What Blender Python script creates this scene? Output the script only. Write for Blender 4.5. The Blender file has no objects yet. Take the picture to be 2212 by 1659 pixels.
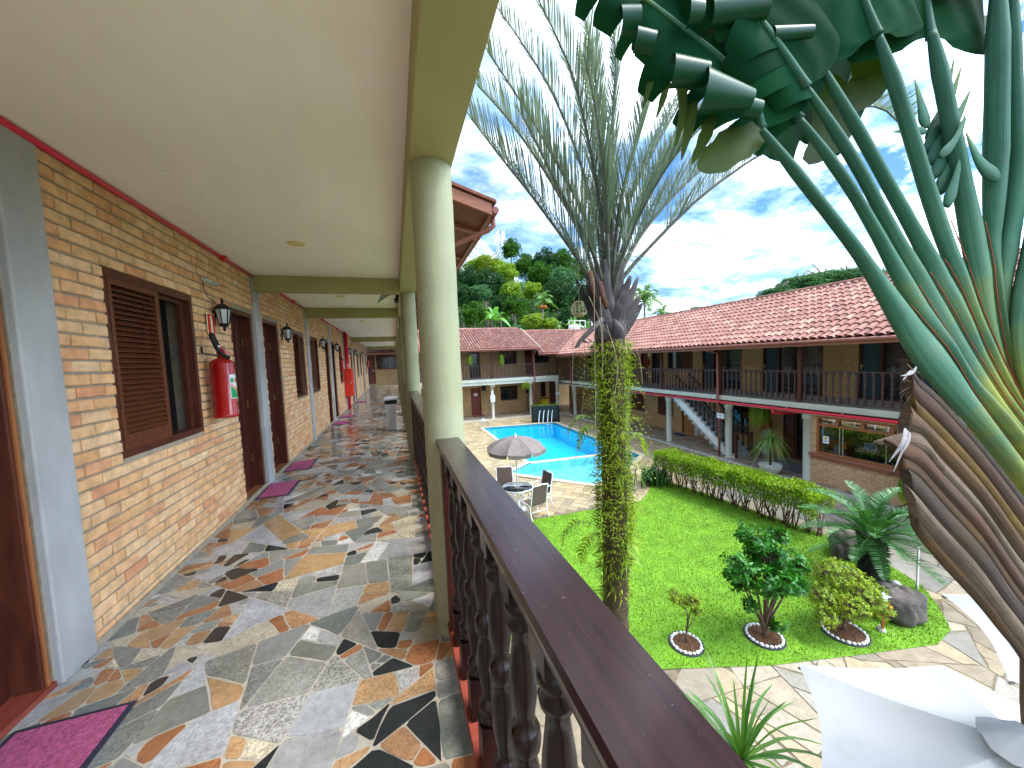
import bpy, math, random
from mathutils import Vector, Matrix, noise as mnoise
from mathutils.geometry import tessellate_polygon
random.seed(11)
R = math.radians
scene = bpy.context.scene
COL = scene.collection
# ---------------------------------------------------------------- camera calibration
CR = Vector((0.95105, -0.30614, -0.04186)); CD = Vector((-0.0600, -0.0510, -0.99690)); CF = Vector((0.30320, 0.95063, -0.06689))
FPX, CX, CY = 790.0, 1106.0, 829.5
_f = Vector((852 - CX, 787 - CY, FPX)).normalized()
_a, _b = math.sin(R(2.4)), math.cos(R(2.4))
_L = -(FPX * _f.z) / (_a * _f.x + _b * _f.y)
_dn = Vector((_a * _L, _b * _L, FPX)).normalized()
if _dn.y < 0: _dn = -_dn
_z = -_dn; _x = _f.cross(_z)
CR = Vector((_x.x, _f.x, _z.x)); CD = Vector((_x.y, _f.y, _z.y)); CF = Vector((_x.z, _f.z, _z.z))
def P(u, v, d):                       # survey point: pixel of the 2212 px wide photo at depth d
    return CR * ((u - CX) / FPX * d) + CD * ((v - CY) / FPX * d) + CF * d
def ray(u, v): return CR * (u - CX) + CD * (v - CY) + CF * FPX
def PZ(u, v, z): r = ray(u, v); return r * (z / r.z)
def PX(u, v, x): r = ray(u, v); return r * (x / r.x)
def PY(u, v, y): r = ray(u, v); return r * (y / r.y)
cam = bpy.data.cameras.new("camera"); camo = bpy.data.objects.new("camera", cam); COL.objects.link(camo)
camo.matrix_world = Matrix(((CR.x, -CD.x, -CF.x, 0), (CR.y, -CD.y, -CF.y, 0), (CR.z, -CD.z, -CF.z, 0), (0, 0, 0, 1)))
cam.sensor_width = 36; cam.lens = FPX / 2212 * 36; cam.clip_start = .03; cam.clip_end = 12000
scene.camera = camo
scene.render.resolution_x, scene.render.resolution_y = 1024, 768
vs = scene.view_settings
vs.view_transform = 'Standard'; vs.look = 'None'; vs.gamma = 1; vs.exposure = 1.85
# ---------------------------------------------------------------- object helpers
def tag(o, label=None, cat=None, group=None, kind=None):
    if label: o['label'] = label
    if cat: o['category'] = cat
    if group: o['group'] = group
    if kind: o['kind'] = kind
    return o
def thing(name, label, cat, loc=(0, 0, 0), rz=0, group=None):
    o = bpy.data.objects.new(name, None); COL.objects.link(o); o.location = loc; o.rotation_euler = (0, 0, rz); o.empty_display_size = .1
    return tag(o, label, cat, group)
def mesh_obj(name, me, parent=None, loc=None):
    o = bpy.data.objects.new(name, me); COL.objects.link(o)
    if parent: o.parent = parent
    if loc is not None: o.location = loc
    return o
def copy_tree(o, parent=None):
    c = o.copy(); COL.objects.link(c); c.parent = parent
    for ch in o.children: copy_tree(ch, c)
    return c
def base_of(o):
    v = Vector((0, 0, 0))
    while o: v += o.location; o = o.parent
    return v
def frame(d):
    d = d.normalized(); a = Vector((0, 0, 1)) if abs(d.z) < .9 else Vector((1, 0, 0))
    s = d.cross(a).normalized(); return d, s, s.cross(d).normalized()
class MB:
    def __init__(s): s.v = []; s.f = []; s.sm = []; s.uv = {}
    def face(s, pts, smooth=False):
        n = len(s.v); s.v += [tuple(p) for p in pts]; s.f.append(tuple(range(n, n + len(pts)))); s.sm.append(smooth); return s
    def grid(s, rows, closed=False, smooth=True, caps=False):
        n = len(s.v); m = len(rows[0])
        for r in rows: s.v += [tuple(p) for p in r]
        for i in range(len(rows) - 1):
            for j in range(m if closed else m - 1):
                k = (j + 1) % m
                s.f.append((n + i * m + j, n + i * m + k, n + (i + 1) * m + k, n + (i + 1) * m + j)); s.sm.append(smooth)
        if caps:
            s.f.append(tuple(n + j for j in range(m))[::-1]); s.sm.append(False)
            s.f.append(tuple(n + (len(rows) - 1) * m + j for j in range(m))); s.sm.append(False)
        return s
    def box(s, x0, x1, y0, y1, z0, z1):
        n = len(s.v)
        s.v += [(x0, y0, z0), (x1, y0, z0), (x1, y1, z0), (x0, y1, z0), (x0, y0, z1), (x1, y0, z1), (x1, y1, z1), (x0, y1, z1)]
        for q in ((3, 2, 1, 0), (4, 5, 6, 7), (0, 1, 5, 4), (1, 2, 6, 5), (2, 3, 7, 6), (3, 0, 4, 7)):
            s.f.append(tuple(n + i for i in q)); s.sm.append(False)
        return s
    def obox(s, c, ax, ay, az):
        c = Vector(c); n = len(s.v)
        for k in ((-1, -1, -1), (1, -1, -1), (1, 1, -1), (-1, 1, -1), (-1, -1, 1), (1, -1, 1), (1, 1, 1), (-1, 1, 1)):
            s.v.append(tuple(c + ax * k[0] + ay * k[1] + az * k[2]))
        for q in ((3, 2, 1, 0), (4, 5, 6, 7), (0, 1, 5, 4), (1, 2, 6, 5), (2, 3, 7, 6), (3, 0, 4, 7)):
            s.f.append(tuple(n + i for i in q)); s.sm.append(False)
        return s
    def bar(s, a, b, w, h=None):
        a, b = Vector(a), Vector(b); d, u, t = frame(b - a); h = h or w
        return s.obox((a + b) / 2, u * w / 2, t * h / 2, d * (b - a).length / 2)
    def tube(s, path, rad, n=8, caps=True, flat=1.0, up=None, smooth=True):
        path = [Vector(p) for p in path]; rows = []
        pu = None
        for i, p in enumerate(path):
            d = (path[min(i + 1, len(path) - 1)] - path[max(i - 1, 0)])
            if d.length < 1e-9: d = Vector((0, 0, 1))
            d.normalize()
            if up is not None: u = Vector(up); u = (u - d * u.dot(d)).normalized()
            elif pu is None: u = frame(d)[1]
            else: u = (pu - d * pu.dot(d)).normalized()
            pu = u; w = d.cross(u); r = rad[i] if isinstance(rad, (list, tuple)) else rad
            fl = flat[i] if isinstance(flat, (list, tuple)) else flat
            rows.append([p + u * (r * math.cos(2 * math.pi * k / n)) + w * (r * fl * math.sin(2 * math.pi * k / n)) for k in range(n)])
            for k in range(n): s.uv[len(s.v) + i * n + k] = (abs(2 * k / n - 1), i / (len(path) - 1))
        return s.grid(rows, True, smooth, caps)
    def lathe(s, prof, c=(0, 0, 0), n=14, caps=True, smooth=True):
        c = Vector(c)
        rows = [[c + Vector((r * math.cos(2 * math.pi * k / n), r * math.sin(2 * math.pi * k / n), z)) for k in range(n)] for r, z in prof]
        return s.grid(rows, True, smooth, caps)
    def prism(s, poly, z0, z1):
        b = [Vector((p[0], p[1], z0)) for p in poly]; t = [Vector((p[0], p[1], z1)) for p in poly]; n = len(poly)
        for i in range(n): s.face((b[i], b[(i + 1) % n], t[(i + 1) % n], t[i]))
        for tr in tessellate_polygon([t]): s.face([t[i] for i in tr])
        return s
    def extrude(s, poly, vec):
        b = [Vector(p) for p in poly]; t = [p + Vector(vec) for p in b]; n = len(b)
        s.face(b[::-1]); s.face(t)
        for i in range(n): s.face((b[i], b[(i + 1) % n], t[(i + 1) % n], t[i]))
        return s
    def leaf(s, p, d, nrm, L, w, fold=.25, droop=.2):
        d = d.normalized(); sd = d.cross(nrm); sd = sd.normalized() if sd.length > 1e-6 else frame(d)[1]; up = sd.cross(d)
        a = p; m = p + d * L * .45 + up * (L * .05); e = p + d * L - up * (L * droop)
        n = len(s.v); s.v += [tuple(a), tuple(m + sd * w / 2 + up * w * fold), tuple(e), tuple(m - sd * w / 2 + up * w * fold), tuple(m)]
        s.f += [(n, n + 1, n + 4), (n + 1, n + 2, n + 4), (n, n + 4, n + 3), (n + 4, n + 2, n + 3)]; s.sm += [True] * 4
        return s
    def quadleaf(s, p, d, sd, L, w):
        n = len(s.v); s.v += [tuple(p), tuple(p + d * L * .5 + sd * w), tuple(p + d * L), tuple(p + d * L * .5 - sd * w)]
        s.f.append((n, n + 1, n + 2, n + 3)); s.sm.append(False); return s
    def blade(s, path, widths, nrm):
        rows = []
        path = [Vector(p) for p in path]
        for i, p in enumerate(path):
            d = path[min(i + 1, len(path) - 1)] - path[max(i - 1, 0)]
            sd = d.cross(nrm); sd = sd.normalized() if sd.length > 1e-7 else Vector((1, 0, 0))
            rows.append([p - sd * widths[i] / 2, p + sd * widths[i] / 2])
        return s.grid(rows, False, True)
    def mesh(s, name, mat, off=None):
        me = bpy.data.meshes.new(name); vv = s.v
        if off is not None: vv = [(x - off.x, y - off.y, z - off.z) for x, y, z in vv]
        me.from_pydata(vv, [], s.f); me.update()
        me.polygons.foreach_set('use_smooth', s.sm)
        if mat: me.materials.append(mat)
        if s.uv:
            at = me.attributes.new('tuv', 'FLOAT2', 'POINT')
            for i, q in s.uv.items(): at.data[i].vector = q
        return me
    def build(s, name, mat, parent=None, world=False, bevel=0):
        off = base_of(parent) if (parent and world) else None
        o = mesh_obj(name, s.mesh(name, mat, off), parent)
        if bevel:
            b = o.modifiers.new('bevel', 'BEVEL'); b.width = bevel; b.segments = 2; b.limit_method = 'ANGLE'; b.angle_limit = R(40)
        return o
def rv(s=1.0): return Vector((random.gauss(0, s), random.gauss(0, s), random.gauss(0, s)))
def text(name, body, mat, parent, loc, xdir, zdir, size, ext=.001, align='CENTER', shear=0):
    c = bpy.data.curves.new(name, 'FONT'); c.body = body; c.size = size; c.extrude = ext; c.align_x = align; c.align_y = 'CENTER'; c.shear = shear
    c.materials.append(mat); o = bpy.data.objects.new(name, c); COL.objects.link(o)
    x = Vector(xdir).normalized(); y = Vector(zdir).normalized(); n = x.cross(y)
    me = bpy.data.meshes.new_from_object(o); bpy.data.objects.remove(o); bpy.data.curves.remove(c)
    me.transform(Matrix(((x.x, y.x, n.x, loc[0]), (x.y, y.y, n.y, loc[1]), (x.z, y.z, n.z, loc[2]), (0, 0, 0, 1))))
    return mesh_obj(name, me, parent)
def split_poly(poly, p, n):
    A, B = [], []
    for i in range(len(poly)):
        a, b = poly[i], poly[(i + 1) % len(poly)]; da, db = (a - p).dot(n), (b - p).dot(n)
        if da >= 0: A.append(a)
        if da <= 0: B.append(a)
        if da * db < 0: q = a.lerp(b, da / (da - db)); A.append(q); B.append(q)
    return A, B
def parea(p): return abs(sum(p[i].x * p[(i + 1) % len(p)].y - p[(i + 1) % len(p)].x * p[i].y for i in range(len(p)))) / 2
def crazy_paving(mb, region, sizes, grout, z, h, rnd, keep=None, wob=.006, small=None):
    big_ = mb
    stack = [[Vector(q) for q in region]]
    while stack:
        p = stack.pop(); ar = parea(p); c = sum(p, Vector((0, 0))) / len(p); target = rnd.choice(sizes) * (1.0 + .6 * math.sin(c.x * 2.3 + c.y * 1.7) * math.sin(c.y * 1.1 + 1))
        if ar > target:
            best = max(((p[(i + 1) % len(p)] - p[i]) for i in range(len(p))), key=lambda e: e.length)
            xs = [q.x for q in p]; ys = [q.y for q in p]; d = Vector((1, 0)) if (max(xs) - min(xs)) > (max(ys) - min(ys)) else Vector((0, 1))
            if rnd.random() < .6 and best.length > .05: d = best.normalized()
            a = rnd.gauss(0, .38); d = Vector((d.x * math.cos(a) - d.y * math.sin(a), d.x * math.sin(a) + d.y * math.cos(a)))
            v = rnd.choice(p); m = c.lerp(v, rnd.uniform(0, .35)); A, B = split_poly(p, m, d)
            if len(A) > 2 and len(B) > 2 and min(parea(A), parea(B)) > ar * .1: stack += [A, B]; continue
            elif ar > target * 3: stack.append(p); continue
        if keep and not keep(c): continue
        q = shrink(p, grout / 2)
        if not q: continue
        mb = small if small and ar < .026 else big_
        q2 = []                                   # chipped, slightly uneven outline
        for i in range(len(q)):
            a, b = q[i], q[(i + 1) % len(q)]; L = (b - a).length; e = (b - a); cut = min(.25, .018 / max(L, .001)) * rnd.uniform(.3, 1.2); q2.append(a.lerp(b, cut))
            if L > .16: n_ = Vector((-e.y, e.x)).normalized(); q2.append(a.lerp(b, rnd.uniform(.4, .6)) + n_ * rnd.uniform(-wob, wob))
            q2.append(a.lerp(b, 1 - cut))
        t_ = h + rnd.uniform(-.0006, .0006); n = len(mb.v); k = len(q2)
        if sum(q2[i].x * q2[(i + 1) % k].y - q2[(i + 1) % k].x * q2[i].y for i in range(k)) < 0: q2 = q2[::-1]
        mb.v += [(a.x, a.y, z) for a in q2] + [(a.x, a.y, z + t_) for a in q2]; mb.f.append(tuple(n + k + i for i in range(k))); mb.sm.append(False)
        for i in range(k): mb.f.append((n + i, n + (i + 1) % k, n + k + (i + 1) % k, n + k + i)); mb.sm.append(False)
def shrink(p, d):
    n = len(p); s = 1 if sum(p[i].x * p[(i + 1) % n].y - p[(i + 1) % n].x * p[i].y for i in range(n)) > 0 else -1; q = list(p)
    for i in range(n):
        e = p[(i + 1) % n] - p[i]
        if e.length < 1e-6: continue
        nr = Vector((-e.y, e.x)).normalized() * s; A, _ = split_poly(q, p[i] + nr * d, nr); q = A
        if len(q) < 3: return None
    return q if parea(q) > .0012 else None
def lerp(a, b, t): return a + (b - a) * t
def poly_at(pts, t):                 # point on polyline with t in 0..1 by index, Catmull smoothing
    n = len(pts) - 1; x = min(max(t, 0), 1) * n; i = min(int(x), n - 1); f = x - i
    p0, p1, p2, p3 = pts[max(i - 1, 0)], pts[i], pts[i + 1], pts[min(i + 2, n)]
    return .5 * ((2 * p1) + (p2 - p0) * f + (2 * p0 - 5 * p1 + 4 * p2 - p3) * f * f + (3 * p1 - p0 - 3 * p2 + p3) * f ** 3)
def smooth_path(pts, n): return [poly_at(pts, i / n) for i in range(n + 1)]
# ---------------------------------------------------------------- materials
class NT:
    def __init__(s, name):
        s.m = bpy.data.materials.new(name); s.m.use_nodes = True; s.t = s.m.node_tree; s.b = s.t.nodes['Principled BSDF']; s.out = s.t.nodes['Material Output']
    def n(s, typ, **kw):
        x = s.t.nodes.new(typ)
        for k, v in kw.items(): setattr(x, k, v)
        return x
    def l(s, a, b): s.t.links.new(a, b)
    def val(s, sock, v):
        if hasattr(v, 'links'): s.l(v, sock)
        elif v is not None: sock.default_value = v
    def math(s, op, a, b=0.0, clamp=False):
        x = s.n('ShaderNodeMath', operation=op, use_clamp=clamp); s.val(x.inputs[0], a); s.val(x.inputs[1], b); return x.outputs[0]
    def mix(s, fac, a, b, blend='MIX'):
        x = s.n('ShaderNodeMix', data_type='RGBA', blend_type=blend); s.val(x.inputs[0], fac); s.val(x.inputs[6], a); s.val(x.inputs[7], b); return x.outputs[2]
    def coord(s, kind='Object', scale=(1, 1, 1), rot=(0, 0, 0), src=None):
        mp = s.n('ShaderNodeMapping'); mp.inputs['Scale'].default_value = scale; mp.inputs['Rotation'].default_value = rot
        if src is None:
            tc = s.n('ShaderNodeTexCoord'); src = tc.outputs[kind]
        s.l(src, mp.inputs['Vector']); return mp.outputs[0]
    def noise(s, vec, scale, detail=4, rough=.55, dist=0):
        x = s.n('ShaderNodeTexNoise'); s.l(vec, x.inputs['Vector']); x.inputs['Scale'].default_value = scale; x.inputs['Detail'].default_value = detail
        x.inputs['Roughness'].default_value = rough; x.inputs['Distortion'].default_value = dist; return x
    def ramp(s, fac, stops, interp='LINEAR'):
        x = s.n('ShaderNodeValToRGB'); x.color_ramp.interpolation = interp; e = x.color_ramp.elements
        while len(e) < len(stops): e.new(.5)
        for i, (p, c) in enumerate(stops): e[i].position = p; e[i].color = c4(c)
        s.l(fac, x.inputs[0]); return x.outputs[0]
    def bump(s, h, strength=.3, dist=.01):
        x = s.n('ShaderNodeBump'); x.inputs['Strength'].default_value = strength; x.inputs['Distance'].default_value = dist; s.l(h, x.inputs['Height']); s.l(x.outputs[0], s.b.inputs['Normal']); return x
    def island(s): return s.n('ShaderNodeNewGeometry').outputs['Random Per Island']
    def base(s, c): s.val(s.b.inputs['Base Color'], c4(c) if isinstance(c, tuple) else c)
    def set(s, **kw):
        for k, v in kw.items(): s.val(s.b.inputs[k.replace('_', ' ')], v)
        return s
def c4(c): return (c[0], c[1], c[2], 1) if len(c) == 3 else c
def plain(name, c, rough=.5, var=.12, nscale=6, bump=0, bscale=40, metal=0, coat=0, stretch=(1, 1, 1), spec=.32, c2=None, island=0):
    t = NT(name); co = t.coord('Object', stretch); nz = t.noise(co, nscale, 5)
    d = c2 or tuple(x * (1 - var * 2) for x in c); u = c if c2 else tuple(min(1, x * (1 + var)) for x in c)
    f = t.ramp(nz.outputs[0], [(.3, d), (.7, u)])
    if island: f = t.mix(t.math('MULTIPLY', t.island(), island), f, c4(tuple(x * .35 for x in c)))
    t.base(f)
    rr = t.noise(co, nscale * 2.3, 3)
    x = t.n('ShaderNodeMapRange'); t.l(rr.outputs[0], x.inputs[0]); x.inputs[3].default_value = max(0.02, rough - .1); x.inputs[4].default_value = min(1, rough + .12); t.l(x.outputs[0], t.b.inputs['Roughness'])
    t.set(Metallic=metal, Coat_Weight=coat, Specular_IOR_Level=spec)
    if bump: t.bump(t.noise(co, bscale, 4).outputs[0], bump, .01)
    return t.m
def stone(name, scale, palette, grout, rough=.18, speck=.5, sub=.55, stretch=(1, 1.5, 1), rot=.5, gw=.012, bump=.15, k2=2.7):
    t = NT(name); co = t.coord('Object', stretch, (0, 0, rot))
    wob = t.noise(co, scale * 1.3, 2); w = t.n('ShaderNodeVectorMath', operation='MULTIPLY_ADD'); t.l(wob.outputs[1], w.inputs[0]); w.inputs[1].default_value = (.06 / scale * 2,) * 3; t.l(co, w.inputs[2]); v = w.outputs[0]
    def vor(sc, feat):
        x = t.n('ShaderNodeTexVoronoi', feature=feat); t.l(v, x.inputs['Vector']); x.inputs['Scale'].default_value = sc; x.inputs['Randomness'].default_value = 1.0; return x
    a, ae, b, be = vor(scale, 'F1'), vor(scale, 'DISTANCE_TO_EDGE'), vor(scale * k2, 'F1'), vor(scale * k2, 'DISTANCE_TO_EDGE')
    sa, sb = t.n('ShaderNodeSeparateColor'), t.n('ShaderNodeSeparateColor'); t.l(a.outputs['Color'], sa.inputs[0]); t.l(b.outputs['Color'], sb.inputs[0])
    sel = t.math('GREATER_THAN', sa.outputs[1], sub)
    rnd = t.n('ShaderNodeMix', data_type='FLOAT'); t.l(sel, rnd.inputs[0]); t.l(sa.outputs[0], rnd.inputs[2]); t.l(sb.outputs[0], rnd.inputs[3])
    ea = t.math('DIVIDE', ae.outputs['Distance'], scale); eb = t.math('DIVIDE', be.outputs['Distance'], scale * k2)
    eb = t.math('ADD', eb, t.math('MULTIPLY', t.math('SUBTRACT', 1, sel), 9)); e = t.math('MINIMUM', ea, eb)
    mask = t.n('ShaderNodeMapRange'); t.l(e, mask.inputs[0]); mask.inputs[1].default_value = gw * .6; mask.inputs[2].default_value = gw
    cs = t.ramp(rnd.outputs[0], palette, 'CONSTANT')
    co2 = t.coord('Object'); sp = t.noise(co2, 95, 3, .7); sp2 = t.noise(co2, 14, 4)
    dark = t.mix(speck, cs, (.02, .02, .025, 1)); spf = t.ramp(sp.outputs[0], [(.44, (0, 0, 0)), (.54, (1, 1, 1))])
    cs = t.mix(spf, dark, cs); lt = t.mix(.35, cs, (1, 1, 1, 1), 'SOFT_LIGHT'); cs = t.mix(sp2.outputs[0], cs, lt)
    t.base(t.mix(mask.outputs[0], c4(grout), cs))
    rr = t.n('ShaderNodeMapRange'); t.l(sp2.outputs[0], rr.inputs[0]); rr.inputs[3].default_value = rough * .5; rr.inputs[4].default_value = rough * 1.5
    g = t.n('ShaderNodeMix', data_type='FLOAT'); t.l(mask.outputs[0], g.inputs[0]); g.inputs[2].default_value = .7; t.l(rr.outputs[0], g.inputs[3]); t.l(g.outputs[0], t.b.inputs['Roughness'])
    t.bump(t.math('ADD', mask.outputs[0], t.math('MULTIPLY', sp2.outputs[0], .4)), bump, .006)
    return t.m
def brickmat(name, c1, c2, mort, w=.215, h=.072, m=.008, bump=.5, vertical=True, rot=0, off=.5, rough=.8, var=.25):
    t = NT(name); tc = t.n('ShaderNodeTexCoord'); sx = t.n('ShaderNodeSeparateXYZ'); t.l(tc.outputs['Object'], sx.inputs[0])
    if vertical:
        cx = t.n('ShaderNodeCombineXYZ'); t.l(t.math('ADD', sx.outputs[0], sx.outputs[1]), cx.inputs[0]); t.l(sx.outputs[2], cx.inputs[1]); src = cx.outputs[0]
    else: src = tc.outputs['Object']
    co = t.coord('Object', (1, 1, 1), (0, 0, rot), src); wob = t.noise(co, 5, 2); wv = t.n('ShaderNodeVectorMath', operation='MULTIPLY_ADD'); t.l(wob.outputs[1], wv.inputs[0]); wv.inputs[1].default_value = (.012,) * 3; t.l(co, wv.inputs[2])
    b = t.n('ShaderNodeTexBrick'); b.offset = off; t.l(wv.outputs[0], b.inputs['Vector']); b.inputs['Scale'].default_value = 1; b.inputs['Brick Width'].default_value = w; b.inputs['Row Height'].default_value = h
    b.inputs['Mortar Size'].default_value = m; b.inputs['Mortar Smooth'].default_value = .25; b.inputs['Color1'].default_value = c4(c1); b.inputs['Color2'].default_value = c4(c2); b.inputs['Mortar'].default_value = c4(mort); b.inputs['Bias'].default_value = 0
    nz = t.noise(co, 9, 5); nf = t.ramp(nz.outputs[0], [(.3, (1 - var,) * 3), (.7, (1 + var * .3,) * 3)])
    big = t.noise(co, .7, 4); nf2 = t.ramp(big.outputs[0], [(.35, (.82, .82, .8)), (.65, (1, 1, 1))])
    t.base(t.mix(1, t.mix(1, b.outputs['Color'], nf, 'MULTIPLY'), nf2, 'MULTIPLY')); t.set(Roughness=rough)
    inv = t.math('SUBTRACT', 1, b.outputs['Fac']); t.bump(t.math('ADD', inv, t.math('MULTIPLY', nz.outputs[0], .3)), bump, .012)
    return t.m
def leafmat(name, cols, rough=.4, trans=.25, spec=.4, nscale=3):
    t = NT(name); f = t.ramp(t.island(), [(i / max(1, len(cols) - 1), c) for i, c in enumerate(cols)])
    nz = t.noise(t.coord('Object'), nscale, 3); f = t.mix(1, f, t.ramp(nz.outputs[0], [(.35, (.7, .75, .6)), (.65, (1.15, 1.12, 1.0))]), 'MULTIPLY')
    t.base(f); t.set(Roughness=rough, Specular_IOR_Level=spec)
    tr = t.n('ShaderNodeBsdfTranslucent'); t.l(t.mix(1, f, (1.5, 1.5, .6, 1), 'MULTIPLY'), tr.inputs[0]); mx = t.n('ShaderNodeMixShader'); mx.inputs[0].default_value = trans
    t.l(t.b.outputs[0], mx.inputs[1]); t.l(tr.outputs[0], mx.inputs[2]); t.l(mx.outputs[0], t.out.inputs[0]); return t.m
def islandmat(name, cols, rough=.7, bump=.3, bscale=60, nvar=(.75, 1.1), spec=.4, nscale=12):
    t = NT(name); f = t.ramp(t.island(), [(i / max(1, len(cols) - 1), c) for i, c in enumerate(cols)]); co = t.coord('Object'); nz = t.noise(co, nscale, 5)
    f = t.mix(1, f, t.ramp(nz.outputs[0], [(.3, (nvar[0],) * 3), (.7, (nvar[1],) * 3)]), 'MULTIPLY'); t.base(f); t.set(Roughness=rough, Specular_IOR_Level=spec)
    if bump: t.bump(t.noise(co, bscale, 4).outputs[0], bump, .006)
    return t.m
def woodmat(name, c1, c2, rough=.35, coat=0, grain=(30, 30, 2), axis=None, bump=.08):
    t = NT(name); co = t.coord('Object', grain); nz = t.noise(co, 1.0, 6, .65, .6); t.base(t.ramp(nz.outputs[0], [(.3, c1), (.7, c2)])); t.set(Roughness=rough, Coat_Weight=coat, Coat_Roughness=.12, Specular_IOR_Level=.22); t.bump(nz.outputs[0], bump, .004); return t.m
def glassmat(name, tint=(.9, .95, .95), refl=.12, rough=.02):
    t = NT(name); t.t.nodes.remove(t.b); tr = t.n('ShaderNodeBsdfTransparent'); tr.inputs[0].default_value = c4(tint); gl = t.n('ShaderNodeBsdfGlossy'); gl.inputs['Roughness'].default_value = rough
    fr = t.n('ShaderNodeFresnel'); fr.inputs[0].default_value = 1.5; mx = t.n('ShaderNodeMixShader'); t.l(t.math('ADD', fr.outputs[0], refl, True), mx.inputs[0]); t.l(tr.outputs[0], mx.inputs[1]); t.l(gl.outputs[0], mx.inputs[2]); t.l(mx.outputs[0], t.out.inputs[0]); return t.m
M = {}
def ceilmat():
    t = NT('ceiling_paint'); co = t.coord('Object'); a = t.noise(co, .7, 6, .6); b = t.noise(t.coord('Object', (9, 1.2, 1)), 1, 4); s_ = t.noise(co, 7, 2, .4)
    c = t.ramp(a.outputs[0], [(.3, (.86, .795, .685)), (.55, (.91, .85, .745)), (.7, (.93, .87, .77))]); c = t.mix(1, c, t.ramp(b.outputs[0], [(.3, (.97, .97, .965)), (.7, (1.02, 1.02, 1.02))]), 'MULTIPLY')
    c = t.mix(t.ramp(s_.outputs[0], [(.755, (0, 0, 0)), (.775, (.4, .4, .4))]), c, (.42, .37, .30, 1)); t.base(c); t.set(Roughness=.8, Specular_IOR_Level=.2); t.bump(t.noise(co, 120, 3).outputs[0], .05, .01); return t.m
M['ceiling'] = ceilmat()
def sagemat():
    t = NT('sage_paint'); co = t.coord('Object'); a = t.noise(t.coord('Object', (6, 6, .8)), 1, 6, .65); b = t.noise(co, 2.2, 6, .6); c = t.ramp(b.outputs[0], [(.3, (.27, .27, .155)), (.55, (.325, .325, .195)), (.72, (.35, .35, .22))]); c = t.mix(1, c, t.ramp(a.outputs[0], [(.3, (.86, .86, .84)), (.6, (1.02, 1.02, 1.02))]), 'MULTIPLY')
    sx_ = t.n('ShaderNodeSeparateXYZ'); t.l(co, sx_.inputs[0]); base = t.n('ShaderNodeMapRange'); t.l(sx_.outputs[2], base.inputs[0]); base.inputs[1].default_value = .35; base.inputs[2].default_value = 0.0; dirt = t.math('MULTIPLY', base.outputs[0], t.ramp(t.noise(co, 9, 6, .7).outputs[0], [(.4, (0, 0, 0)), (.65, (.7, .7, .7))])); c = t.mix(dirt, c, (.13, .11, .075, 1)); t.base(c); t.set(Roughness=.55, Specular_IOR_Level=.3)
    w = t.n('ShaderNodeTexWave', wave_type='BANDS', bands_direction='Z'); t.l(co, w.inputs['Vector']); w.inputs['Scale'].default_value = 26; w.inputs['Distortion'].default_value = 5; w.inputs['Detail'].default_value = 3; t.bump(t.math('ADD', t.math('MULTIPLY', w.outputs['Fac'], .4), t.noise(co, 60, 4).outputs[0]), .14, .006); return t.m
M['sage'] = sagemat()
M['olive'] = plain('beam_paint', (.36, .33, .14), .6, .06, 2, .1, 60)
M['cream'] = plain('cream_paint', (.52, .52, .43), .6, .06, 1.5, .08, 50)
M['concrete'] = plain('bare_concrete', (.42, .42, .41), .7, .12, 3.5, .2, 60, stretch=(1, 1, .5))
M['mortar'] = plain('mortar', (.36, .30, .215), .9, .12, 20, .5, 90)  # darkened so the colour carries the shade of the recessed joints
M['brick'] = islandmat('hand_bricks', [(.76, .44, .20), (.82, .52, .27), (.74, .39, .165), (.84, .56, .32), (.79, .47, .23), (.70, .31, .15)], .85, .45, 55, (.72, 1.12))
M['brickwall'] = brickmat('brick_wall', (.66, .41, .19), (.54, .31, .13), (.32, .22, .12))
M['brickpale'] = brickmat('pale_brick', (.74, .46, .26), (.66, .38, .20), (.36, .22, .12))
M['darkwood'] = woodmat('dark_turned_wood', (.005, .003, .003), (.014, .006, .005), .28, .12, (40, 40, 4))
M['railwood'] = woodmat('varnished_rail', (.014, .0055, .006), (.036, .013, .012), .25, .4, (2.5, 60, 60), bump=.16)
def railmat():
    t = NT('varnished_handrail'); co = t.coord('Object', (2.5, 60, 60)); g = t.noise(co, 1, 6, .65, .6); c = t.ramp(g.outputs[0], [(.3, (.014, .0055, .006)), (.7, (.036, .013, .012))])
    w = t.noise(t.coord('Object', (3, 9, 9)), 1.6, 7, .72, .4); wear = t.ramp(w.outputs[0], [(.635, (0, 0, 0)), (.69, (.8, .8, .8))]); c = t.mix(wear, c, (.16, .05, .028, 1)); sp_ = t.ramp(t.noise(t.coord('Object'), 120, 2, .5).outputs[0], [(.73, (0, 0, 0)), (.76, (.5, .5, .5))]); c = t.mix(sp_, c, (.30, .26, .24, 1)); t.base(c)
    o = t.noise(t.coord('Object', (2, 8, 8)), 3, 5, .6); r = t.n('ShaderNodeMapRange'); t.l(o.outputs[0], r.inputs[0]); r.inputs[3].default_value = .16; r.inputs[4].default_value = .42; t.l(r.outputs[0], t.b.inputs['Roughness']); t.set(Coat_Weight=.35, Coat_Roughness=.14, Specular_IOR_Level=.3)
    t.bump(t.math('ADD', g.outputs[0], t.math('MULTIPLY', t.noise(t.coord('Object'), 260, 3).outputs[0], .35)), .16, .003); return t.m
M['railwood'] = railmat()
M['yellowed'] = plain('yellowed_plastic', (.72, .58, .24), .5, .06, 10)
M['redwood'] = woodmat('red_board', (.20, .035, .02), (.30, .07, .045), .4, .1, (30, 3, 30))
M['shutter'] = woodmat('shutter_wood', (.075, .022, .010), (.17, .055, .022), .35, .2, (3, 40, 40))
M['frame'] = woodmat('frame_wood', (.06, .016, .010), (.12, .035, .018), .35, .2, (20, 20, 3))
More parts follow.
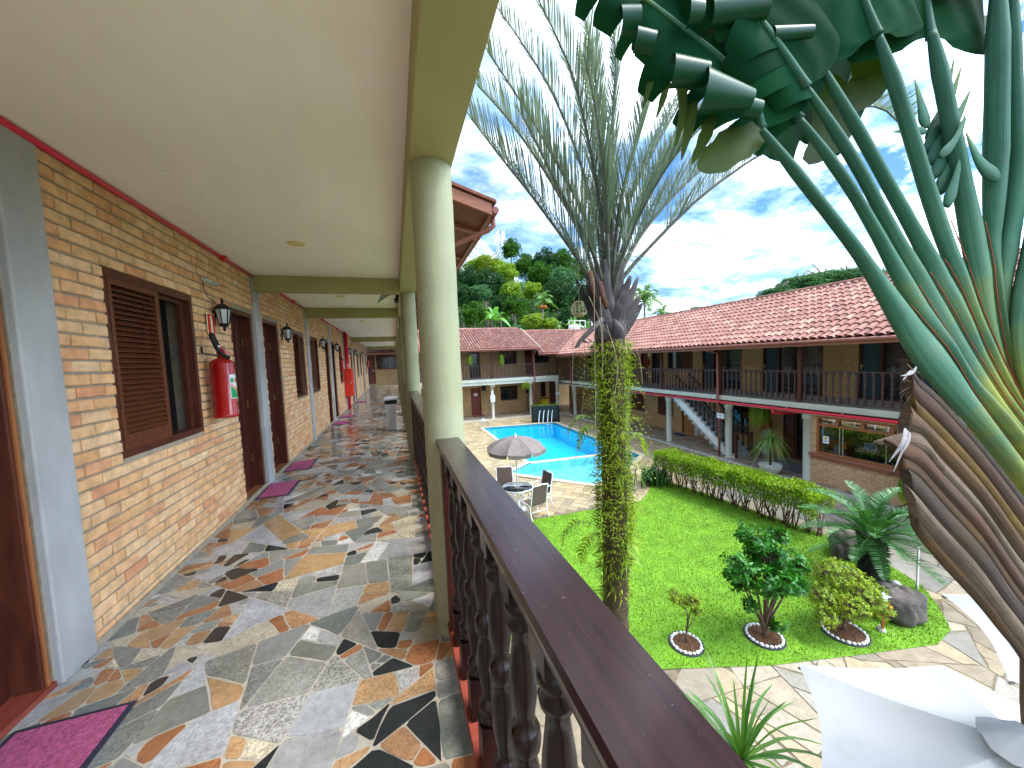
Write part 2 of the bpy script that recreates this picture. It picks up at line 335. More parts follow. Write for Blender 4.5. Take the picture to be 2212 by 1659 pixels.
M['jamb'] = woodmat('orange_jamb', (.26, .085, .025), (.38, .14, .05), .4, .1, (20, 20, 3))
M['doorwood'] = woodmat('door_wood', (.045, .010, .008), (.085, .020, .014), .4, .15, (16, 16, 1.5))
M['honeydoor'] = woodmat('honey_door', (.30, .13, .035), (.42, .20, .06), .45, .1, (16, 16, 1.5))
M['reddoor'] = woodmat('mahogany_door', (.16, .035, .022), (.22, .055, .035), .45, .1, (16, 16, 1.5))
M['postwood'] = woodmat('post_wood', (.06, .018, .014), (.11, .035, .026), .5, 0, (14, 14, 1.5))
M['gallerywood'] = woodmat('gallery_wood', (.045, .030, .028), (.10, .062, .055), .55, 0, (20, 20, 2))
M['fascia'] = woodmat('eave_wood', (.24, .085, .05), (.34, .14, .085), .5, 0, (2, 2, 20))
M['soffit'] = woodmat('soffit_boards', (.10, .03, .016), (.22, .07, .032), .55, 0, (2, 22, 22))
M['downpipe'] = plain('downpipe_paint', (.27, .095, .07), .4, .1, 3)
M['redpipe'] = plain('red_pipe', (.70, .014, .045), .3, .06, 4, coat=.3)
M['fire'] = plain('fire_red', (.42, .008, .008), .25, .05, 3, coat=.5)
M['cabinet'] = plain('hose_cabinet_red', (.72, .035, .015), .35, .05, 3, coat=.2)
M['black'] = plain('black_plastic', (.012, .012, .014), .4, .1, 8)
M['blackiron'] = plain('black_iron', (.010, .011, .016), .45, .15, 20, .1, 80)
M['white'] = plain('white_plastic', (.78, .79, .82), .35, .03, 3)
M['whitepaint'] = plain('white_paint', (.70, .70, .68), .5, .05, 4)
M['frost'] = plain('frosted_glass', (.55, .60, .58), .35, .08, 8)
M['brass'] = plain('brass', (.50, .36, .12), .35, .1, 12, metal=.9)
M['steel'] = plain('steel', (.62, .63, .64), .25, .05, 6, metal=1)
M['chrome'] = plain('polished_steel', (.75, .76, .78), .12, .03, 6, metal=1)
M['magenta'] = plain('magenta_mat_pile', (.52, .11, .23), .95, .22, 60, .9, 120)
M['matedge'] = plain('mat_rubber', (.03, .03, .05), .7, .1, 20)
M['bluemat'] = plain('blue_mat_pile', (.03, .06, .18), .95, .15, 40, .5, 120)
M['greymat'] = plain('grey_mat_pile', (.13, .13, .14), .95, .12, 30, .5, 120)
M['redmat'] = plain('red_mat_pile', (.30, .04, .05), .95, .12, 30, .5, 120)
M['floor'] = stone('granite_crazy_paving', 2.9, [(0, (.42, .41, .38)), (.13, (.25, .26, .24)), (.27, (.52, .51, .50)), (.40, (.62, .61, .62)), (.52, (.34, .34, .31)), (.62, (.52, .22, .09)), (.68, (.66, .42, .22)), (.75, (.70, .64, .53)), (.83, (.55, .32, .18)), (.885, (.022, .025, .03)), (.95, (.86, .85, .84))], (.52, .48, .40), .14, .72, .42, gw=.0065)
def slabmat(name, pal, rough, speck, sscale=95, bump=.25):
    t = NT(name); isl = t.island(); cs = t.ramp(isl, pal, 'CONSTANT'); w = t.n('ShaderNodeTexWhiteNoise', noise_dimensions='1D'); t.l(t.math('MULTIPLY', isl, 977), w.inputs['W']); co = t.coord('Object')
    cs = t.mix(1, cs, t.ramp(w.outputs['Value'], [(0, (.72, .73, .74)), (1, (1.18, 1.16, 1.12))]), 'MULTIPLY')
    sp = t.noise(co, sscale, 3, .7); sp2 = t.noise(co, 9, 5); sp3 = t.noise(co, 32, 4, .65)
    lo_ = t.mix(t.math('MULTIPLY', w.outputs['Value'], speck), cs, (.03, .03, .035, 1)); cs = t.mix(t.ramp(sp.outputs[0], [(.43, (0, 0, 0)), (.55, (1, 1, 1))]), lo_, cs)
    cs = t.mix(1, cs, t.ramp(sp2.outputs[0], [(.3, (.80, .79, .77)), (.7, (1.10, 1.10, 1.09))]), 'MULTIPLY'); cs = t.mix(1, cs, t.ramp(sp3.outputs[0], [(.35, (.86, .86, .86)), (.65, (1.08, 1.08, 1.08))]), 'MULTIPLY'); t.base(cs)
    rr = t.n('ShaderNodeMapRange'); t.l(sp2.outputs[0], rr.inputs[0]); rr.inputs[3].default_value = rough * .45; rr.inputs[4].default_value = rough * 1.6; t.l(rr.outputs[0], t.b.inputs['Roughness']); t.bump(sp2.outputs[0], bump, .004); return t.m
M['slabs'] = slabmat('granite_slabs', [(0, (.34, .34, .31)), (.17, (.22, .235, .215)), (.33, (.43, .42, .41)), (.47, (.52, .52, .54)), (.59, (.28, .28, .24)), (.68, (.36, .34, .29)), (.76, (.44, .185, .085)), (.82, (.56, .35, .17)), (.88, (.56, .49, .37)), (.93, (.46, .45, .43)), (.97, (.70, .69, .67))], .14, .60)
M['chips'] = slabmat('granite_chips', [(0, (.34, .34, .31)), (.12, (.50, .49, .48)), (.26, (.24, .25, .23)), (.36, (.44, .18, .08)), (.50, (.56, .34, .17)), (.60, (.62, .54, .41)), (.70, (.46, .25, .13)), (.78, (.024, .028, .032)), (.92, (.50, .50, .51)), (.965, (.80, .79, .77))], .15, .55)
M['flagslab'] = slabmat('sandstone_flags', [(0, (.33, .275, .20)), (.2, (.37, .32, .245)), (.4, (.29, .265, .225)), (.6, (.39, .31, .195)), (.78, (.335, .305, .255)), (.9, (.27, .215, .15))], .6, .12, 60, .5)
M['paver'] = slabmat('sandstone_pavers', [(0, (.40, .31, .175)), (.3, (.35, .27, .155)), (.55, (.42, .33, .195)), (.75, (.37, .275, .145)), (.9, (.315, .245, .15))], .65, .10, 60, .5)
M['grout'] = plain('floor_grout', (.46, .41, .33), .8, .12, 12, .2, 60)
M['joint'] = plain('paving_joint', (.19, .15, .095), .9, .2, 8, .3, 50)
M['walkway'] = stone('brown_crazy_paving', 3.4, [(0, (.20, .14, .09)), (.25, (.28, .19, .12)), (.45, (.14, .11, .09)), (.62, (.33, .25, .17)), (.8, (.10, .08, .08)), (.92, (.40, .33, .26))], (.34, .28, .2), .3, .3, .5)
M['flag'] = stone('pale_flagstones', 1.05, [(0, (.36, .31, .23)), (.2, (.41, .365, .29)), (.4, (.32, .30, .26)), (.6, (.43, .35, .23)), (.78, (.37, .34, .29)), (.9, (.30, .25, .18))], (.20, .16, .11), .55, .10, .5, (1, 1.35, 1), .3, .010, .3)
M['deck'] = brickmat('sandstone_deck', (.43, .34, .20), (.36, .285, .175), (.17, .115, .06), .52, .26, .013, .25, False, .78, .5, .7, .2)
M['coping'] = plain('pool_coping', (.50, .41, .28), .7, .08, 5, .15, 40)
M['curb'] = plain('pale_curb', (.48, .46, .40), .75, .08, 4, .15, 40)
def pooltile(name, c, c2, grout):
    t = NT(name); tc = t.n('ShaderNodeTexCoord'); b = t.n('ShaderNodeTexBrick'); b.offset = 0; t.l(t.coord('Object', (1, 1, 1), (0, 0, .1), tc.outputs['Object']), b.inputs['Vector']); b.inputs['Scale'].default_value = 1; b.inputs['Brick Width'].default_value = .3; b.inputs['Row Height'].default_value = .3; b.inputs['Mortar Size'].default_value = .008
    b.inputs['Color1'].default_value = c4(c); b.inputs['Color2'].default_value = c4(c2); b.inputs['Mortar'].default_value = c4(grout)
    co = t.coord('Object', (1, 1.8, 1), (0, 0, .6)); v = t.n('ShaderNodeTexVoronoi', feature='SMOOTH_F1'); nz = t.noise(co, 1.6, 3); w = t.n('ShaderNodeVectorMath', operation='MULTIPLY_ADD'); t.l(nz.outputs[1], w.inputs[0]); w.inputs[1].default_value = (.6,) * 3; t.l(co, w.inputs[2]); t.l(w.outputs[0], v.inputs['Vector']); v.inputs['Scale'].default_value = 2.2
    t.base(b.outputs['Color']); t.set(Roughness=.3); return t.m
M['pooldeep'] = pooltile('deep_pool_tile', (.03, .66, .88), (.035, .69, .90), (.04, .58, .80))
M['poolshallow'] = pooltile('shallow_pool_tile', (.10, .56, .74), (.18, .64, .80), (.28, .70, .82))
M['pooledge'] = plain('pool_edge_tile', (.05, .24, .30), .25, .2, 8)
def watermat(name, tint, bs, st):
    t = NT(name); t.t.nodes.remove(t.b); tr = t.n('ShaderNodeBsdfTransparent'); tr.inputs[0].default_value = c4(tint); gl = t.n('ShaderNodeBsdfGlossy'); gl.inputs['Roughness'].default_value = .03
    co = t.coord('Object', (1, 1.9, 1), (0, 0, .5)); nz = t.noise(co, bs, 4, .55, 1.2); bp = t.n('ShaderNodeBump'); bp.inputs['Strength'].default_value = st; bp.inputs['Distance'].default_value = .05; t.l(nz.outputs[0], bp.inputs['Height']); t.l(bp.outputs[0], gl.inputs['Normal'])
    fr = t.n('ShaderNodeFresnel'); fr.inputs[0].default_value = 1.33; t.l(bp.outputs[0], fr.inputs['Normal']); mx = t.n('ShaderNodeMixShader'); t.l(fr.outputs[0], mx.inputs[0]); t.l(tr.outputs[0], mx.inputs[1]); t.l(gl.outputs[0], mx.inputs[2]); t.l(mx.outputs[0], t.out.inputs[0]); return t.m
M['water'] = watermat('pool_water', (.86, .97, 1.0), 2.2, .25)
M['ripple'] = watermat('rippled_water', (.90, .98, 1.0), 3.0, .8)
M['lawn'] = plain('lawn_soil', (.16, .34, .02), .9, .2, 3, .4, 60, c2=(.10, .22, .015))
def grassmat():
    t = NT('lawn_grass'); co = t.coord('Object'); isl = t.island(); f = t.ramp(isl, [(0, (.11, .22, .002)), (.35, (.15, .27, .003)), (.7, (.20, .31, .006)), (1, (.13, .25, .003))])
    big = t.noise(co, .55, 5, .6, .4); mid = t.noise(co, 2.6, 5, .65); f = t.mix(t.ramp(t.math('ADD', t.math('MULTIPLY', big.outputs[0], .6), t.math('MULTIPLY', mid.outputs[0], .4)), [(.50, (0, 0, 0)), (.66, (.75, .75, .75))]), f, (.235, .27, .012, 1))
    f = t.mix(t.ramp(t.noise(co, 1.3, 6, .7).outputs[0], [(.58, (0, 0, 0)), (.72, (.6, .6, .6))]), f, (.09, .19, .004, 1)); sp_ = t.n('ShaderNodeSeparateXYZ'); t.l(co, sp_.inputs[0])
    wear = t.math('MULTIPLY', t.math('GREATER_THAN', t.noise(co, 3.2, 5, .7).outputs[0], .50), t.ramp(t.math('SUBTRACT', t.math('MULTIPLY', sp_.outputs[0], .1), t.math('MULTIPLY', sp_.outputs[1], .06)), [(.22, (0, 0, 0)), (.60, (.55, .55, .55))]))
    f = t.mix(wear, f, (.15, .15, .02, 1)); t.base(f); t.set(Roughness=.7, Specular_IOR_Level=.1)
    tr = t.n('ShaderNodeBsdfTranslucent'); t.l(f, tr.inputs[0]); mx = t.n('ShaderNodeMixShader'); mx.inputs[0].default_value = .3; t.l(t.b.outputs[0], mx.inputs[1]); t.l(tr.outputs[0], mx.inputs[2]); t.l(mx.outputs[0], t.out.inputs[0]); return t.m
M['grass'] = grassmat()
M['soil'] = plain('bark_mulch', (.16, .075, .035), .95, .35, 40, .9, 70)
M['ground'] = plain('far_ground', (.10, .13, .05), .95, .2, .2)
M['hill'] = plain('forest_hill', (.035, .085, .022), .95, .4, .12, .5, 2)
M['mountain'] = plain('far_mountain', (.10, .20, .26), 1, .1, .002)  # bluish distance haze is put into the base colour
M['tile'] = islandmat('clay_tiles', [(.27, .115, .088), (.325, .155, .12), (.22, .092, .072), (.39, .22, .17), (.30, .14, .105), (.25, .108, .086)], .8, .35, 40, (.7, 1.15), .3, 7)
M['tilebed'] = plain('tile_channels', (.22, .075, .05), .9, .2, 5)
M['dark'] = plain('dark_interior', (.035, .035, .042), .8, .1, 2)  # near-black colour stands in for the shade of unlit rooms
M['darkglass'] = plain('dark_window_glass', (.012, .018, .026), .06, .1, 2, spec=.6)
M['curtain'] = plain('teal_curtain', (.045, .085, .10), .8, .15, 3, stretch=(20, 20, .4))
M['greywall'] = plain('room_plaster', (.42, .44, .44), .8, .04, 2)
M['stair'] = plain('stair_cement', (.36, .37, .36), .75, .12, 6, .15, 50)
M['fountain'] = plain('mossy_dark_stone', (.032, .042, .034), .8, .3, 7, .9, 14, c2=(.010, .014, .012))
M['moss'] = plain('moss_top', (.13, .25, .08), .9, .25, 14, .8, 60)
M['jet'] = plain('white_water', (.85, .92, .95), .2, .05, 20)
M['umbrella'] = plain('umbrella_cloth', (.175, .145, .130), .85, .1, 3, .15, 120, stretch=(3, 3, 1))
M['mesh'] = plain('sling_mesh', (.12, .085, .07), .8, .12, 60, .2, 200)
M['glass'] = glassmat('table_glass', (.90, .97, .94), .0)
M['wglass'] = glassmat('window_glass', (.86, .9, .9), .03)
M['wglass2'] = glassmat('reflective_glass', (.35, .38, .38), .30)
M['rock'] = plain('garden_rock', (.16, .13, .11), .9, .3, 4, 1.0, 11, c2=(.05, .045, .042))
M['pebble'] = plain('white_pebbles', (.80, .79, .76), .6, .08, 20, .1, 60)
M['gold'] = plain('gold_letters', (.85, .60, .12), .4, .1, 10)
M['blue'] = plain('blue_notice', (.05, .20, .55), .5, .05, 10)
M['navy'] = plain('freezer_navy', (.008, .013, .03), .2, .1, 3, coat=.3)
M['paper'] = plain('notice_paper', (.72, .80, .82), .7, .03, 10)
M['ink'] = plain('notice_ink', (.02, .05, .09), .7, .03, 10)
M['inkblue'] = plain('notice_blue_ink', (.03, .22, .45), .7, .03, 10)
M['green'] = plain('label_green', (.01, .32, .10), .4, .05, 10)
M['yellow'] = plain('yellow_plastic', (.68, .46, .015), .4, .08, 5)
M['orange'] = plain('orange_paint', (.75, .22, .02), .5, .08, 8)
M['glow'] = plain('photoluminescent_print', (.80, .80, .55), .6, .02, 8)
M['signred'] = plain('sign_red', (.60, .012, .01), .45, .03, 8)
def sailmat():
    t = NT('white_sailcloth'); co = t.coord('Object'); nz = t.noise(co, 1.3, 5, .6); st = t.ramp(nz.outputs[0], [(.52, (.44, .445, .45)), (.64, (.36, .365, .36)), (.76, (.30, .265, .22))])
    t.base(st); t.set(Roughness=.6); tr = t.n('ShaderNodeBsdfTranslucent'); t.l(st, tr.inputs[0]); mx = t.n('ShaderNodeMixShader'); mx.inputs[0].default_value = .15; t.l(t.b.outputs[0], mx.inputs[1]); t.l(tr.outputs[0], mx.inputs[2]); t.l(mx.outputs[0], t.out.inputs[0]); return t.m
M['sail'] = sailmat()
M['palmbark'] = plain('palm_bark', (.11, .075, .04), .9, .3, 8, .8, 26, c2=(.035, .024, .012), stretch=(1, 1, 4))
M['rachis'] = plain('frond_rachis', (.11, .12, .075), .6, .25, 9, c2=(.05, .045, .035))
M['frond'] = leafmat('silver_leaflets', [(.10, .155, .125), (.15, .21, .18), (.21, .265, .24), (.10, .155, .105)], .45, .25, .4)
M['fern'] = leafmat('moss_fern', [(.10, .17, .012), (.22, .30, .018), (.34, .40, .03), (.06, .10, .012), (.26, .34, .02)], .6, .3, .2, 2.5)
M['bromeliad'] = leafmat('bromeliad_leaf', [(.20, .36, .03), (.34, .46, .08), (.16, .28, .03)], .4, .35)
def tubecoord(t, su, sv):
    a = t.n('ShaderNodeAttribute', attribute_name='tuv'); mp = t.n('ShaderNodeMapping'); mp.inputs['Scale'].default_value = (su, sv, 1)
    i = t.n('ShaderNodeCombineXYZ'); t.l(t.math('MULTIPLY', t.n('ShaderNodeObjectInfo').outputs['Random'], 40), i.inputs[2]); ad = t.n('ShaderNodeVectorMath', operation='ADD'); t.l(a.outputs['Vector'], ad.inputs[0]); t.l(i.outputs[0], ad.inputs[1]); t.l(ad.outputs[0], mp.inputs[0])
    sp = t.n('ShaderNodeSeparateXYZ'); t.l(a.outputs['Vector'], sp.inputs[0]); return mp.outputs[0], sp.outputs[0], sp.outputs[1]
def petmat(nm='ravenala_petiole_green', gain=.9):
    t = NT(nm); v, u_, w_ = tubecoord(t, 26, 2.2); st = t.noise(v, 1, 6, .7); nz = t.noise(t.coord('Object'), 3.0, 5)
    g = t.math('ADD', t.math('MULTIPLY', w_, gain), t.math('MULTIPLY', t.math('SUBTRACT', nz.outputs[0], .5), 1.1))
    c = t.ramp(g, [(.1, (.030, .10, .062)), (.45, (.045, .14, .085)), (.62, (.075, .17, .10)), (.80, (.15, .21, .07)), (.95, (.27, .28, .055))])
    c = t.mix(1, c, t.ramp(st.outputs[0], [(.3, (.62, .66, .62)), (.5, (1, 1, 1)), (.7, (1.4, 1.35, 1.35))]), 'MULTIPLY')
    bl = t.ramp(t.noise(t.coord('Object'), 38, 3).outputs[0], [(.64, (0, 0, 0)), (.72, (.55, .55, .55))]); c = t.mix(bl, c, (.10, .075, .04, 1))
    t.base(c); t.set(Roughness=.52, Specular_IOR_Level=.14); t.bump(st.outputs[0], .35, .004); return t.m
M['petiole'] = petmat()
M['stalk'] = petmat('ravenala_stalk_green', .38)
def sheathmat(name, cols, spots, lo=.4, bump=.8):
    t = NT(name); v, u_, w_ = tubecoord(t, 30, 1.6); st = t.noise(v, 1, 7, .72, .3); nz = t.noise(t.coord('Object'), 4.5, 5)
    isl = t.ramp(t.n('ShaderNodeObjectInfo').outputs['Random'], cols); c = t.mix(t.ramp(nz.outputs[0], [(.5, (0, 0, 0)), (.66, (.8, .8, .8))]), isl, c4(spots))
    c = t.mix(1, c, t.ramp(st.outputs[0], [(.32, (lo,) * 3), (.5, (.95, .95, .95)), (.68, (1.5, 1.45, 1.4))]), 'MULTIPLY'); t.base(c); t.set(Roughness=.8, Specular_IOR_Level=.25); t.bump(st.outputs[0], bump, .012); return t.m
M['sheath'] = sheathmat('dry_sheath', [(0, (.06, .04, .03)), (.25, (.13, .085, .05)), (.5, (.05, .045, .045)), (.75, (.14, .08, .035)), (1, (.09, .065, .05))], (.20, .11, .03))
SH = [sheathmat('dry_sheath_%s' % k, [(0, c), (1, tuple(x * 1.25 for x in c))], sp_, .32, .9) for k, c, sp_ in (('umber', (.105, .062, .034), (.17, .085, .025)), ('slate', (.075, .055, .042), (.11, .065, .035)), ('ochre', (.17, .095, .030), (.24, .15, .03)), ('plum', (.085, .048, .032), (.13, .06, .025)), ('fawn', (.15, .105, .070), (.09, .06, .04)))]
M['bootwood'] = sheathmat('palm_boots', [(0, (.055, .045, .048)), (.4, (.10, .085, .085)), (.7, (.045, .034, .038)), (1, (.075, .062, .062))], (.17, .15, .14), .35, .7)
M['stubwood'] = sheathmat('cut_stub', [(0, (.075, .030, .022)), (1, (.09, .038, .026))], (.16, .10, .03), .4, .6)
M['sheathedge'] = plain('sheath_margin', (.30, .06, .02), .7, .2, 20)
M['yellowleaf'] = leafmat('yellow_lit_blade', [(.018, .055, .010), (.05, .085, .008), (.03, .065, .008)], .45, .35, .3, 3)  # sunlight glowing through the blades is put into this yellower green
M['bananaleaf'] = leafmat('ravenala_blade', [(.004, .042, .018), (.007, .056, .024), (.004, .034, .015)], .8, .14, .05, 2)
M['husk'] = plain('dry_husk', (.34, .30, .30), .8, .2, 8, .4, 40, stretch=(6, 6, 1))
M['hedge'] = leafmat('hedge_leaf', [(.13, .27, .008), (.22, .36, .01), (.31, .42, .02), (.09, .19, .01)], .5, .3)
M['camellia'] = leafmat('camellia_leaf', [(.014, .10, .009), (.028, .16, .014), (.05, .22, .022), (.010, .07, .008)], .32, .22, .3)
M['topiary'] = leafmat('yellow_green_leaf', [(.13, .24, .012), (.26, .38, .02), (.36, .46, .03), (.09, .17, .012)], .5, .3, .3)
M['scroll'] = leafmat('ravenala_scroll', [(.003, .040, .019), (.006, .055, .026)], .34, .06, .22, 2)
M['cycad'] = leafmat('cycad_leaf', [(.02, .105, .018), (.045, .16, .03), (.08, .22, .075), (.03, .13, .02)], .35, .15, .5)
M['lily'] = leafmat('lily_leaf', [(.02, .085, .015), (.05, .14, .03), (.09, .19, .04)], .4, .2)
M['twig'] = plain('twig_bark', (.14, .09, .06), .9, .2, 20)
M['grassplant'] = leafmat('strap_leaf', [(.05, .16, .03), (.10, .24, .05), (.16, .30, .07)], .4, .25)
M['ponytail'] = leafmat('ponytail_leaf', [(.10, .24, .04), (.20, .36, .09), (.28, .42, .14)], .45, .25)
M['tree1'] = leafmat('rainforest_leaf', [(.022, .085, .008), (.045, .14, .012), (.085, .22, .018), (.012, .05, .008)], .6, .2, .15, .5)
M['tree2'] = leafmat('yellow_canopy_leaf', [(.12, .26, .012), (.22, .34, .012), (.32, .34, .012), (.08, .20, .012)], .5, .25, .3, .5)
M['tree3'] = leafmat('dark_canopy_leaf', [(.010, .045, .014), (.02, .075, .022), (.04, .12, .03)], .6, .15, .15, .5)
M['tree4'] = leafmat('blue_green_leaf', [(.03, .12, .05), (.06, .18, .07), (.10, .24, .09)], .5, .2, .3, .5)
M['palmleaf'] = leafmat('palm_leaf', [(.05, .17, .04), (.12, .28, .08), (.20, .36, .12)], .4, .25, .4)
M['banana'] = leafmat('banana_leaf', [(.08, .28, .05), (.14, .38, .08), (.22, .42, .16)], .4, .3, .4)
M['trunk'] = plain('pale_trunk', (.22, .19, .15), .9, .2, 8, .4, 20)
M['block'] = plain('apartment_render', (.62, .62, .60), .8, .04, .3)
M['blockglass'] = plain('apartment_glass', (.22, .30, .36), .2, .1, .5)
M['string'] = plain('dry_strings', (.45, .36, .22), .8, .1, 10)
# ---------------------------------------------------------------- light
SUN = Vector((.42, -.20, .88)).normalized()
world = bpy.data.worlds.new("World"); scene.world = world; world.use_nodes = True
wt = world.node_tree; wn = wt.nodes; wl = wt.links
for n in list(wn): wn.remove(n)
sky = wn.new('ShaderNodeTexSky'); sky.sky_type = 'NISHITA'; sky.sun_disc = False
sky.sun_elevation = math.asin(SUN.z); sky.sun_rotation = math.atan2(SUN.x, SUN.y); sky.air_density = 1.0; sky.dust_density = .6; sky.ozone_density = 1.6
bg1 = wn.new('ShaderNodeBackground'); bg1.inputs[1].default_value = .062
hs = wn.new('ShaderNodeHueSaturation'); hs.inputs['Saturation'].default_value = 1.35; wl.new(sky.outputs[0], hs.inputs['Color']); wl.new(hs.outputs[0], bg1.inputs[0])
tc = wn.new('ShaderNodeTexCoord'); sx = wn.new('ShaderNodeSeparateXYZ'); wl.new(tc.outputs['Generated'], sx.inputs[0])
def wm(op, a, b):
    x = wn.new('ShaderNodeMath'); x.operation = op
    for i, v in enumerate((a, b)):
        if hasattr(v, 'links'): wl.new(v, x.inputs[i])
        else: x.inputs[i].default_value = v
    return x.outputs[0]
zz = wm('ADD', wm('MAXIMUM', sx.outputs[2], 0.0), .16); cu = wm('DIVIDE', sx.outputs[0], zz); cv = wm('DIVIDE', sx.outputs[1], zz)
cc = wn.new('ShaderNodeCombineXYZ'); wl.new(cu, cc.inputs[0]); wl.new(cv, cc.inputs[1])
def wnoise(scale, detail, rough, dist=0, off=0):
    mp = wn.new('ShaderNodeMapping'); mp.inputs['Location'].default_value = (off, off * .7, 0); mp.inputs['Scale'].default_value = (1, 1.25, 1); wl.new(cc.outputs[0], mp.inputs[0])
    x = wn.new('ShaderNodeTexNoise'); wl.new(mp.outputs[0], x.inputs[0]); x.inputs['Scale'].default_value = scale; x.inputs['Detail'].default_value = detail; x.inputs['Roughness'].default_value = rough; x.inputs['Distortion'].default_value = dist; return x.outputs[0]
def wramp(f, stops):
    x = wn.new('ShaderNodeValToRGB'); e = x.color_ramp.elements
    while len(e) < len(stops): e.new(.5)
    for i, (p, c) in enumerate(stops): e[i].position = p; e[i].color = c4(c)
    wl.new(f, x.inputs[0]); return x.outputs[0]
cover = wramp(wm('ADD', wm('MULTIPLY', wnoise(1.5, 9, .62, .3, 3.1), .75), wm('MULTIPLY', wnoise(.55, 3, .5, 0, 8.3), .35)), [(.45, (0, 0, 0)), (.61, (1, 1, 1))])
shade = wramp(wnoise(2.1, 7, .6, .2, 5.7), [(.34, (.13, .25, .48)), (.43, (.28, .44, .68)), (.53, (.74, .85, .97)), (.64, (1.0, 1.0, 1.0))])
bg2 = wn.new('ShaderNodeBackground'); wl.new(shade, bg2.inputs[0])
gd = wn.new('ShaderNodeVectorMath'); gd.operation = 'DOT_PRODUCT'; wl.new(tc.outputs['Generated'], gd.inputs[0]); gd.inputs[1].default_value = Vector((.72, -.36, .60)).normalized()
glow = wm('POWER', wm('MAXIMUM', gd.outputs['Value'], 0.0), 3.0); wl.new(wm('ADD', wm('MULTIPLY', glow, 3.6), .72), bg2.inputs[1])  # extra cloud glow added out of view to brighten the gallery
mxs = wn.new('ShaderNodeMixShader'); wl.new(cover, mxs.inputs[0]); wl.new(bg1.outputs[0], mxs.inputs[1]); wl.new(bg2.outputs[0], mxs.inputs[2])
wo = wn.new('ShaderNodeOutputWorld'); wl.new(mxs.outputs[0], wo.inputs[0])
sl = bpy.data.lights.new("sun", 'SUN'); sl.energy = 1.3; sl.angle = R(24); sl.color = (1, .95, .86)
so = bpy.data.objects.new("sun", sl); COL.objects.link(so); so.rotation_euler = (-SUN).to_track_quat('-Z', 'Y').to_euler()
# ================================================================ NEAR WING (upper gallery the photo is taken from)
XW, ZF, ZC = -1.66, -1.5, 1.2
def wall_rects(y0, y1, z0, z1, ops):
    out = []; y = y0
    for a, b, za, zb in sorted(ops):
        if a > y: out.append((y, a, z0, z1))
        if za > z0: out.append((a, b, z0, za))
        if zb < z1: out.append((a, b, zb, z1))
        y = b
    if y < y1: out.append((y, y1, z0, z1))
    return out
def brick_run(mb, y0, y1, z0, z1, ops, x, detail):
    H, L, J = .0725, .212, .013; rnd = random.Random(int(y0 * 100))
    nz = int(round((z1 - z0) / H))
    for k in range(nz):
        za = z0 + k * H + J / 2; zb = za + H - J; zm = (za + zb) / 2
        y = y0 - (L / 2 if k % 2 else 0) - rnd.random() * .02
        while y < y1:
            l = L * rnd.uniform(.94, 1.06); a, b = max(y + J / 2, y0), min(y + l - J / 2, y1)
            segs = [(a, b)]
            for oa, ob, oza, ozb in ops:
                if oza - .02 < zm < ozb + .02:
                    ns = []
                    for s, e in segs:
                        if e <= oa or s >= ob: ns.append((s, e))
                        else:
                            if s < oa: ns.append((s, oa))
                            if e > ob: ns.append((ob, e))
                    segs = ns
            for s, e in segs:
                if e - s > .03: one_brick(mb, s, e, za, zb, x + rnd.uniform(-.004, .004), detail, rnd)
            y += l
def one_brick(mb, a, b, za, zb, x, detail, rnd):
    n = len(mb.v); j = lambda s=.0022: rnd.uniform(-s, s)
    c = [(a + j(), za + j()), (b + j(), za + j()), (b + j(), zb + j()), (a + j(), zb + j())]
    if not detail:
        mb.v += [(x, p, q) for p, q in c] + [(x - .06, p, q) for p, q in c]
        mb.f += [(n, n + 1, n + 2, n + 3)] + [(n + i, n + 4 + i, n + 4 + (i + 1) % 4, n + (i + 1) % 4) for i in range(4)]; mb.sm += [False] * 5; return
    e = .006
    inn = [(c[0][0] + e, c[0][1] + e), (c[1][0] - e, c[1][1] + e), (c[2][0] - e, c[2][1] - e), (c[3][0] + e, c[3][1] - e)]
    mb.v += [(x + j(.0015), p, q) for p, q in inn] + [(x - .006 + j(), p, q) for p, q in c] + [(x - .10, p, q) for p, q in c]
    mb.f.append((n, n + 1, n + 2, n + 3)); mb.sm.append(False)
    for o in (0, 4):
        for i in range(4): mb.f.append((n + o + i, n + o + 4 + i, n + o + 4 + (i + 1) % 4, n + o + (i + 1) % 4)); mb.sm.append(False)
wing = thing('hotel_wing', 'near gallery of the hotel with yellow brick wall, sage round columns and pale ceiling', 'building', (0, 0, ZF))
DZ = .68
pil = [2.42, 5.55, 8.38, 11.15, 13.95, 16.75, 19.55, 22.35, 25.1]
wins = [(2.92, 3.97), (7.28, 8.13), (8.62, 9.47), (12.78, 13.52), (14.5, 15.3), (18.5, 19.3), (20.05, 20.85), (24.0, 24.8)]
doors = [(1.30, 2.305), (4.74, 5.42), (5.78, 6.50), (10.36, 10.98), (11.32, 11.98), (15.95, 16.6), (16.92, 17.58), (21.58, 22.2), (22.52, 23.15)]
ops = [(a, b, -.53, DZ) for a, b in wins] + [(a, b, ZF, DZ + (.02 if i else .05)) for i, (a, b) in enumerate(doors)]
bm = MB(); mm = MB()
for i in range(len(pil)):
    y0 = (pil[i - 1] + .11) if i else -1.0; y1 = pil[i] - .11
    o = [q for q in ops if y0 - .2 < q[0] < y1]
    brick_run(bm, y0, y1, ZF, 1.2, o, XW, y0 < 10.5)
    for r in wall_rects(y0, y1, ZF, 1.2, o): mm.box(XW - .2, XW - .012, r[0], r[1], r[2], r[3])
bw = bm.build('brick_wall', M['brick'], wing, True); mm.build('mortar', M['mortar'], bw, True)
for y in pil: MB().box(XW - .2, XW + .02, y - .11, y + .11, ZF, ZC - .003).build('pilaster', M['concrete'], wing, True, .008)
MB().box(XW - .012, XW + .012, 2.53, 25, ZF + .001, ZF + .045).build('skirting', M['mortar'], wing, True)
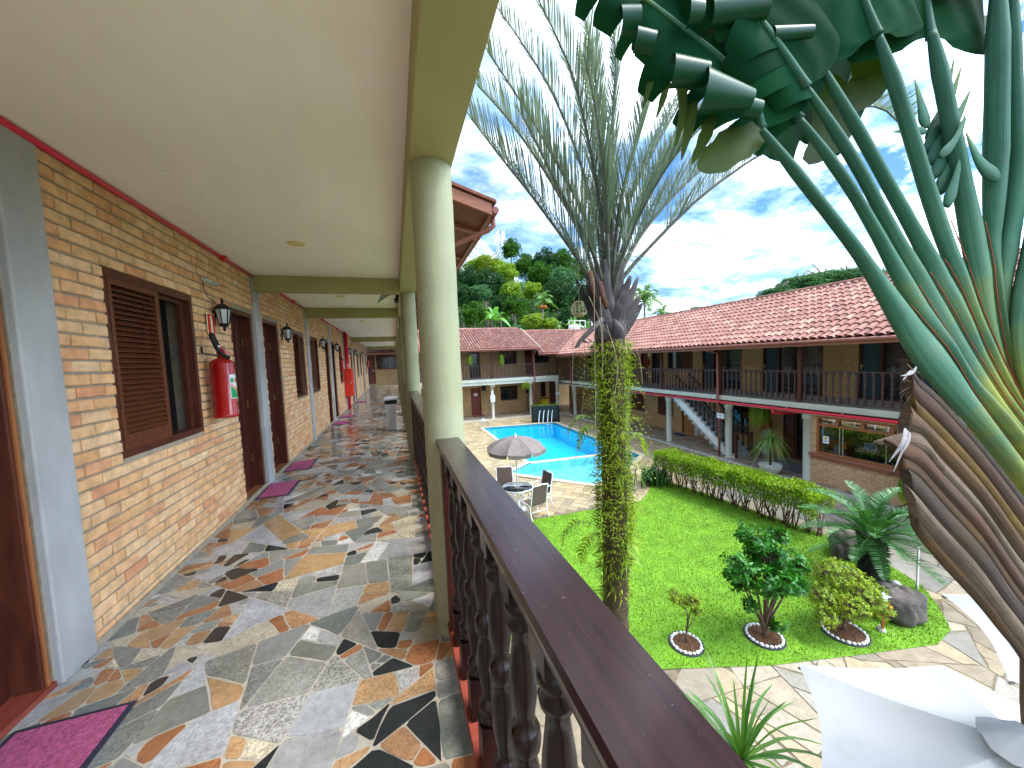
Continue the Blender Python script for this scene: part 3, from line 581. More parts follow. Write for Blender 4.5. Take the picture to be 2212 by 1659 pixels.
def louvre(mb, y0, y1, z0, z1, x, n):
    for k in range(n):
        z = z0 + (k + .5) * (z1 - z0) / n
        mb.obox((x, (y0 + y1) / 2, z), Vector((0, (y1 - y0) / 2, 0)), Vector((.017, 0, -.014)), Vector((.0025, 0, .003)))
for i, (a, b) in enumerate(wins):
    z0, z1 = -.53, DZ; x = XW - .012
    w = MB(); w.box(x - .09, x + .005, a + .001, b - .001, z1 - .06, z1 - .001); w.box(x - .09, x + .003, a + .001, b - .001, z0 + .001, z0 + .05)
    w.box(x - .09, x + .004, a + .001, a + .035, z0 + .05, z1 - .06); w.box(x - .09, x + .004, b - .035, b - .001, z0 + .05, z1 - .06)
    wo_ = w.build('window', M['frame'], wing, True, .003)
    mid = a + (b - a) * .53; left = i % 2 == 0
    s0, s1 = (a + .037, mid) if left else (mid, b - .037); o0, o1 = (mid, b - .037) if left else (a + .037, mid)
    s = MB(); bz = .15; xs = x - .002
    s.box(xs - .03, xs + .008, s0, s0 + .03, z0 + .052, z1 - .062); s.box(xs - .03, xs + .008, s1 - .045, s1, z0 + .052, z1 - .062)
    s.box(xs - .03, xs + .008, s0 + .03, s1 - .045, z1 - .10, z1 - .062); s.box(xs - .03, xs + .008, s0 + .03, s1 - .045, z0 + .052, z0 + bz)
    louvre(s, s0 + .03, s1 - .045, z0 + bz + .004, z1 - .104, xs - .01, 27); s.build('shutter', M['shutter'], wo_, True)
    f = MB(); f.box(x - .075, x - .045, o0 + .002, o0 + .05, z0 + .052, z1 - .062); f.box(x - .075, x - .045, o1 - .06, o1 - .002, z0 + .052, z1 - .062); f.box(x - .075, x - .045, o0 + .05, o1 - .06, z1 - .09, z1 - .062); f.build('sash_frame', M['frame'], wo_, True)
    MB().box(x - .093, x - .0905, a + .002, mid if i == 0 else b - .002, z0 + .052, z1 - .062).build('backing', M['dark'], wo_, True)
    if i == 0:
        r = MB(); r.box(-3.6, -3.5, 2.2, 4.6, -1.5, 1.2); r.box(-3.5, XW - .21, 4.5, 4.6, -1.5, 1.2); r.box(-3.5, XW - .21, 2.2, 2.3, -1.5, 1.2); r.box(-3.5, XW - .21, 2.3, 4.5, 1.15, 1.2); r.box(-3.5, XW - .21, 2.3, 4.5, -1.5, -1.45); r.build('room_lining', M['greywall'], wo_, True)
        p = MB(); p.box(-2.6, -2.55, 3.6, 4.49, -1.4, .45); p.box(-2.55, -2.54, 3.72, 3.74, -1.4, .45); p.box(-2.55, -2.54, 3.9, 3.92, -1.4, .45); p.box(-2.55, -2.54, 4.12, 4.14, -1.4, .45); p.build('inner_door', M['doorwood'], wo_, True)
        k = MB(); k.tube([(-2.54, 4.02, -.30), (-2.50, 4.02, -.30), (-2.50, 4.1, -.30)], .01, 6); k.box(-2.50, -2.49, 4.09, 4.12, -.42, -.31); k.build('inner_handle', M['steel'], wo_, True)
for i, (a, b) in enumerate(doors):
    z1 = DZ + (.02 if i else .05); x = XW - .03; fm = M['frame']
    d = MB(); d.box(x - .14, x - .10, a + .05, b - .05, ZF + .03, z1 - .05)
    for k in range(3): d.box(x - .10, x - .094, a + .1 + k * (b - a - .2) / 3, a + .07 + (k + 1) * (b - a - .2) / 3, ZF + .12, z1 - .14)
    dd = d.build('door', M['doorwood'], wing, True)
    f = MB(); f.box(x - .14, x + .01, a + .001, a + .05, ZF + .03, z1 - .001); f.box(x - .14, x + .01, b - .05, b - .001, ZF + .03, z1 - .001); f.box(x - .14, x + .01, a + .05, b - .05, z1 - .05, z1 - .001); f.build('door_frame', fm, dd, True, .004)
    MB().box(x - .16, XW - .002, a + .001, b - .001, ZF + .001, ZF + .03).build('threshold', M['redwood'] if i == 0 else M['jamb'], dd, True)
    if i == 0: MB().box(x + .0101, x + .018, b - .032, b - .016, ZF + .03, z1 - .02).build('jamb_bead', M['jamb'], dd, True)
    h = MB(); h.tube([(x - .095, a + .10, -.45), (x - .05, a + .10, -.45), (x - .05, a + .2, -.45)], .009, 6); h.build('door_handle', M['brass'], dd, True)
    if i in (1, 2):
        for z in (.35, -.42, -1.1): MB().box(x - .092, x - .086, b - .085, b - .052, z - .05, z + .05).build('hinge', M['brass'], dd, True)
MB().box(XW - .25, .129, -2.2, 25.4, ZC, ZC + .12).build('ceiling', M['ceiling'], wing, True)
MB().box(.13, .352, -2.2, 25.4, 1.03, 1.62).build('edge_beam', M['olive'], wing, True, .006)
for y in (5.53, 8.36, 16.75, 25.25): MB().box(XW + .002, .128, y - .075, y + .075, 1.0, ZC - .002).build('ceiling_beam', M['olive'], wing, True, .006)
cols = [2.03, 5.65, 8.45, 11.25, 14.05, 16.85, 19.65, 22.45, 25.2]
for y in [-1.6] + cols:
    pr = [(.108, ZF), (.108, -1.45)] + [(.108 + .0012 * math.sin(k * 2.1), lerp(-1.45, 1.03, k / 24)) for k in range(1, 24)] + [(.108, 1.029)]
    MB().lathe(pr, (.243, y, 0), 36, False).build('column', M['sage'], wing, True)
    MB().lathe([(.12, -4.62), (.12, -1.97)], (.243, y, 0), 20, False).build('lower_column', M['cream'], wing, True)
MB().box(XW - .3, .36, -2.2, 30, -1.95, -1.506).build('floor_slab', M['cream'], wing, True)
MB().box(XW - .22, XW - .02, -2.2, 30, -4.62, -1.951).build('lower_wall', M['brickwall'], wing, True)
# projecting eave of the roof from the second bay on
ez, ey0, ex = 1.36, 3.40, .93
rf = MB(); rf.extrude([(.355, ey0, 1.72 - .19 + .0), (ex, ey0, ez + .03), (ex, ey0, ez + .075), (-1.8, ey0, 2.28), (-1.8, ey0, 2.2), (.355, ey0, 1.64)], (0, 26, 0)); eave = rf.build('roof_edge', M['soffit'], wing, True)
MB().box(ex, ex + .03, ey0 + .01, 29, ez - .01, ez + .075).build('fascia', M['fascia'], eave, True)
vb = MB(); vb.extrude([(-1.8, ey0 - .03, 2.29), (ex + .02, ey0 - .03, ez + .09), (ex + .02, ey0 - .03, ez - .01), (-1.8, ey0 - .03, 2.16)], (0, .028, 0)); vb.build('verge_board', M['fascia'], eave, True)
vt = MB(); vt.extrude([(-1.8, ey0 - .05, 2.34), (ex + .06, ey0 - .05, ez + .12), (ex + .06, ey0 - .05, ez + .095), (-1.8, ey0 - .05, 2.30)], (0, 26, 0)); vt.build('tile_edge', M['tilebed'], eave, True)
for k in range(26):
    y = ey0 + .5 + k; MB().extrude([(.36, y, 1.47), (ex - .002, y, ez - .0), (ex - .002, y, ez + .026), (.36, y, 1.53)], (0, .06, 0)).build('rafter', M['fascia'], eave, True)
g = MB(); g.tube([(ex + .055, ey0 - .03, ez + .035), (ex + .055, 29, ez + .035)], .032, 10); g.build('gutter', M['downpipe'], eave, True)
g = MB(); g.tube([(ex + .05, ey0 + .06, ez + .0), (ex + .05, ey0 + .06, ez - .08), (ex - .0, ey0 + .07, ez - .12), (.40, ey0 + .35, ez - .30), (.38, ey0 + .36, ez - .45)], .024, 10); g.build('gutter_pipe', M['downpipe'], eave, True)
# the gallery floor
tag(MB().box(XW - .19, .345, -2.2, 29.97, -1.5045, -1.5025).build('floor', M['grout']), kind='structure')
sm_b, sm_c = MB(), MB(); crazy_paving(sm_b, [(XW - .02, -1.2), (.34, -1.2), (.34, 12.5), (XW - .02, 12.5)], (.004, .007, .012, .02, .03, .04, .055, .075, .09), .008, -1.5045, .0045, random.Random(23), small=sm_c); crazy_paving(sm_b, [(XW - .02, 12.5), (.34, 12.5), (.34, 29.9), (XW - .02, 29.9)], (.015, .03, .06, .09), .010, -1.5045, .0045, random.Random(15), small=sm_c); tag(sm_c.build('floor', M['chips']), kind='structure'); tag(sm_b.build('floor', M['slabs']), kind='structure')
MB().box(-1.4, .2, 27.2, 27.32, -1.499, -1.494).build('floor_stripe', M['yellow'])['kind'] = 'structure'
# ---------------------------------------------------------------- balustrades
def baluster_mesh(name, H, w, mat, n=12, coarse=False):
    mb = MB(); b = H * .17; t = H * .09; h2 = w / 2
    mb.box(-h2, h2, -h2, h2, 0, b); mb.box(-h2, h2, -h2, h2, H - t, H)
    r = w * .5; S = H - b - t
    pts = [(0, .62), (.012, .95), (.04, 1.0), (.055, .72), (.075, .98), (.10, .98), (.115, .66), (.14, .60), (.20, .74), (.28, .95), (.35, .96), (.41, .78), (.445, .60), (.46, .88), (.475, .98), (.50, 1.02), (.525, .98), (.54, .88), (.555, .60), (.60, .72), (.67, .92), (.74, .86), (.82, .66), (.87, .56), (.885, .86), (.91, .96), (.93, .74), (.95, .98), (.975, 1.0), (.99, .8), (1.0, .62)]
    if coarse: pts = pts[::2] + [pts[-1]]
    mb.lathe([(r * q, b + S * p) for p, q in pts], (0, 0, 0), n, False)
    return mb.mesh(name, mat)
def balustrade(label, group, p, rz, L, zfloor, H, sp, bmesh, bm_h, rail_w, mats, bot=.09, thick=.045, posts=(), x0=None):
    t = thing('balustrade', label, 'balustrade', (p[0], p[1], zfloor), rz, group)
    w = rail_w / 2; T = thick
    prof = [(-w, H - T * .25), (-w * .93, H), (w * .93, H), (w, H - T * .25), (w, H - T * .45), (w * .9, H - T * .5), (w * .94, H - T * .75), (w * .82, H - T), (-w * .82, H - T), (-w * .94, H - T * .75), (-w * .9, H - T * .5), (-w, H - T * .45)]
    mb = MB(); mb.extrude([(0, y, z) for y, z in prof], (L, 0, 0)); mb.build('top_rail', mats[0], t, False, .002)
    mb = MB(); mb.box(0, L, -w * .85, w * .85, bot - .045, bot); mb.build('bottom_rail', mats[1], t, False, .003)
    n = max(1, int(round(L / sp))); sx_ = L / n
    for k in range(n):
        o = mesh_obj('baluster', bmesh, t, (sx_ * (k + .5) if x0 is None else x0 + k * sp, 0, bot)); o.scale = (1, 1, (H - T - bot) / bm_h)
    for q in posts: mb = MB(); mb.box(q - .035, q + .035, -w * .72, w * .72, bot, H - T); mb.build('end_post', mats[2], t, False, .003)
    return t
GA = 'balustrades along the near gallery'
nb = baluster_mesh('near_baluster', 1.0, .075, M['darkwood'], 16)
nm = (M['railwood'], M['redwood'], M['doorwood'])
balustrade('close dark varnished balustrade with wide glossy handrail running from the first column to the camera', GA, (.242, 1.925, ZF), R(-90), 2.9, ZF, 1.10, .20, nb, 1.0, .125, nm, .095, .05, (.045,), .155)
ords = ['just behind the nearest column', 'between the second and third sage columns', 'between the third and fourth sage columns', 'between the fourth and fifth sage columns', 'between the fifth and sixth sage columns', 'between the sixth and seventh sage columns', 'between the seventh and eighth sage columns', 'between the eighth and last sage columns']
nb2 = baluster_mesh('far_baluster', 1.0, .07, M['darkwood'], 8, True)
for i in range(8):
    y0, y1 = cols[i] + .115, cols[i + 1] - .115
    balustrade('dark turned wood balustrade of the near gallery, ' + ords[i], GA, (.242, y0, ZF), R(90), y1 - y0, ZF, 1.10, .20, nb if i == 0 else nb2, 1.0, .125, nm, .095, .05, (.045, y1 - y0 - .045))
# ---------------------------------------------------------------- things fixed to or standing in the gallery
def mat_(label, x0, x1, y0, y1, z, pile='magenta', group='door mats'):
    t = thing('door_mat', label, 'mat', ((x0 + x1) / 2, (y0 + y1) / 2, z), 0, group); a, b = (x1 - x0) / 2, (y1 - y0) / 2
    MB().box(-a, a, -b, b, 0, .006).build('rubber_border', M['matedge'], t, False, .002); MB().box(-a + .025, a - .025, -b + .025, b - .025, .0061, .012).build('pile', M[pile], t); return t
G1 = 'pink door mats of the near gallery'
mat_('large pink doormat with black border in the bottom corner by the nearest door', XW + .02, -1.22, 1.28, 2.06, ZF, group=G1)
mat_('pink doormat in front of the door beside the big fire extinguisher', XW + .02, -1.29, 4.88, 5.48, ZF, group=G1)
mat_('pink doormat just past the second concrete pilaster', XW + .02, -1.29, 6.02, 6.60, ZF, group=G1)
mat_('small pink doormat before the fourth concrete pilaster', XW + .02, -1.25, 10.3, 10.95, ZF, group=G1)
mat_('small pink doormat just past the fourth concrete pilaster', XW + .02, -1.25, 11.6, 12.2, ZF, group=G1)
mat_('faint far doormat below the red hose cabinet', XW + .02, -1.2, 15.9, 16.6, ZF, group=G1)
def lantern_proto():
    t = thing('wall_lantern', '', 'lantern', (0, 0, 0), 0, 'black coach lanterns along the brick wall')
    def ring(r, z, n=6): return [Vector((r * math.cos(2 * math.pi * k / n + .52), r * math.sin(2 * math.pi * k / n + .52), z)) for k in range(n)]
    c = MB(); c.grid([ring(.095, .055), ring(.098, .065), ring(.085, .085), ring(.045, .115), ring(.018, .125), ring(.012, .14), ring(.022, .152), ring(.012, .165), ring(.016, .175), ring(.002, .195)], True, False, True); c.build('cap', M['blackiron'], t)
    g = MB(); g.grid([ring(.052, -.11), ring(.082, .054)], True, False, False); g.build('glass_panes', M['frost'], t)
    f = MB()
    for k in range(6): f.bar(ring(.054, -.115)[k], ring(.085, .058)[k], .011)
    f.grid([ring(.06, -.118), ring(.06, -.105), ring(.03, -.104)], True, False); f.build('cage', M['blackiron'], t)
    b = MB(); b.grid([ring(.06, -.118), ring(.05, -.135), ring(.015, -.15), ring(.012, -.16), ring(.022, -.175), ring(.008, -.19), ring(.001, -.2)], True, False); b.build('finial', M['blackiron'], t)
    a = MB(); a.tube([(-.10, 0, -.05), (-.08, 0, .0), (-.06, 0, .06)], .01, 6); a.box(-.107, -.096, -.03, .03, -.12, .05); a.build('bracket', M['blackiron'], t); return t
lp = lantern_proto(); lamps = [(4.25, 'black lantern with frosted panes above the big fire extinguisher'), (6.53, 'black wall lantern between the second door and its open window'), (9.54, 'third black wall lantern, just before the fourth pilaster'), (11.75, 'black wall lantern over the second, smaller fire extinguisher'), (15.0, 'black wall lantern just past the red riser pipe'), (17.3, 'sixth black wall lantern along the brick wall'), (20.6, 'seventh black wall lantern, second from the far end'), (23.2, 'tiny farthest black wall lantern near the corridor end')]
for i, (y, lb) in enumerate(lamps):
    o = lp if i == 0 else copy_tree(lp); o.location = (XW + .085, y + .08, .56 + .006 * i); o.scale = (.74, .74, .84); o['label'] = lb
def extinguisher(label, y, z, s, name='fire_extinguisher', x=XW, nx=1, lab=True, rz=0):
    t = thing(name, label, 'fire extinguisher', (x + .125 * s * nx, y, z), rz, 'fire extinguishers')
    MB().lathe([(.0, 0), (.088 * s, 0), (.098 * s, .006 * s), (.098 * s, .03 * s), (.094 * s, .035 * s), (.094 * s, .50 * s), (.085 * s, .525 * s), (.06 * s, .545 * s), (.03 * s, .555 * s), (.022 * s, .60 * s), (.0, .60 * s)], (0, 0, 0), 28, False).build('cylinder', M['fire'], t)
    v = MB(); v.box(-.025 * s, .03 * s, -.018 * s, .018 * s, .59 * s, .64 * s); v.bar((0, .01 * s, .62 * s), (.06 * s, .05 * s, .60 * s), .02 * s); v.tube([(0, 0, .63 * s), (0, .03 * s, .655 * s), (.0, .09 * s, .665 * s)], .008 * s, 6); v.build('valve', M['fire'], t)
    v = MB(); v.tube([(0, -.02 * s, .62 * s), (0, -.06 * s, .68 * s)], .014 * s, 8); v.build('coupling', M['steel'], t)
    v = MB(); v.tube(smooth_path([Vector(q) * s for q in ((0, -.04, .665), (.0, -.085, .715), (.0, -.125, .755), (.0, -.155, .765), (.01, -.175, .74), (.02, -.165, .69), (.03, -.12, .62), (.05, -.06, .575), (.07, -.02, .555))], 26), .017 * s, 8); v.build('hose', M['black'], t)
    v = MB(); v.bar((-.11 * s, -.08 * s, .6 * s), (-.02 * s, -.02 * s, .575 * s), .012 * s); v.bar((-.11 * s, -.08 * s, .6 * s), (-.11 * s, -.08 * s, .66 * s), .012 * s); v.build('wall_hook', M['black'], t)
    if lab:
        def band(a0, a1, z0, z1, z2=None): 
            m = MB(); N = 10; r = .0948 * s
            rows = [[Vector((r * math.cos(lerp(a0, a1, k / N)), r * math.sin(lerp(a0, a1, k / N)), (z0 if j == 0 else (z1 if z2 is None else lerp(z1, z2, k / N))) * s)) for k in range(N + 1)] for j in (0, 1)]
            return m.grid(rows)
        L = band(-.68, .9, .175, .40).build('label_sheet', M['white'], t)
        r0 = .0952 * s
        m = MB(); N = 10; m.grid([[Vector((r0 * math.cos(lerp(-.62, .5, k / N)), r0 * math.sin(lerp(-.62, .5, k / N)), .18 * s)) for k in range(N + 1)], [Vector((r0 * math.cos(lerp(-.62, .5, k / N)), r0 * math.sin(lerp(-.62, .5, k / N)), lerp(.295, .2, k / N) * s)) for k in range(N + 1)]]); m.build('green_field', M['green'], L)
        m = MB(); m.grid([[Vector((r0 * math.cos(lerp(-.62, .5, k / N)), r0 * math.sin(lerp(-.62, .5, k / N)), lerp(.30, .205, k / N) * s)) for k in range(N + 1)], [Vector((r0 * math.cos(lerp(-.62, .5, k / N)), r0 * math.sin(lerp(-.62, .5, k / N)), lerp(.315, .235, k / N) * s)) for k in range(N + 1)]]); m.build('orange_stripe', M['orange'], L)
        for a0, c in ((-.6, 'green'), (-.12, 'signred')):
            m = MB(); m.grid([[Vector((r0 * math.cos(a0 + k * .06), r0 * math.sin(a0 + k * .06), q * s)) for k in range(6)] for q in (.325, .365)]); m.build('pictogram', M[c], L)
    return t
e1 = PX(489, 895, XW + .125)
extinguisher('big red fire extinguisher with black hose and green label beside the first window', e1.y, -.43, 1.0)
extinguisher('smaller red fire extinguisher on the wall next to the red hose cabinet', 12.75, -.13, .62, lab=False)
extinguisher('tiny far red fire extinguisher at the corridor end', 24.7, -.1, .7, lab=False)
s = thing('fire_sign', 'red extinguisher pictogram sign beneath the first lantern', 'sign', (XW + .012, 4.235, .445))
MB().box(0, .004, -.075, .075, -.115, .115).build('border', M['glow'], s); MB().box(.0041, .006, -.066, .066, -.106, .106).build('red_field', M['signred'], s)
m = MB(); m.extrude([(.0062, a, b) for a, b in ((-.012, -.085), (.022, -.085), (.022, .045), (.014, .062), (-.004, .062), (-.012, .045))], (.0012, 0, 0)); m.extrude([(.0062, a, b) for a, b in ((-.004, .066), (.014, .066), (.016, .085), (-.002, .092), (-.022, .08), (-.03, .052), (-.022, .052), (-.014, .072))], (.0012, 0, 0)); m.box(.0062, .0072, -.05, -.014, -.09, -.084); m.build('pictogram', M['glow'], s)
f = thing('light_fitting', 'short white tube light fitting on the brick above the first lantern', 'light fitting', (XW + .02, 4.26, .86))
MB().box(-.01, .012, -.14, .14, -.02, .02).build('body', M['cream'], f, False, .004); MB().tube([(.022, -.13, 0), (.022, .13, 0)], .012, 8).build('tube', M['frost'], f); MB().tube([(0, -.13, 0), (.0, -.12, -.08), (.004, -.07, -.15), (.01, .06, -.19), (.01, .1, -.2)], .004, 5).build('wire', M['black'], f)
c = thing('conduit', 'thin red conduit along the ceiling edge of the brick wall', 'pipe', (XW + .024, 0, 1.181))
MB().tube([(0, -.5, 0), (0, 5.44, 0)], .018, 8).build('pipe', M['redpipe'], c); MB().tube([(0, 5.62, 0), (0, 8.27, 0)], .018, 8).build('pipe', M['redpipe'], c); MB().tube([(0, 8.46, 0), (0, 16.6, 0)], .018, 8).build('pipe', M['redpipe'], c)
for y in (4.62, 7.4, 10.2, 12.6): MB().box(-.02, .034, y - .045, y + .045, -.03, .026).build('junction_box', M['redpipe'], c, False, .006)
c = thing('riser_pipe', 'red vertical riser pipe with branch above the hose cabinet', 'pipe', (XW + .08, 13.95, ZF)); MB().tube([(0, 0, .0), (0, 0, 2.69)], .05, 12).build('pipe', M['redpipe'], c); MB().tube([(.06, -.12, 1.6), (.06, -.12, 2.6), (0, 0, 2.66)], .03, 10).build('branch', M['redpipe'], c)
c = thing('hose_cabinet', 'bright red hose cabinet on the wall far down the corridor', 'cabinet', (XW + .135, 13.55, -1.02)); MB().box(-.13, .13, 0, .55, 0, .94).build('box', M['cabinet'], c, False, .01); MB().box(-.11, .11, -.012, -.001, .03, .91).build('door', M['cabinet'], c, False, .004); MB().box(.07, .09, -.03, -.013, .42, .52).build('handle', M['steel'], c)
for i, (x, y) in enumerate(((-.83, 4.05), (-.8, 6.9), (-.75, 10.6), (-.7, 13.2))):
    t = thing('downlight', ['yellowed round downlight cover in the nearest ceiling bay', 'round downlight cover between the first two ceiling beams', 'round downlight cover beyond the second ceiling beam', 'farthest round downlight cover before the third beam'][i], 'ceiling light', (x, y, ZC - .001), 0, 'recessed ceiling lights')
    MB().lathe([(.0, -.014), (.05, -.014), (.072, -.008), (.078, 0)], (0, 0, 0), 24, False).build('cover', M['yellowed'], t); MB().lathe([(.006, -.018), (.006, -.014)], (0, 0, 0), 8).build('screw', M['brass'], t)
t = thing('cable_box', 'black cable box with loose wires on the beam by the second column', 'cable box', (.10, 5.95, 1.06))
MB().box(-.02, .028, -.05, .05, -.05, .05).build('box', M['black'], t, False, .005); MB().lathe([(.028, -.12), (.034, -.10), (.034, -.05)], (-.01, 0, 0), 12).build('lens', M['black'], t)
w = MB()
for k in range(6): w.tube(smooth_path([Vector((0, 0, .03)), Vector((-.12, -.1 + .03 * k, .05 - .01 * k)), Vector((-.22 - .015 * k, -.1 + .05 * k, .0 - .02 * k))], 6), .006, 5)
w.build('wires', M['black'], t)
t = thing('waste_bin', 'white plastic waste bin with black liner standing by the gallery balustrade', 'bin', (-.13, 8.9, ZF))
def taper(a0, b0, a1, b1, z0, z1): return [[Vector((x, y, z)) for x, y in ((-a, -b), (a, -b), (a, b), (-a, b))] for a, b, z in ((a0, b0, z0), (a1, b1, z1))]
MB().grid(taper(.105, .12, .13, .16, 0, .62), True, False, True).build('tub', M['white'], t, False, .01)
rb = MB()
for x in (-.07, 0, .07): rb.box(x - .012, x + .012, -.158, -.13, .08, .56)
rb.build('ribs', M['white'], t); MB().grid(taper(.133, .163, .138, .168, .60, .69), True, False, True).build('liner', M['black'], t); MB().grid(taper(.15, .18, .14, .17, .69, .745), True, False, True).build('lid', M['white'], t, False, .01)
# ================================================================ COURTYARD GROUND
def offset_poly0(poly, d): 
    n = len(poly); ar = sum(poly[i][0] * poly[(i + 1) % n][1] - poly[(i + 1) % n][0] * poly[i][1] for i in range(n)); s = 1 if ar > 0 else -1; out = []
    for i in range(n):
        p0, p1, p2 = Vector(poly[i - 1]), Vector(poly[i]), Vector(poly[(i + 1) % n]); a = (p1 - p0).normalized(); b = (p2 - p1).normalized(); na = Vector((a.y, -a.x)) * s; nb_ = Vector((b.y, -b.x)) * s; m = (na + nb_).normalized(); out.append(tuple(p1 + m * (d / max(.4, m.dot(na)))))
    return out
G = -4.62
def sheet(name, outer, z, mat, holes=()):
    loops = [[Vector((x, y, z)) for x, y in outer]] + [[Vector((x, y, z)) for x, y in h] for h in holes]; allp = [p for l in loops for p in l]
    mb = MB(); mb.v = [tuple(p) for p in allp]
    for tr in tessellate_polygon(loops):
        a, b, c = (allp[i] for i in tr); n = (b - a).cross(c - a)
        mb.f.append(tuple(tr) if n.z > 0 else tuple(tr[::-1])); mb.sm.append(False)
    return tag(mb.build(name, mat), kind='structure')
pool_deep = [(5.55, 24.4), (10.6, 23.62), (10.5, 14.93), (5.5, 15.22)]
pool_sh = [(5.47, 15.02), (10.48, 14.73), (10.42, 13.95), (8.6, 12.5), (6.62, 11.42), (4.19, 14.04)]
hole = [(5.55, 24.4), (10.6, 23.62), (10.42, 13.95), (8.6, 12.5), (6.62, 11.42), (4.19, 14.04), (5.47, 15.05)]
sheet('ground', [(-2500, -500), (2500, -500), (2500, 6000), (-2500, 6000)], -4.9, M['ground'], [[(3, 10), (3, 26), (12, 26), (12, 10)]])
sheet('pool_deck', [(.4, 9.55), (12.9, 9.55), (12.9, 27.2), (.4, 27.2)], G - .006, M['joint'], [hole[::-1]])
sheet('flagstone_path', [(.36, -4), (13.1, -4), (13.1, 11.2), (10.2, 11.2), (9.3, 9.54), (.36, 9.54)], G - .002, M['joint'])
lawn = [(p[0] * 1.2, p[1] * 1.2) for p in ((1.3, 8.05), (2.95, 8.0), (4.6, 7.95), (5.5, 7.88), (5.95, 7.95), (6.3, 8.2), (6.75, 8.6), (7.05, 8.95), (7.3, 9.05), (7.62, 8.6), (7.85, 7.6), (7.95, 6.4), (8.15, 5.2), (8.2, 4.7), (8.05, 4.0), (7.72, 3.34), (7.3, 2.98), (6.85, 2.68), (6.36, 2.6), (5.28, 2.83), (4.14, 3.09), (2.95, 3.48), (1.3, 4.0))]
sheet('lawn', lawn, G + .012, M['lawn'])
def inside(x, y, poly):
    c = False; j = len(poly) - 1
    for i in range(len(poly)):
        (xi, yi), (xj, yj) = poly[i], poly[j]
        if (yi > y) != (yj > y) and x < (xj - xi) * (y - yi) / (yj - yi) + xi: c = not c
        j = i
    return c
rings = [(P_.x * 1.2, P_.y * 1.2, r) for P_, r in ((Vector((3.44, 3.71)), .215), (Vector((4.49, 3.45)), .245), (Vector((5.53, 3.14)), .275), (Vector((6.98, 3.93)), .30), (Vector((7.10, 3.46)), .22))]
def off_lawn(c): return not inside(c.x, c.y, LAWN_IN) and not (c.y > 9.56 and c.x < 9.3 + (c.y - 9.54) * .54)
LAWN_IN = [(q[0] + (5.5 - q[0]) * .06, q[1] + (6.6 - q[1]) * .06) for q in lawn]
fs = MB(); crazy_paving(fs, [(.36, -1.5), (13.0, -1.5), (13.0, 11.2), (.36, 11.2)], (.10, .25, .4, .55, .7), .022, G - .002, .006, random.Random(6), off_lawn, .02); tag(fs.build('flagstone_path', M['flagslab']), kind='structure')
pv = MB(); rnd = random.Random(9); ca, sa = math.cos(.80), math.sin(.80); LP, WP = .56, .28; grow = offset_poly0(hole, .20)
for i in range(-60, 110):
    for j in range(-60, 110):
        if (i + j) % 4 == 0: x0, y0, w, l = i * WP, j * WP, LP, WP
        elif (i + j) % 4 == 2 and True: x0, y0, w, l = i * WP, j * WP, WP, LP
        else: continue
        g_ = .007; pts = [(x0 + g_, y0 + g_), (x0 + w - g_, y0 + g_), (x0 + w - g_, y0 + l - g_), (x0 + g_, y0 + l - g_)]
        pts = [(6 + a * ca - b * sa + rnd.uniform(-.005, .005), 18 + a * sa + b * ca + rnd.uniform(-.005, .005)) for a, b in pts]; cx_, cy_ = sum(q[0] for q in pts) / 4, sum(q[1] for q in pts) / 4
        if not (.4 < cx_ < 12.9 and 9.6 < cy_ < 27.15) or inside(cx_, cy_, grow) or (cx_ > 9.3 + (cy_ - 9.54) * .54 and cy_ < 11.2): continue
        n = len(pv.v); h_ = G + rnd.uniform(-.001, .0015); pv.v += [(a, b, h_) for a, b in pts] + [(a, b, G - .006) for a, b in pts]; pv.f.append((n, n + 1, n + 2, n + 3)); pv.sm.append(False)
        for q in range(4): pv.f.append((n + 4 + q, n + 4 + (q + 1) % 4, n + (q + 1) % 4, n + q)); pv.sm.append(False)
tag(pv.build('pool_deck', M['paver']), kind='structure')
gb = MB(); rnd = random.Random(5); cnt = 0
while cnt < 85000:
    x, y = rnd.uniform(1.6, 9.9), rnd.uniform(3.0, 10.9)
    if not inside(x, y, lawn): continue
    if any((x - a) ** 2 + (y - b) ** 2 < (r - .02) ** 2 for a, b, r in rings): continue
    cnt += 1; h = rnd.uniform(.012, .028) * (1.3 if rnd.random() < .1 else 1); a = rnd.uniform(0, 6.283); w = rnd.uniform(.005, .010); t_ = rnd.uniform(0, .7) * h; b2 = rnd.uniform(0, 6.283)
    n = len(gb.v); dx, dy = math.cos(a) * w, math.sin(a) * w
    gb.v += [(x - dx, y - dy, G + .01), (x + dx, y + dy, G + .01), (x + math.cos(b2) * t_, y + math.sin(b2) * t_, G + .012 + h)]; gb.f.append((n, n + 1, n + 2)); gb.sm.append(False)
gb2 = gb.build('grass', M['grass']); tag(gb2, 'bright green mown lawn grass in the courtyard', 'grass', kind='stuff')
# pool
D1, D2 = G - 1.05, G - .42
pool = thing('swimming_pool', 'turquoise swimming pool with a shallow end and pale stone coping', 'pool', (7.5, 17, G))
def basin(poly, z0, name, mat):
    mb = MB(); n = len(poly)
    loop = [Vector((x, y, z0)) for x, y in poly]
    for tr in tessellate_polygon([loop]): mb.face([loop[i] for i in tr])
    for i in range(n):
        (a, b), (c, d) = poly[i], poly[(i + 1) % n]; mb.face([(a, b, z0), (c, d, z0), (c, d, G - .05), (a, b, G - .05)])
    return mb.build(name, mat, pool, True)
basin(pool_deep, D1, 'deep_basin', M['pooldeep']); basin(pool_sh, D2, 'shallow_basin', M['poolshallow'])
e = MB(); n = len(hole)
for i in range(n):
    (a, b), (c, d) = hole[i], hole[(i + 1) % n]; e.face([(a, b, G - .16), (c, d, G - .16), (c, d, G), (a, b, G)])
e.build('edge_tiles', M['pooledge'], pool, True)
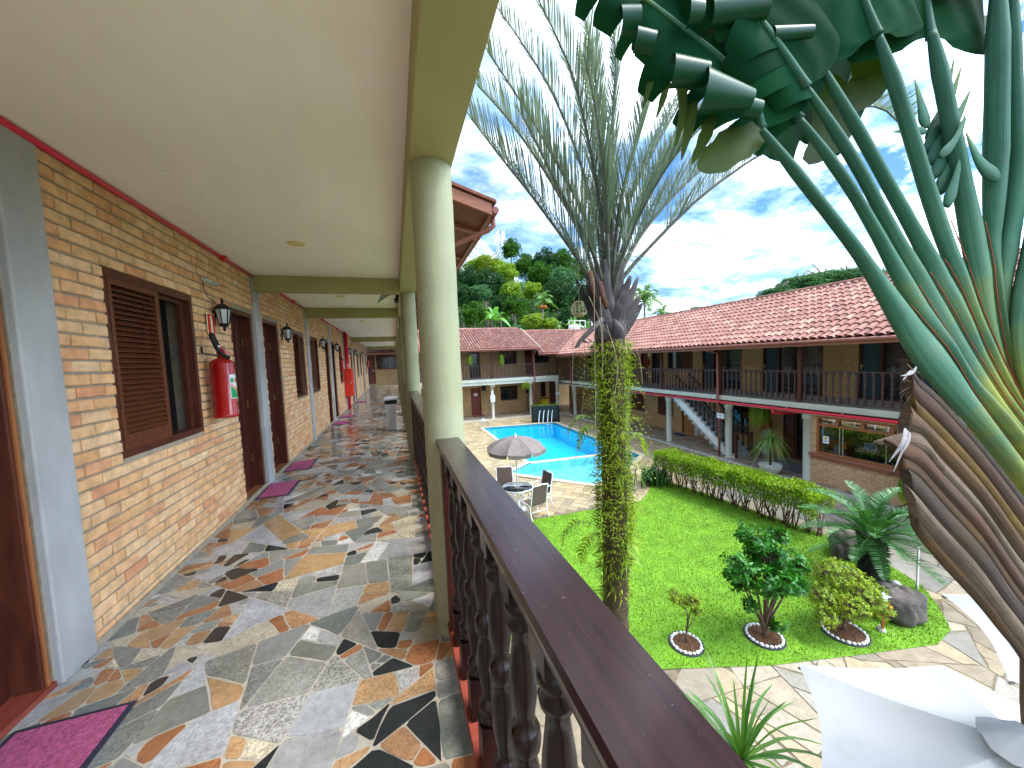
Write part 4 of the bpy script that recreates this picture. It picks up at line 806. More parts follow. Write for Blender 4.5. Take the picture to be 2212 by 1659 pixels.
dv = MB(); dv.bar((5.49, 15.12, G - .06), (10.49, 14.83, G - .06), .19, .12); dv.build('divider', M['coping'], pool, True, .01)
cp_ = offset_poly0(hole, .24); cm = MB()
for i in range(n):
    j = (i + 1) % n; cm.extrude([(hole[i][0], hole[i][1], G + .004), (hole[j][0], hole[j][1], G + .004), (cp_[j][0], cp_[j][1], G + .004), (cp_[i][0], cp_[i][1], G + .004)], (0, 0, .022))
cm.build('coping', M['coping'], pool, True)
for nm_, poly, mt in (('pool_water', pool_deep, 'water'), ('shallow_water', pool_sh, 'ripple')):
    sheet(nm_, poly, G - .085, M[mt])
ld = thing('pool_ladder', 'stainless steel ladder rails at the far left corner of the pool', 'ladder', (5.55, 23.5, G))
for dy in (-.22, .22):
    ld2 = MB(); ld2.tube(smooth_path([Vector((-.38, dy, 0)), Vector((-.38, dy, .5)), Vector((-.25, dy, .70)), Vector((.0, dy, .66)), Vector((.16, dy, .3)), Vector((.18, dy, -.4)), Vector((.18, dy, -1.0))], 24), .022, 8); ld2.build('rail', M['chrome'], ld)
for z in (-.25, -.55, -.85): MB().box(.14, .22, -.22, .22, z - .015, z + .015).build('step', M['chrome'], ld)
ft = thing('fountain_wall', 'dark mossy stone fountain block spouting water into the far end of the pool', 'fountain', (9.95, 24.2, G))
fm = MB(); rnd = random.Random(3)
fl = PZ(1149, 913, G); fr_ = PZ(1209, 911, G); fd = (fr_ - fl); fd.z = 0; fw = fd.length; fd.normalize(); fn = Vector((-fd.y, fd.x, 0)); fc = (fl + fr_) / 2
ft.location = (fc.x, fc.y, G); ft.rotation_euler.z = math.atan2(fd.y, fd.x); hw = fw / 2; FH = 1.22
rows = []
for z in (0, .3, .6, .9, 1.15, FH):
    row = []
    for k in range(40):
        t_ = k / 40 * 4; i = int(t_); f_ = t_ - i; c_ = [(-hw, 0), (hw, 0), (hw, .5), (-hw, .5)]; a = Vector(c_[i]); b = Vector(c_[(i + 1) % 4]); q = a.lerp(b, f_)
        row.append(Vector((q.x + rnd.uniform(-.02, .02), q.y + rnd.uniform(-.025, .025), z + (rnd.uniform(-.03, .03) if z > .1 else 0))))
    rows.append(row)
fm.grid(rows, True, True, True); fm.build('stone_block', M['fountain'], ft)
mb = MB()
for k in range(420):
    x, y = rnd.uniform(-hw - .02, hw + .02), rnd.uniform(-.03, .52); mb.leaf(Vector((x, y, FH - .02)), (Vector((rnd.gauss(0, .6), rnd.gauss(0, .6), .8))), Vector((0, 1, .3)), rnd.uniform(.05, .10), .04)
mb.build('moss_top', M['fern'], ft)
for k, x in enumerate((-.48, -.18, .14, .42)):
    j = MB(); x0 = x + .12
    j.tube([Vector((lerp(x0, x0 - .16, s_), -.03 - .42 * s_, .86 - .9 * s_ * s_ + .05 * s_)) for s_ in [q / 14 for q in range(15)]], [.016 + .012 * (q / 14) for q in range(15)], 7); j.build('water_jet', M['jet'], ft)
    j = MB()
    for q in range(26): a = rnd.uniform(0, 6.28); r_ = rnd.uniform(.02, .2); j.lathe([(0, -.01), (rnd.uniform(.012, .035), 0), (0, .014)], (x0 - .16 + r_ * math.cos(a), -.45 + r_ * .7 * math.sin(a), -.075), 6, False)
    j.build('splash', M['jet'], ft)
# ---------------------------------------------------------------- umbrella, table, chairs
ux, uy = 3.36, 10.43
um = thing('parasol', 'grey brown parasol with drooping valance above the glass table', 'parasol', (ux, uy, G))
top = PY(1117, 938, uy).z - G; edge = PY(1117, 966, uy).z - G; rad = abs(PY(1178, 955, uy).x - PY(1056, 955, uy).x) / 2 * 1.03
MB().tube([(0, 0, 0), (0, 0, top)], .021, 10).build('pole', M['white'], um)
MB().lathe([(.0, 0), (.26, 0), (.26, .05), (.07, .10), (.05, .3), (.0, .3)], (0, 0, 0), 24, False).build('base', M['white'], um)
NS = 8
def ur(k, r, z, sag=0): a = 2 * math.pi * k / NS + .2; return Vector((r * math.cos(a), r * math.sin(a), z))
cn = MB()
for k in range(NS):
    rows = []
    for s_ in range(9):
        f_ = s_ / 8; r = rad * f_; z = top - .06 - (top - .06 - edge) * (f_ ** 2.1)
        a, b = ur(k, r, z), ur(k + 1, r, z); rows.append([a.lerp(b, q / 6) - Vector((0, 0, .05 * f_ * math.sin(math.pi * q / 6))) for q in range(7)])
    cn.grid(rows, False, True)
cn.build('canopy', M['umbrella'], um)
for k in range(NS):
    a, b = ur(k, rad, edge), ur(k + 1, rad, edge); vl = MB()
    vl.grid([[a.lerp(b, q / 6) - Vector((0, 0, .05 * math.sin(math.pi * q / 6))) for q in range(7)], [a.lerp(b, .05 + .9 * q / 6) * 1.0 - Vector((0, 0, .13 + .02 * math.sin(math.pi * q / 6))) for q in range(7)]], False, True); vl.build('valance', M['umbrella'], um)
for k in range(NS): m = MB(); m.tube([ur(k, .02, top - .1), ur(k, rad * .5, lerp(top - .06, edge, .31) - .012), ur(k, rad, edge - .012)], .008, 5); m.build('rib', M['white'], um)
MB().lathe([(.035, top - .07), (.03, top - .03), (.014, top - .01), (.02, top + .03), (.0, top + .05)], (0, 0, 0), 10, False).build('finial', M['white'], um)
tb = thing('patio_table', 'round glass patio table with white metal frame under the parasol', 'table', (ux, uy, G))
MB().lathe([(.0, .715), (.46, .715), (.46, .725), (0, .725)], (0, 0, 0), 40, False).build('table_top', M['glass'], tb)
MB().tube([(.47 * math.cos(a * .2094), .47 * math.sin(a * .2094), .715) for a in range(31)], .018, 6, False).build('rim', M['white'], tb)
for k in range(4):
    a = k * math.pi / 2 + .5; c_, s_ = math.cos(a), math.sin(a)
    MB().tube(smooth_path([Vector((.40 * c_, .40 * s_, .70)), Vector((.22 * c_, .22 * s_, .45)), Vector((.2 * c_, .2 * s_, .3)), Vector((.42 * c_, .42 * s_, .0))], 14), .015, 7).build('leg', M['white'], tb)
MB().tube([(.21 * math.cos(a * .2618), .21 * math.sin(a * .2618), .38) for a in range(25)], .01, 6, False).build('ring_brace', M['white'], tb)
def chair_proto():
    t = thing('patio_chair', '', 'chair', (0, 0, 0), 0, 'patio chairs round the glass table')
    W = .26
    s_ = MB(); prof = smooth_path([Vector((0, .24, .43)), Vector((0, .0, .40)), Vector((0, -.20, .40)), Vector((0, -.25, .46)), Vector((0, -.30, .72)), Vector((0, -.36, 1.0))], 18)
    s_.grid([[p + Vector((-W, 0, 0)), p + Vector((0, 0, -.015)), p + Vector((W, 0, 0))] for p in prof]); s_.build('sling_seat', M['mesh'], t)
    for sx_ in (-1, 1): MB().tube([p + Vector((sx_ * (W + .01), 0, 0)) for p in prof] , .017, 7).build('side_rail', M['white'], t)
    MB().tube([(-W, -.36, 1.0), (0, -.37, 1.025), (W, -.36, 1.0)], .017, 7).build('top_bar', M['white'], t)
    for sx_ in (-1, 1):
        x = sx_ * (W + .035)
        MB().tube(smooth_path([Vector((x, .30, 0)), Vector((x, .22, .25)), Vector((x, .27, .56)), Vector((x, .15, .66)), Vector((x, -.1, .65)), Vector((x, -.29, .66))], 20), .016, 7).build('arm_frame', M['white'], t)
        MB().tube(smooth_path([Vector((x, -.34, 0)), Vector((x, -.24, .2)), Vector((x, -.20, .40)), Vector((x, .22, .42))], 14), .016, 7).build('rear_leg', M['white'], t)
    MB().tube([(-W - .03, .24, .28), (W + .03, .24, .28)], .012, 6).build('front_brace', M['white'], t); MB().tube([(-W - .03, -.26, .22), (W + .03, -.26, .22)], .012, 6).build('rear_brace', M['white'], t); return t
ch = chair_proto()
for i, (x, y, a, lb) in enumerate(((ux - .12, uy + .90, 2.95, 'brown sling patio chair at the back left of the glass table'), (ux + .74, uy + .12, 1.75, 'brown sling patio chair on the right of the table, seen from the side'), (ux + .30, uy - .56, .25, 'brown sling patio chair nearest the lawn with its back to the camera'))):
    o = ch if i == 0 else copy_tree(ch); o.location = (x, y, G); o.rotation_euler.z = a; o['label'] = lb
lg = thing('sun_lounger', 'white framed sun lounger partly hidden behind the nearest column and rail', 'sun lounger', (2.0, 15.2, G), .3)
def lounger(t):
    for sx_ in (-.3, .3): MB().tube([(sx_, -.95, .3), (sx_, .3, .3), (sx_, .95, .62)], .018, 7).build('side_rail', M['white'], t)
    for x, y in ((-.3, -.8), (.3, -.8), (-.3, .35), (.3, .35)): MB().tube([(x, y, 0), (x, y, .3)], .018, 7).build('leg', M['white'], t)
    MB().grid([[(-.29, y, z), (.29, y, z)] for y, z in ((-.95, .305), (.3, .305), (.95, .625))], False, False).build('sling', M['mesh'], t)
lounger(lg)
for k, (x, y) in enumerate(((2.1, 13.2), (2.2, 11.4))):
    o = copy_tree(lg); o.location = (x, y, G); o['label'] = ['white framed sun lounger with brown sling beside the handrail, middle one of three', 'white framed sun lounger nearest the parasol'][k]; o['group'] = 'sun loungers left of the pool'
lg['group'] = 'sun loungers left of the pool'
# ---------------------------------------------------------------- planting
def pebble_mesh(sd):
    r_ = random.Random(sd); mb = MB(); rows = []
    for i in range(5):
        ph = math.pi * i / 4 - math.pi / 2; rows.append([Vector((math.cos(ph) * math.cos(a * 1.047) * .034 * r_.uniform(.85, 1.1) + (0), math.cos(ph) * math.sin(a * 1.047) * .025 * r_.uniform(.9, 1.1), math.sin(ph) * .024)) for a in range(6)])
    mb.grid(rows, True); return mb.mesh('pebble', M['pebble'])
pebs = [pebble_mesh(k) for k in range(3)]
rl = ['smallest white pebble ring with bark mulch, around the thin young shrub', 'white pebble ring around the dark green camellia', 'white pebble ring around the wide yellow green bush', 'pebble ring of bark mulch behind the yellow green bush', 'small mulch ring with garden ornaments beside the cycad trunk']
for i, (x, y, r) in enumerate(rings):
    t = thing('planting_ring', rl[i], 'planting ring', (x, y, G + .012), 0, 'pebble edged planting rings')
    mb = MB(); rr_ = random.Random(i); m_ = [[Vector((r * f_ * math.cos(a * .314), r * f_ * math.sin(a * .314), .012 + .02 * (1 - f_) + rr_.uniform(-.006, .008))) for a in range(20)] for f_ in (1, .8, .55, .3, .02)]
    mb.grid(m_, True, False); mu = mb.build('mulch', M['soil'], t)
    chips = MB()
    for k in range(260): a = rr_.uniform(0, 6.283); q = r * math.sqrt(rr_.random()) * .92; d = Vector((rr_.gauss(0, 1), rr_.gauss(0, 1), rr_.uniform(0, .5))).normalized(); chips.quadleaf(Vector((q * math.cos(a), q * math.sin(a), .03)), d, d.cross(Vector((0, 0, 1))), rr_.uniform(.02, .05), .006)
    chips.build('bark_chips', M['soil'], mu)
    np_ = int(2 * math.pi * r / .064)
    MB().lathe([(r + .045, -.01), (r + .045, .02), (r + .028, .02), (r + .028, -.01)], (0, 0, 0), 30, False).build('edging', M['matedge'], t)
    for k in range(np_):
        a = 2 * math.pi * k / np_; o = mesh_obj('pebble', pebs[k % 3], t, (r * math.cos(a), r * math.sin(a), .022)); o.rotation_euler = (rr_.uniform(-.3, .3), rr_.uniform(-.3, .3), a + 1.57 + rr_.uniform(-.3, .3)); s_ = rr_.uniform(.85, 1.2) * (1 if i < 3 else .9); o.scale = (s_, s_, s_)
def branching(mb, tips, base, r0, rnd, sag=.15):
    for tp in tips:
        mid = base.lerp(tp, .45) + Vector((rnd.gauss(0, .04), rnd.gauss(0, .04), .05)); mb.tube(smooth_path([base, mid, tp], 8), [lerp(r0, r0 * .25, q / 8) for q in range(9)], 6)
def shrub(name, label, cat, base, blobs, nleaf, L, w, mat, r0, seed, group=None, up=.5, flow=1.0):
    rnd = random.Random(seed); t = thing(name, label, cat, base, 0, group); st = MB(); ntr = max(1, len(blobs) // 3)
    tips = [Vector(b[0]) for b in blobs]; fork = Vector((0, 0, min(tp.z for tp in tips) * .35))
    st.tube([(0, 0, 0), fork], [r0, r0 * .85], 8); branching(st, tips, fork, r0 * .7, rnd)
    lf = MB(); tot = sum(b[1] ** 2 for b in blobs)
    for c_, rad_ in blobs:
        c_ = Vector(c_); k = int(nleaf * rad_ ** 2 / tot)
        for q in range(k // 6):
            d = rv().normalized(); p = c_ + Vector((d.x, d.y, d.z * .85)) * rad_ * (rnd.uniform(.35, 1.0) ** .5) * rnd.uniform(.8, 1.12)
            st.tube([c_.lerp(p, .25), p], [.004, .002], 4, False)
            ax = (d + Vector((0, 0, up)) + rv(.25)).normalized()
            for z in range(6):
                a = z * 2.4 + rnd.random(); _, u, v = frame(ax); o = (u * math.cos(a) + v * math.sin(a)) * .9 + ax * rnd.uniform(.1, .7)
                lf.leaf(p - ax * (z * L * .16), o.normalized(), ax, L * rnd.uniform(.7, 1.15), w * rnd.uniform(.8, 1.1))
    st.build('stems', M['twig'], t); lf.build('foliage', mat, t); return t
r1, r2_, r3 = rings[0], rings[1], rings[2]
shrub('young_shrub', 'thin young shrub with sparse yellow green leaves in the smallest pebble ring', 'shrub', (r1[0], r1[1], G + .03), [((-.16, .06, .78), .13), ((.14, .0, .66), .15), ((.02, .1, .62), .1), ((.18, -.05, .50), .1)], 1500, .032, .016, M['topiary'], .016, 2)
shrub('camellia_bush', 'tall glossy dark green bush with open branches in the middle pebble ring', 'bush', (r2_[0], r2_[1], G + .03), [((-.12, .12, 1.62), .26), ((.36, .06, 1.55), .2), ((-.5, .05, 1.22), .26), ((.05, .0, 1.32), .34), ((.55, .0, 1.1), .27), ((.3, .25, 1.15), .28), ((-.25, -.15, 1.08), .28), ((.35, -.2, .95), .24), ((-.35, .15, .95), .22), ((.0, -.3, 1.05), .22), ((.62, .1, .8), .16), ((-.3, 0, .6), .13), ((.1, -.15, .25), .12)], 2900, .105, .055, M['camellia'], .035, 3, up=.4)
shrub('azalea_bush', 'wide yellow green azalea bush in the largest pebble ring beside the rock', 'bush', (r3[0], r3[1], G + .03), [((-.35, .1, .62), .26), ((.0, .2, .85), .3), ((.32, .15, .72), .3), ((.62, .1, .55), .26), ((.2, -.15, .6), .28), ((-.15, -.2, .55), .25), ((.85, .05, .42), .2), ((-.5, -.05, .42), .2), ((.45, -.2, .42), .22), ((-.1, .15, .5), .25)], 9500, .042, .02, M['topiary'], .028, 4)
# cycad
cy = thing('cycad', 'dark green cycad with a thick black trunk and stiff arching fronds', 'cycad', (rings[4][0] - .02 + .02, 4.52, G)); cb = PZ(1882, 1259, G); cy.location = (cb.x, cb.y, G)
rnd = random.Random(9); tk = MB(); rows = []
for i in range(15):
    z = i / 14 * 1.0; r = .23 - .04 * math.sin(i / 14 * 3.1) ; rows.append([Vector((r * math.cos(a * .2618) * rnd.uniform(.93, 1.07), r * math.sin(a * .2618) * rnd.uniform(.93, 1.07), z)) for a in range(24)])
tk.grid(rows, True, False, True)
for k in range(420): a = rnd.uniform(0, 6.283); z = rnd.uniform(.02, .98); r = .20; d = Vector((math.cos(a), math.sin(a), .5)).normalized(); tk.leaf(Vector((r * math.cos(a), r * math.sin(a), z)), d, Vector((0, 0, 1)), .07, .05)
tk.build('trunk', plain('cycad_trunk', (.025, .03, .022), .95, .3, 20, .5, 40), cy)
def pinnate(mb, stem, path, nl, L, w, ang=.9, lift=.35, droop=.15, start=.12, rr=.01, both=True, jit=.08, rnd=random):
    n = len(path); 
    stem.tube(path, [lerp(rr, rr * .25, i / (n - 1)) for i in range(n)], 6, False)
    for k in range(nl):
        t_ = start + (1 - start) * (k + .5) / nl; p = poly_at(path, t_); d = (poly_at(path, min(1, t_ + .02)) - poly_at(path, max(0, t_ - .02))).normalized()
        sd = d.cross(Vector((0, 0, 1))); sd = sd.normalized() if sd.length > 1e-3 else Vector((1, 0, 0)); upv = sd.cross(d)
        l = L * (math.sin(math.pi * min(1, .12 + .9 * t_)) ** .6) * rnd.uniform(.9, 1.08)
        for s_ in (-1, 1):
            o = (sd * s_ * math.sin(ang) + d * math.cos(ang) + upv * lift + rv(jit)).normalized(); e = p + o * l; e2 = e - Vector((0, 0, droop * l))
            mb.blade([p, p + o * l * .55, e2], [w, w * .8, w * .1], upv + rv(.2))
for k in range(34):
    a = k * 2.399; el = lerp(1.15, -.28, (k / 33) ** .8); fr_m, st_ = MB(), MB(); L = rnd.uniform(1.1, 1.3)
    h = Vector((math.cos(a), math.sin(a), 0)); path = smooth_path([Vector((h.x * .08, h.y * .08, .98)), Vector((0, 0, .98)) + h * (L * .5 * math.cos(el)) + Vector((0, 0, L * .5 * math.sin(el) + .02)), Vector((0, 0, .98)) + h * (L * math.cos(el * .75)) + Vector((0, 0, L * math.sin(el) * .8 - .12))], 10)
    pinnate(fr_m, st_, path, 50, .20, .0155, .95, .35, .05, .15, .012, True, .05, rnd); ob = fr_m.build('frond', M['cycad'], cy); st_.build('frond_stem', M['lily'], ob)
def boulder(label, c, sx_, sy_, sz_, seed, rz=0):
    r_ = random.Random(seed); mb = MB(); rows = []; ph = [r_.uniform(0, 6.28) for _ in range(8)]
    for i in range(31):
        la = math.pi * i / 30 - math.pi / 2; row = []
        for k in range(48):
            lo = 2 * math.pi * k / 48; nv_ = Vector((math.cos(la) * math.cos(lo), math.cos(la) * math.sin(lo), math.sin(la))); q = 1 + .22 * mnoise.noise(nv_ * 1.6 + Vector((seed, 0, 0))) + .10 * mnoise.noise(nv_ * 4 + Vector((0, seed, 0))) + .05 * mnoise.noise(nv_ * 9) + .04 * math.sin(2 * lo + ph[0]) + .05 * math.sin(3 * lo + la + ph[1]) + .02 * math.sin(5 * lo + ph[2]) + r_.uniform(-.015, .015)
            cl = math.copysign(abs(math.cos(la)) ** .75, math.cos(la)); sl_ = math.copysign(abs(math.sin(la)) ** .8, math.sin(la)); row.append(Vector((cl * math.cos(lo) * q * sx_, cl * math.sin(lo) * q * sy_, sl_ * sz_ * q + sz_ * .72)))
        rows.append(row)
    mb.grid(rows, True, True); o = mb.build('boulder', M['rock']); o.location = (c[0], c[1], G); o.rotation_euler.z = rz; return tag(o, label, 'boulder', 'garden boulders')
b1 = PZ(1966, 1352, G); boulder('smooth dark grey boulder at the corner of the lawn next to the little wooden sign', (b1.x + .05, b1.y + .18), .34, .28, .30, 4, -.5)
b2 = PZ(1833, 1205, G); boulder('two toned brown boulder half hidden behind the cycad trunk', (b2.x + .05, b2.y + .1), .34, .28, .30, 8, .4)
wp = PZ(1981, 1274, G); t = thing('marker_post', 'slim white marker post at the edge of the lawn beside the cycad', 'post', (wp.x, wp.y, G)); MB().box(-.02, .02, -.012, .012, 0, .82).build('post', M['whitepaint'], t, False, .003); MB().box(-.022, .022, -.0135, .0135, .0, .10).build('base_band', M['concrete'], t)
sg = PZ(1906, 1366, G); t = thing('garden_sign', 'little wooden signpost with two red brown boards topped by a white bird', 'sign', (sg.x, sg.y, G), -.5)
MB().box(-.018, .018, -.012, .012, 0, .52).build('stake', M['jamb'], t, False, .002)
m = MB(); m.obox((0, -.02, .33), Vector((.13, 0, .02)), Vector((0, .008, 0)), Vector((-.006, 0, .045))); m.build('lower_board', M['redwood'], t, False, .004)
m = MB(); m.obox((-.02, -.02, .45), Vector((.10, 0, .02)), Vector((0, .008, 0)), Vector((-.006, 0, .045))); m.build('upper_board', M['redwood'], t, False, .004)
m = MB(); m.lathe([(0, -.05), (.035, -.035), (.05, 0), (.035, .035), (.0, .05)], (-.0, -.0, .57), 12, False); m.lathe([(0, -.03), (.026, -.01), (.028, .01), (.0, .032)], (-.01, -.01, .645), 10, False); m.leaf(Vector((.02, 0, .57)), Vector((1, 0, .4)), Vector((0, 1, 0)), .11, .06); m.build('bird_figure', M['white'], t)
m = MB(); m.lathe([(0, -.03), (.022, -.015), (.024, .015), (.0, .03)], (.105, -.0, .43), 10, False); m.build('orange_ornament', M['orange'], t); m = MB(); m.lathe([(.06, 0), (.07, .02), (.03, .09), (.0, .1)], (.0, .03, 0), 8, False); m.build('base_figure', M['cream'], t)
gn = thing('garden_ornament', 'small round red, white and green ornament lying beside the cycad trunk', 'ornament', (cb.x + .12, cb.y - .30, G + .02))
for k, (c_, mt, r_) in enumerate((((0, 0, .09), 'whitepaint', .085), ((-.03, -.06, .05), 'green', .06), ((.07, -.02, .06), 'magenta', .055), ((.03, -.1, .03), 'fire', .035))): m = MB(); m.lathe([(r_ * math.cos(q * .39 - 1.57), r_ * math.sin(q * .39 - 1.57)) for q in range(9)], c_, 12, False); m.build(['round_body', 'green_foot', 'pink_arm', 'red_foot'][k], M[mt], gn)
for i, (u, v, s_, c_, lb) in enumerate(((1667, 1392, .16, 'twig', 'curled dry brown leaf lying on the grass just below the middle pebble ring'), (1570, 1233 + 100, .07, 'yellow', 'small yellow fallen leaf on the lawn left of the dark green bush'))):
    p = PZ(u, v, G + .035); t = thing('fallen_leaf', lb, 'leaf', tuple(p)); m = MB(); m.blade(smooth_path([Vector((-s_ / 2, 0, .01)), Vector((0, .01, .03)), Vector((s_ / 2, -.01, .005))], 8), [.01 * s_ / .1 + .05 * s_ * 8 * math.sin(math.pi * q / 8) for q in range(9)], Vector((0, .35, 1))); m.build('blade', M[c_], t)
# hedge
h0, h1 = Vector((8.95, 10.75, 0)), Vector((9.62, 5.9, 0)); hz0, hz1 = G + .62, G + 1.08
hg = thing('hedge', 'long clipped bright green hedge with bare stems along the lawn', 'hedge', (9.3, 8.3, G)); rnd = random.Random(21)
lf, st = MB(), MB(); hd = (h1 - h0); hl = hd.length; hd.normalize(); hn = Vector((-hd.y, hd.x, 0))
for k in range(25000):
    u = rnd.random(); q = rnd.random(); wv = .40
    if q < .55: s_ = rnd.uniform(-wv, wv); z = hz1 + rnd.gauss(0, .035)
    else: s_ = (wv if rnd.random() < .5 else -wv) + rnd.gauss(0, .05); z = lerp(hz1, hz0, rnd.random() ** 1.3) + rnd.gauss(0, .05)
    if rnd.random() < .06: z -= rnd.uniform(0, .3)
    taper_ = 1 if u < .9 else 1 - (u - .9) * 3
    p = h0 + hd * (u * hl) + hn * (s_ * (.92 + .1 * math.sin(u * 40))) + Vector((0, 0, z - (1 - taper_) * .25 + .03 * math.sin(u * 23) - .12 * max(0, u - .75) * 4 * 0))
    d = Vector((rnd.gauss(0, .6), rnd.gauss(0, .6), rnd.uniform(.1, 1))).normalized(); lf.leaf(p, d, rv(), rnd.uniform(.05, .085), rnd.uniform(.03, .045), .15, .1)
for k in range(26):
    p = h0 + hd * (hl * (k + .5) / 26) + Vector((rnd.gauss(0, .05), rnd.gauss(0, .05), G))
    for q in range(6): 
        e = p + Vector((rnd.gauss(0, .16), rnd.gauss(0, .16), rnd.uniform(.7, .95))); st.tube(smooth_path([p + Vector((rnd.gauss(0, .03), rnd.gauss(0, .03), 0)), p.lerp(e, .5) + Vector((rnd.gauss(0, .05), rnd.gauss(0, .05), 0)), e], 6), [.014, .012, .011, .01, .009, .008, .006], 5)
lf.build('foliage', M['hedge'], hg, True); st.build('stems', M['twig'], hg, True)
ap = thing('lily_clump', 'clump of dark strap leaved lilies at the far end of the hedge', 'plant', (8.55, 10.65, G)); lf = MB()
for k in range(190):
    a = rnd.uniform(0, 6.283); c_ = Vector((rnd.gauss(0, .22), rnd.gauss(0, .22), 0)); h = Vector((math.cos(a), math.sin(a), 0)); L = rnd.uniform(.5, .95); lean = rnd.uniform(.25, .75)
    lf.blade(smooth_path([c_, c_ + h * L * lean * .35 + Vector((0, 0, L * .62)), c_ + h * L * lean + Vector((0, 0, L * .75 - lean * .3))], 6), [.03, .042, .045, .042, .034, .02, .004], h.cross(Vector((0, 0, 1))).cross(h) + Vector((0, 0, .1)))
lf.build('leaves', M['lily'], ap)
m = MB()
for k in range(5): a = rnd.uniform(0, 6.28); q = Vector((rnd.gauss(0, .2), rnd.gauss(0, .2), rnd.uniform(.75, .95))); m.tube([(q.x * .4, q.y * .4, 0), q], .006, 5); [m.leaf(q, rv(), Vector((0, 0, 1)), .08, .03) for _ in range(6)]
m.build('flower_stalks', M['fern'], ap)
# strap leaved plant below the handrail and palm tips in the corner
def rosette(name, label, cat, crown, base, n, L, w, mat, seed, elmin=.1, elmax=1.45, trunk_r=.05, bendk=.5, group=None):
    rnd = random.Random(seed); t = thing(name, label, cat, base, 0, group); c_ = Vector(crown) - Vector(base)
    MB().tube([(0, 0, 0), c_ * .5 + Vector((.03, 0, 0)), c_], [trunk_r * 1.2, trunk_r, trunk_r * .8], 9).build('stem', M['palmbark'], t); lf = MB()
    for k in range(n):
        a = k * 2.399 + rnd.uniform(-.2, .2); el = lerp(elmax, elmin, (k / n) ** .8) + rnd.gauss(0, .06); l = L * rnd.uniform(.7, 1.1); h = Vector((math.cos(a), math.sin(a), 0)); d = h * math.cos(el) + Vector((0, 0, math.sin(el)))
        p1 = c_ + d * l * .5; p2 = c_ + d * l + (h * .15 - Vector((0, 0, 1))) * l * bendk * math.cos(el); side = h.cross(Vector((0, 0, 1)))
        lf.blade(smooth_path([c_ + h * .01, p1, p2], 7), [w * .8, w, w, w * .95, w * .8, w * .6, w * .4, w * .05], side.cross(d))
    lf.build('leaves', mat, t); return t
cr = P(1600, 1640, 2.75); rosette('dracaena', 'spiky green strap leaved plant rising just outside the handrail', 'plant', cr, (cr.x, cr.y, G), 54, .78, .028, M['grassplant'], 5, -.35, 1.5, .035, .35)
cr = P(2230, 1800, 3.1); rosette('yucca', 'narrow leaf tips poking up in front of the white parasol in the bottom corner', 'plant', cr, (cr.x, cr.y, G), 44, .85, .03, M['grassplant'], 8, .0, 1.5, .04, .3)
# white tent canopies
def tent(label, V_, peak):
    t = thing('white_parasol', label, 'parasol', (peak.x, peak.y, G), 0, 'white parasols beside the lawn'); N = 12; mb = MB()
    for a, b in [(V_[k], V_[(k + 1) % 6]) for k in range(6)]:
        rows = []
        m_ = (a + b) / 2
        for i in range(N + 1):
            f_ = i / N; row = []
            for j in range(N + 1):
                g_ = j / N; p = a.lerp(b, g_); p = p.lerp(peak, .07 * math.sin(math.pi * g_)); q = p.lerp(peak, f_)
                q.z -= .05 * math.sin(math.pi * f_) * (.5 + .5 * math.sin(math.pi * g_)) ; row.append(q)
            rows.append(row)
        mb.grid(rows, False, True)
    mb.build('canopy', M['sail'], t, True)
    MB().tube([(0, 0, 0), (0, 0, peak.z - G)], .04, 10).build('pole', M['whitepaint'], t)
    for c_ in V_: MB().tube([Vector((peak.x, peak.y, peak.z - .08)), c_.lerp(peak, .5) - Vector((0, 0, .09)), c_ - Vector((0, 0, .03))], .010, 5).build('rib', M['steel'], t, True)
    r_ = random.Random(2); cp2 = MB(); rows = []
    for i in range(9):
        f_ = i / 8; rows.append([peak + Vector((math.cos(a * .2094) * (.01 + .17 * f_) * (1 + .05 * f_ * math.sin(a * .2094 * 5 + 1)), math.sin(a * .2094) * (.01 + .17 * f_) * (1 + .05 * f_ * math.cos(a * .2094 * 4)), .055 * (1 - f_ ** 1.6) + .018 + f_ * (.011 * math.sin(a * .2094 * 7 + 3 * f_) + .008 * math.sin(a * .2094 * 11 + 1)) - .05 * f_)) for a in range(30)])
    cp2.grid(rows, True, True); cp2.build('peak_cap', M['sail'], t, True)
    return t
ZT = -2.45
def hexa(a, b, right=True):
    e = b - a; o = a + Matrix.Rotation(R(-60 if right else 60), 3, 'Z') @ e; return o, [o + Matrix.Rotation(R((-60 if right else 60) * k), 3, 'Z') @ (a - o) for k in range(6)]
A_, B_ = PZ(1725, 1435, ZT), PZ(2035, 1437, ZT); o_, vs_ = hexa(A_, B_); tent('large white hexagonal parasol nearest the camera, with a stained front panel and wrinkled top cap', vs_, o_ + Vector((0, 0, .36)))
E_, F_ = PZ(2035, 1283, ZT), PZ(2178, 1468, ZT); e_ = F_ - E_; right = (Matrix.Rotation(R(-60), 3, 'Z') @ e_).x > (Matrix.Rotation(R(60), 3, 'Z') @ e_).x
o_, vs_ = hexa(E_, F_, right); tent('second white hexagonal parasol, mostly hidden below the leaning brown palm trunk', vs_, o_ + Vector((0, 0, .42)))
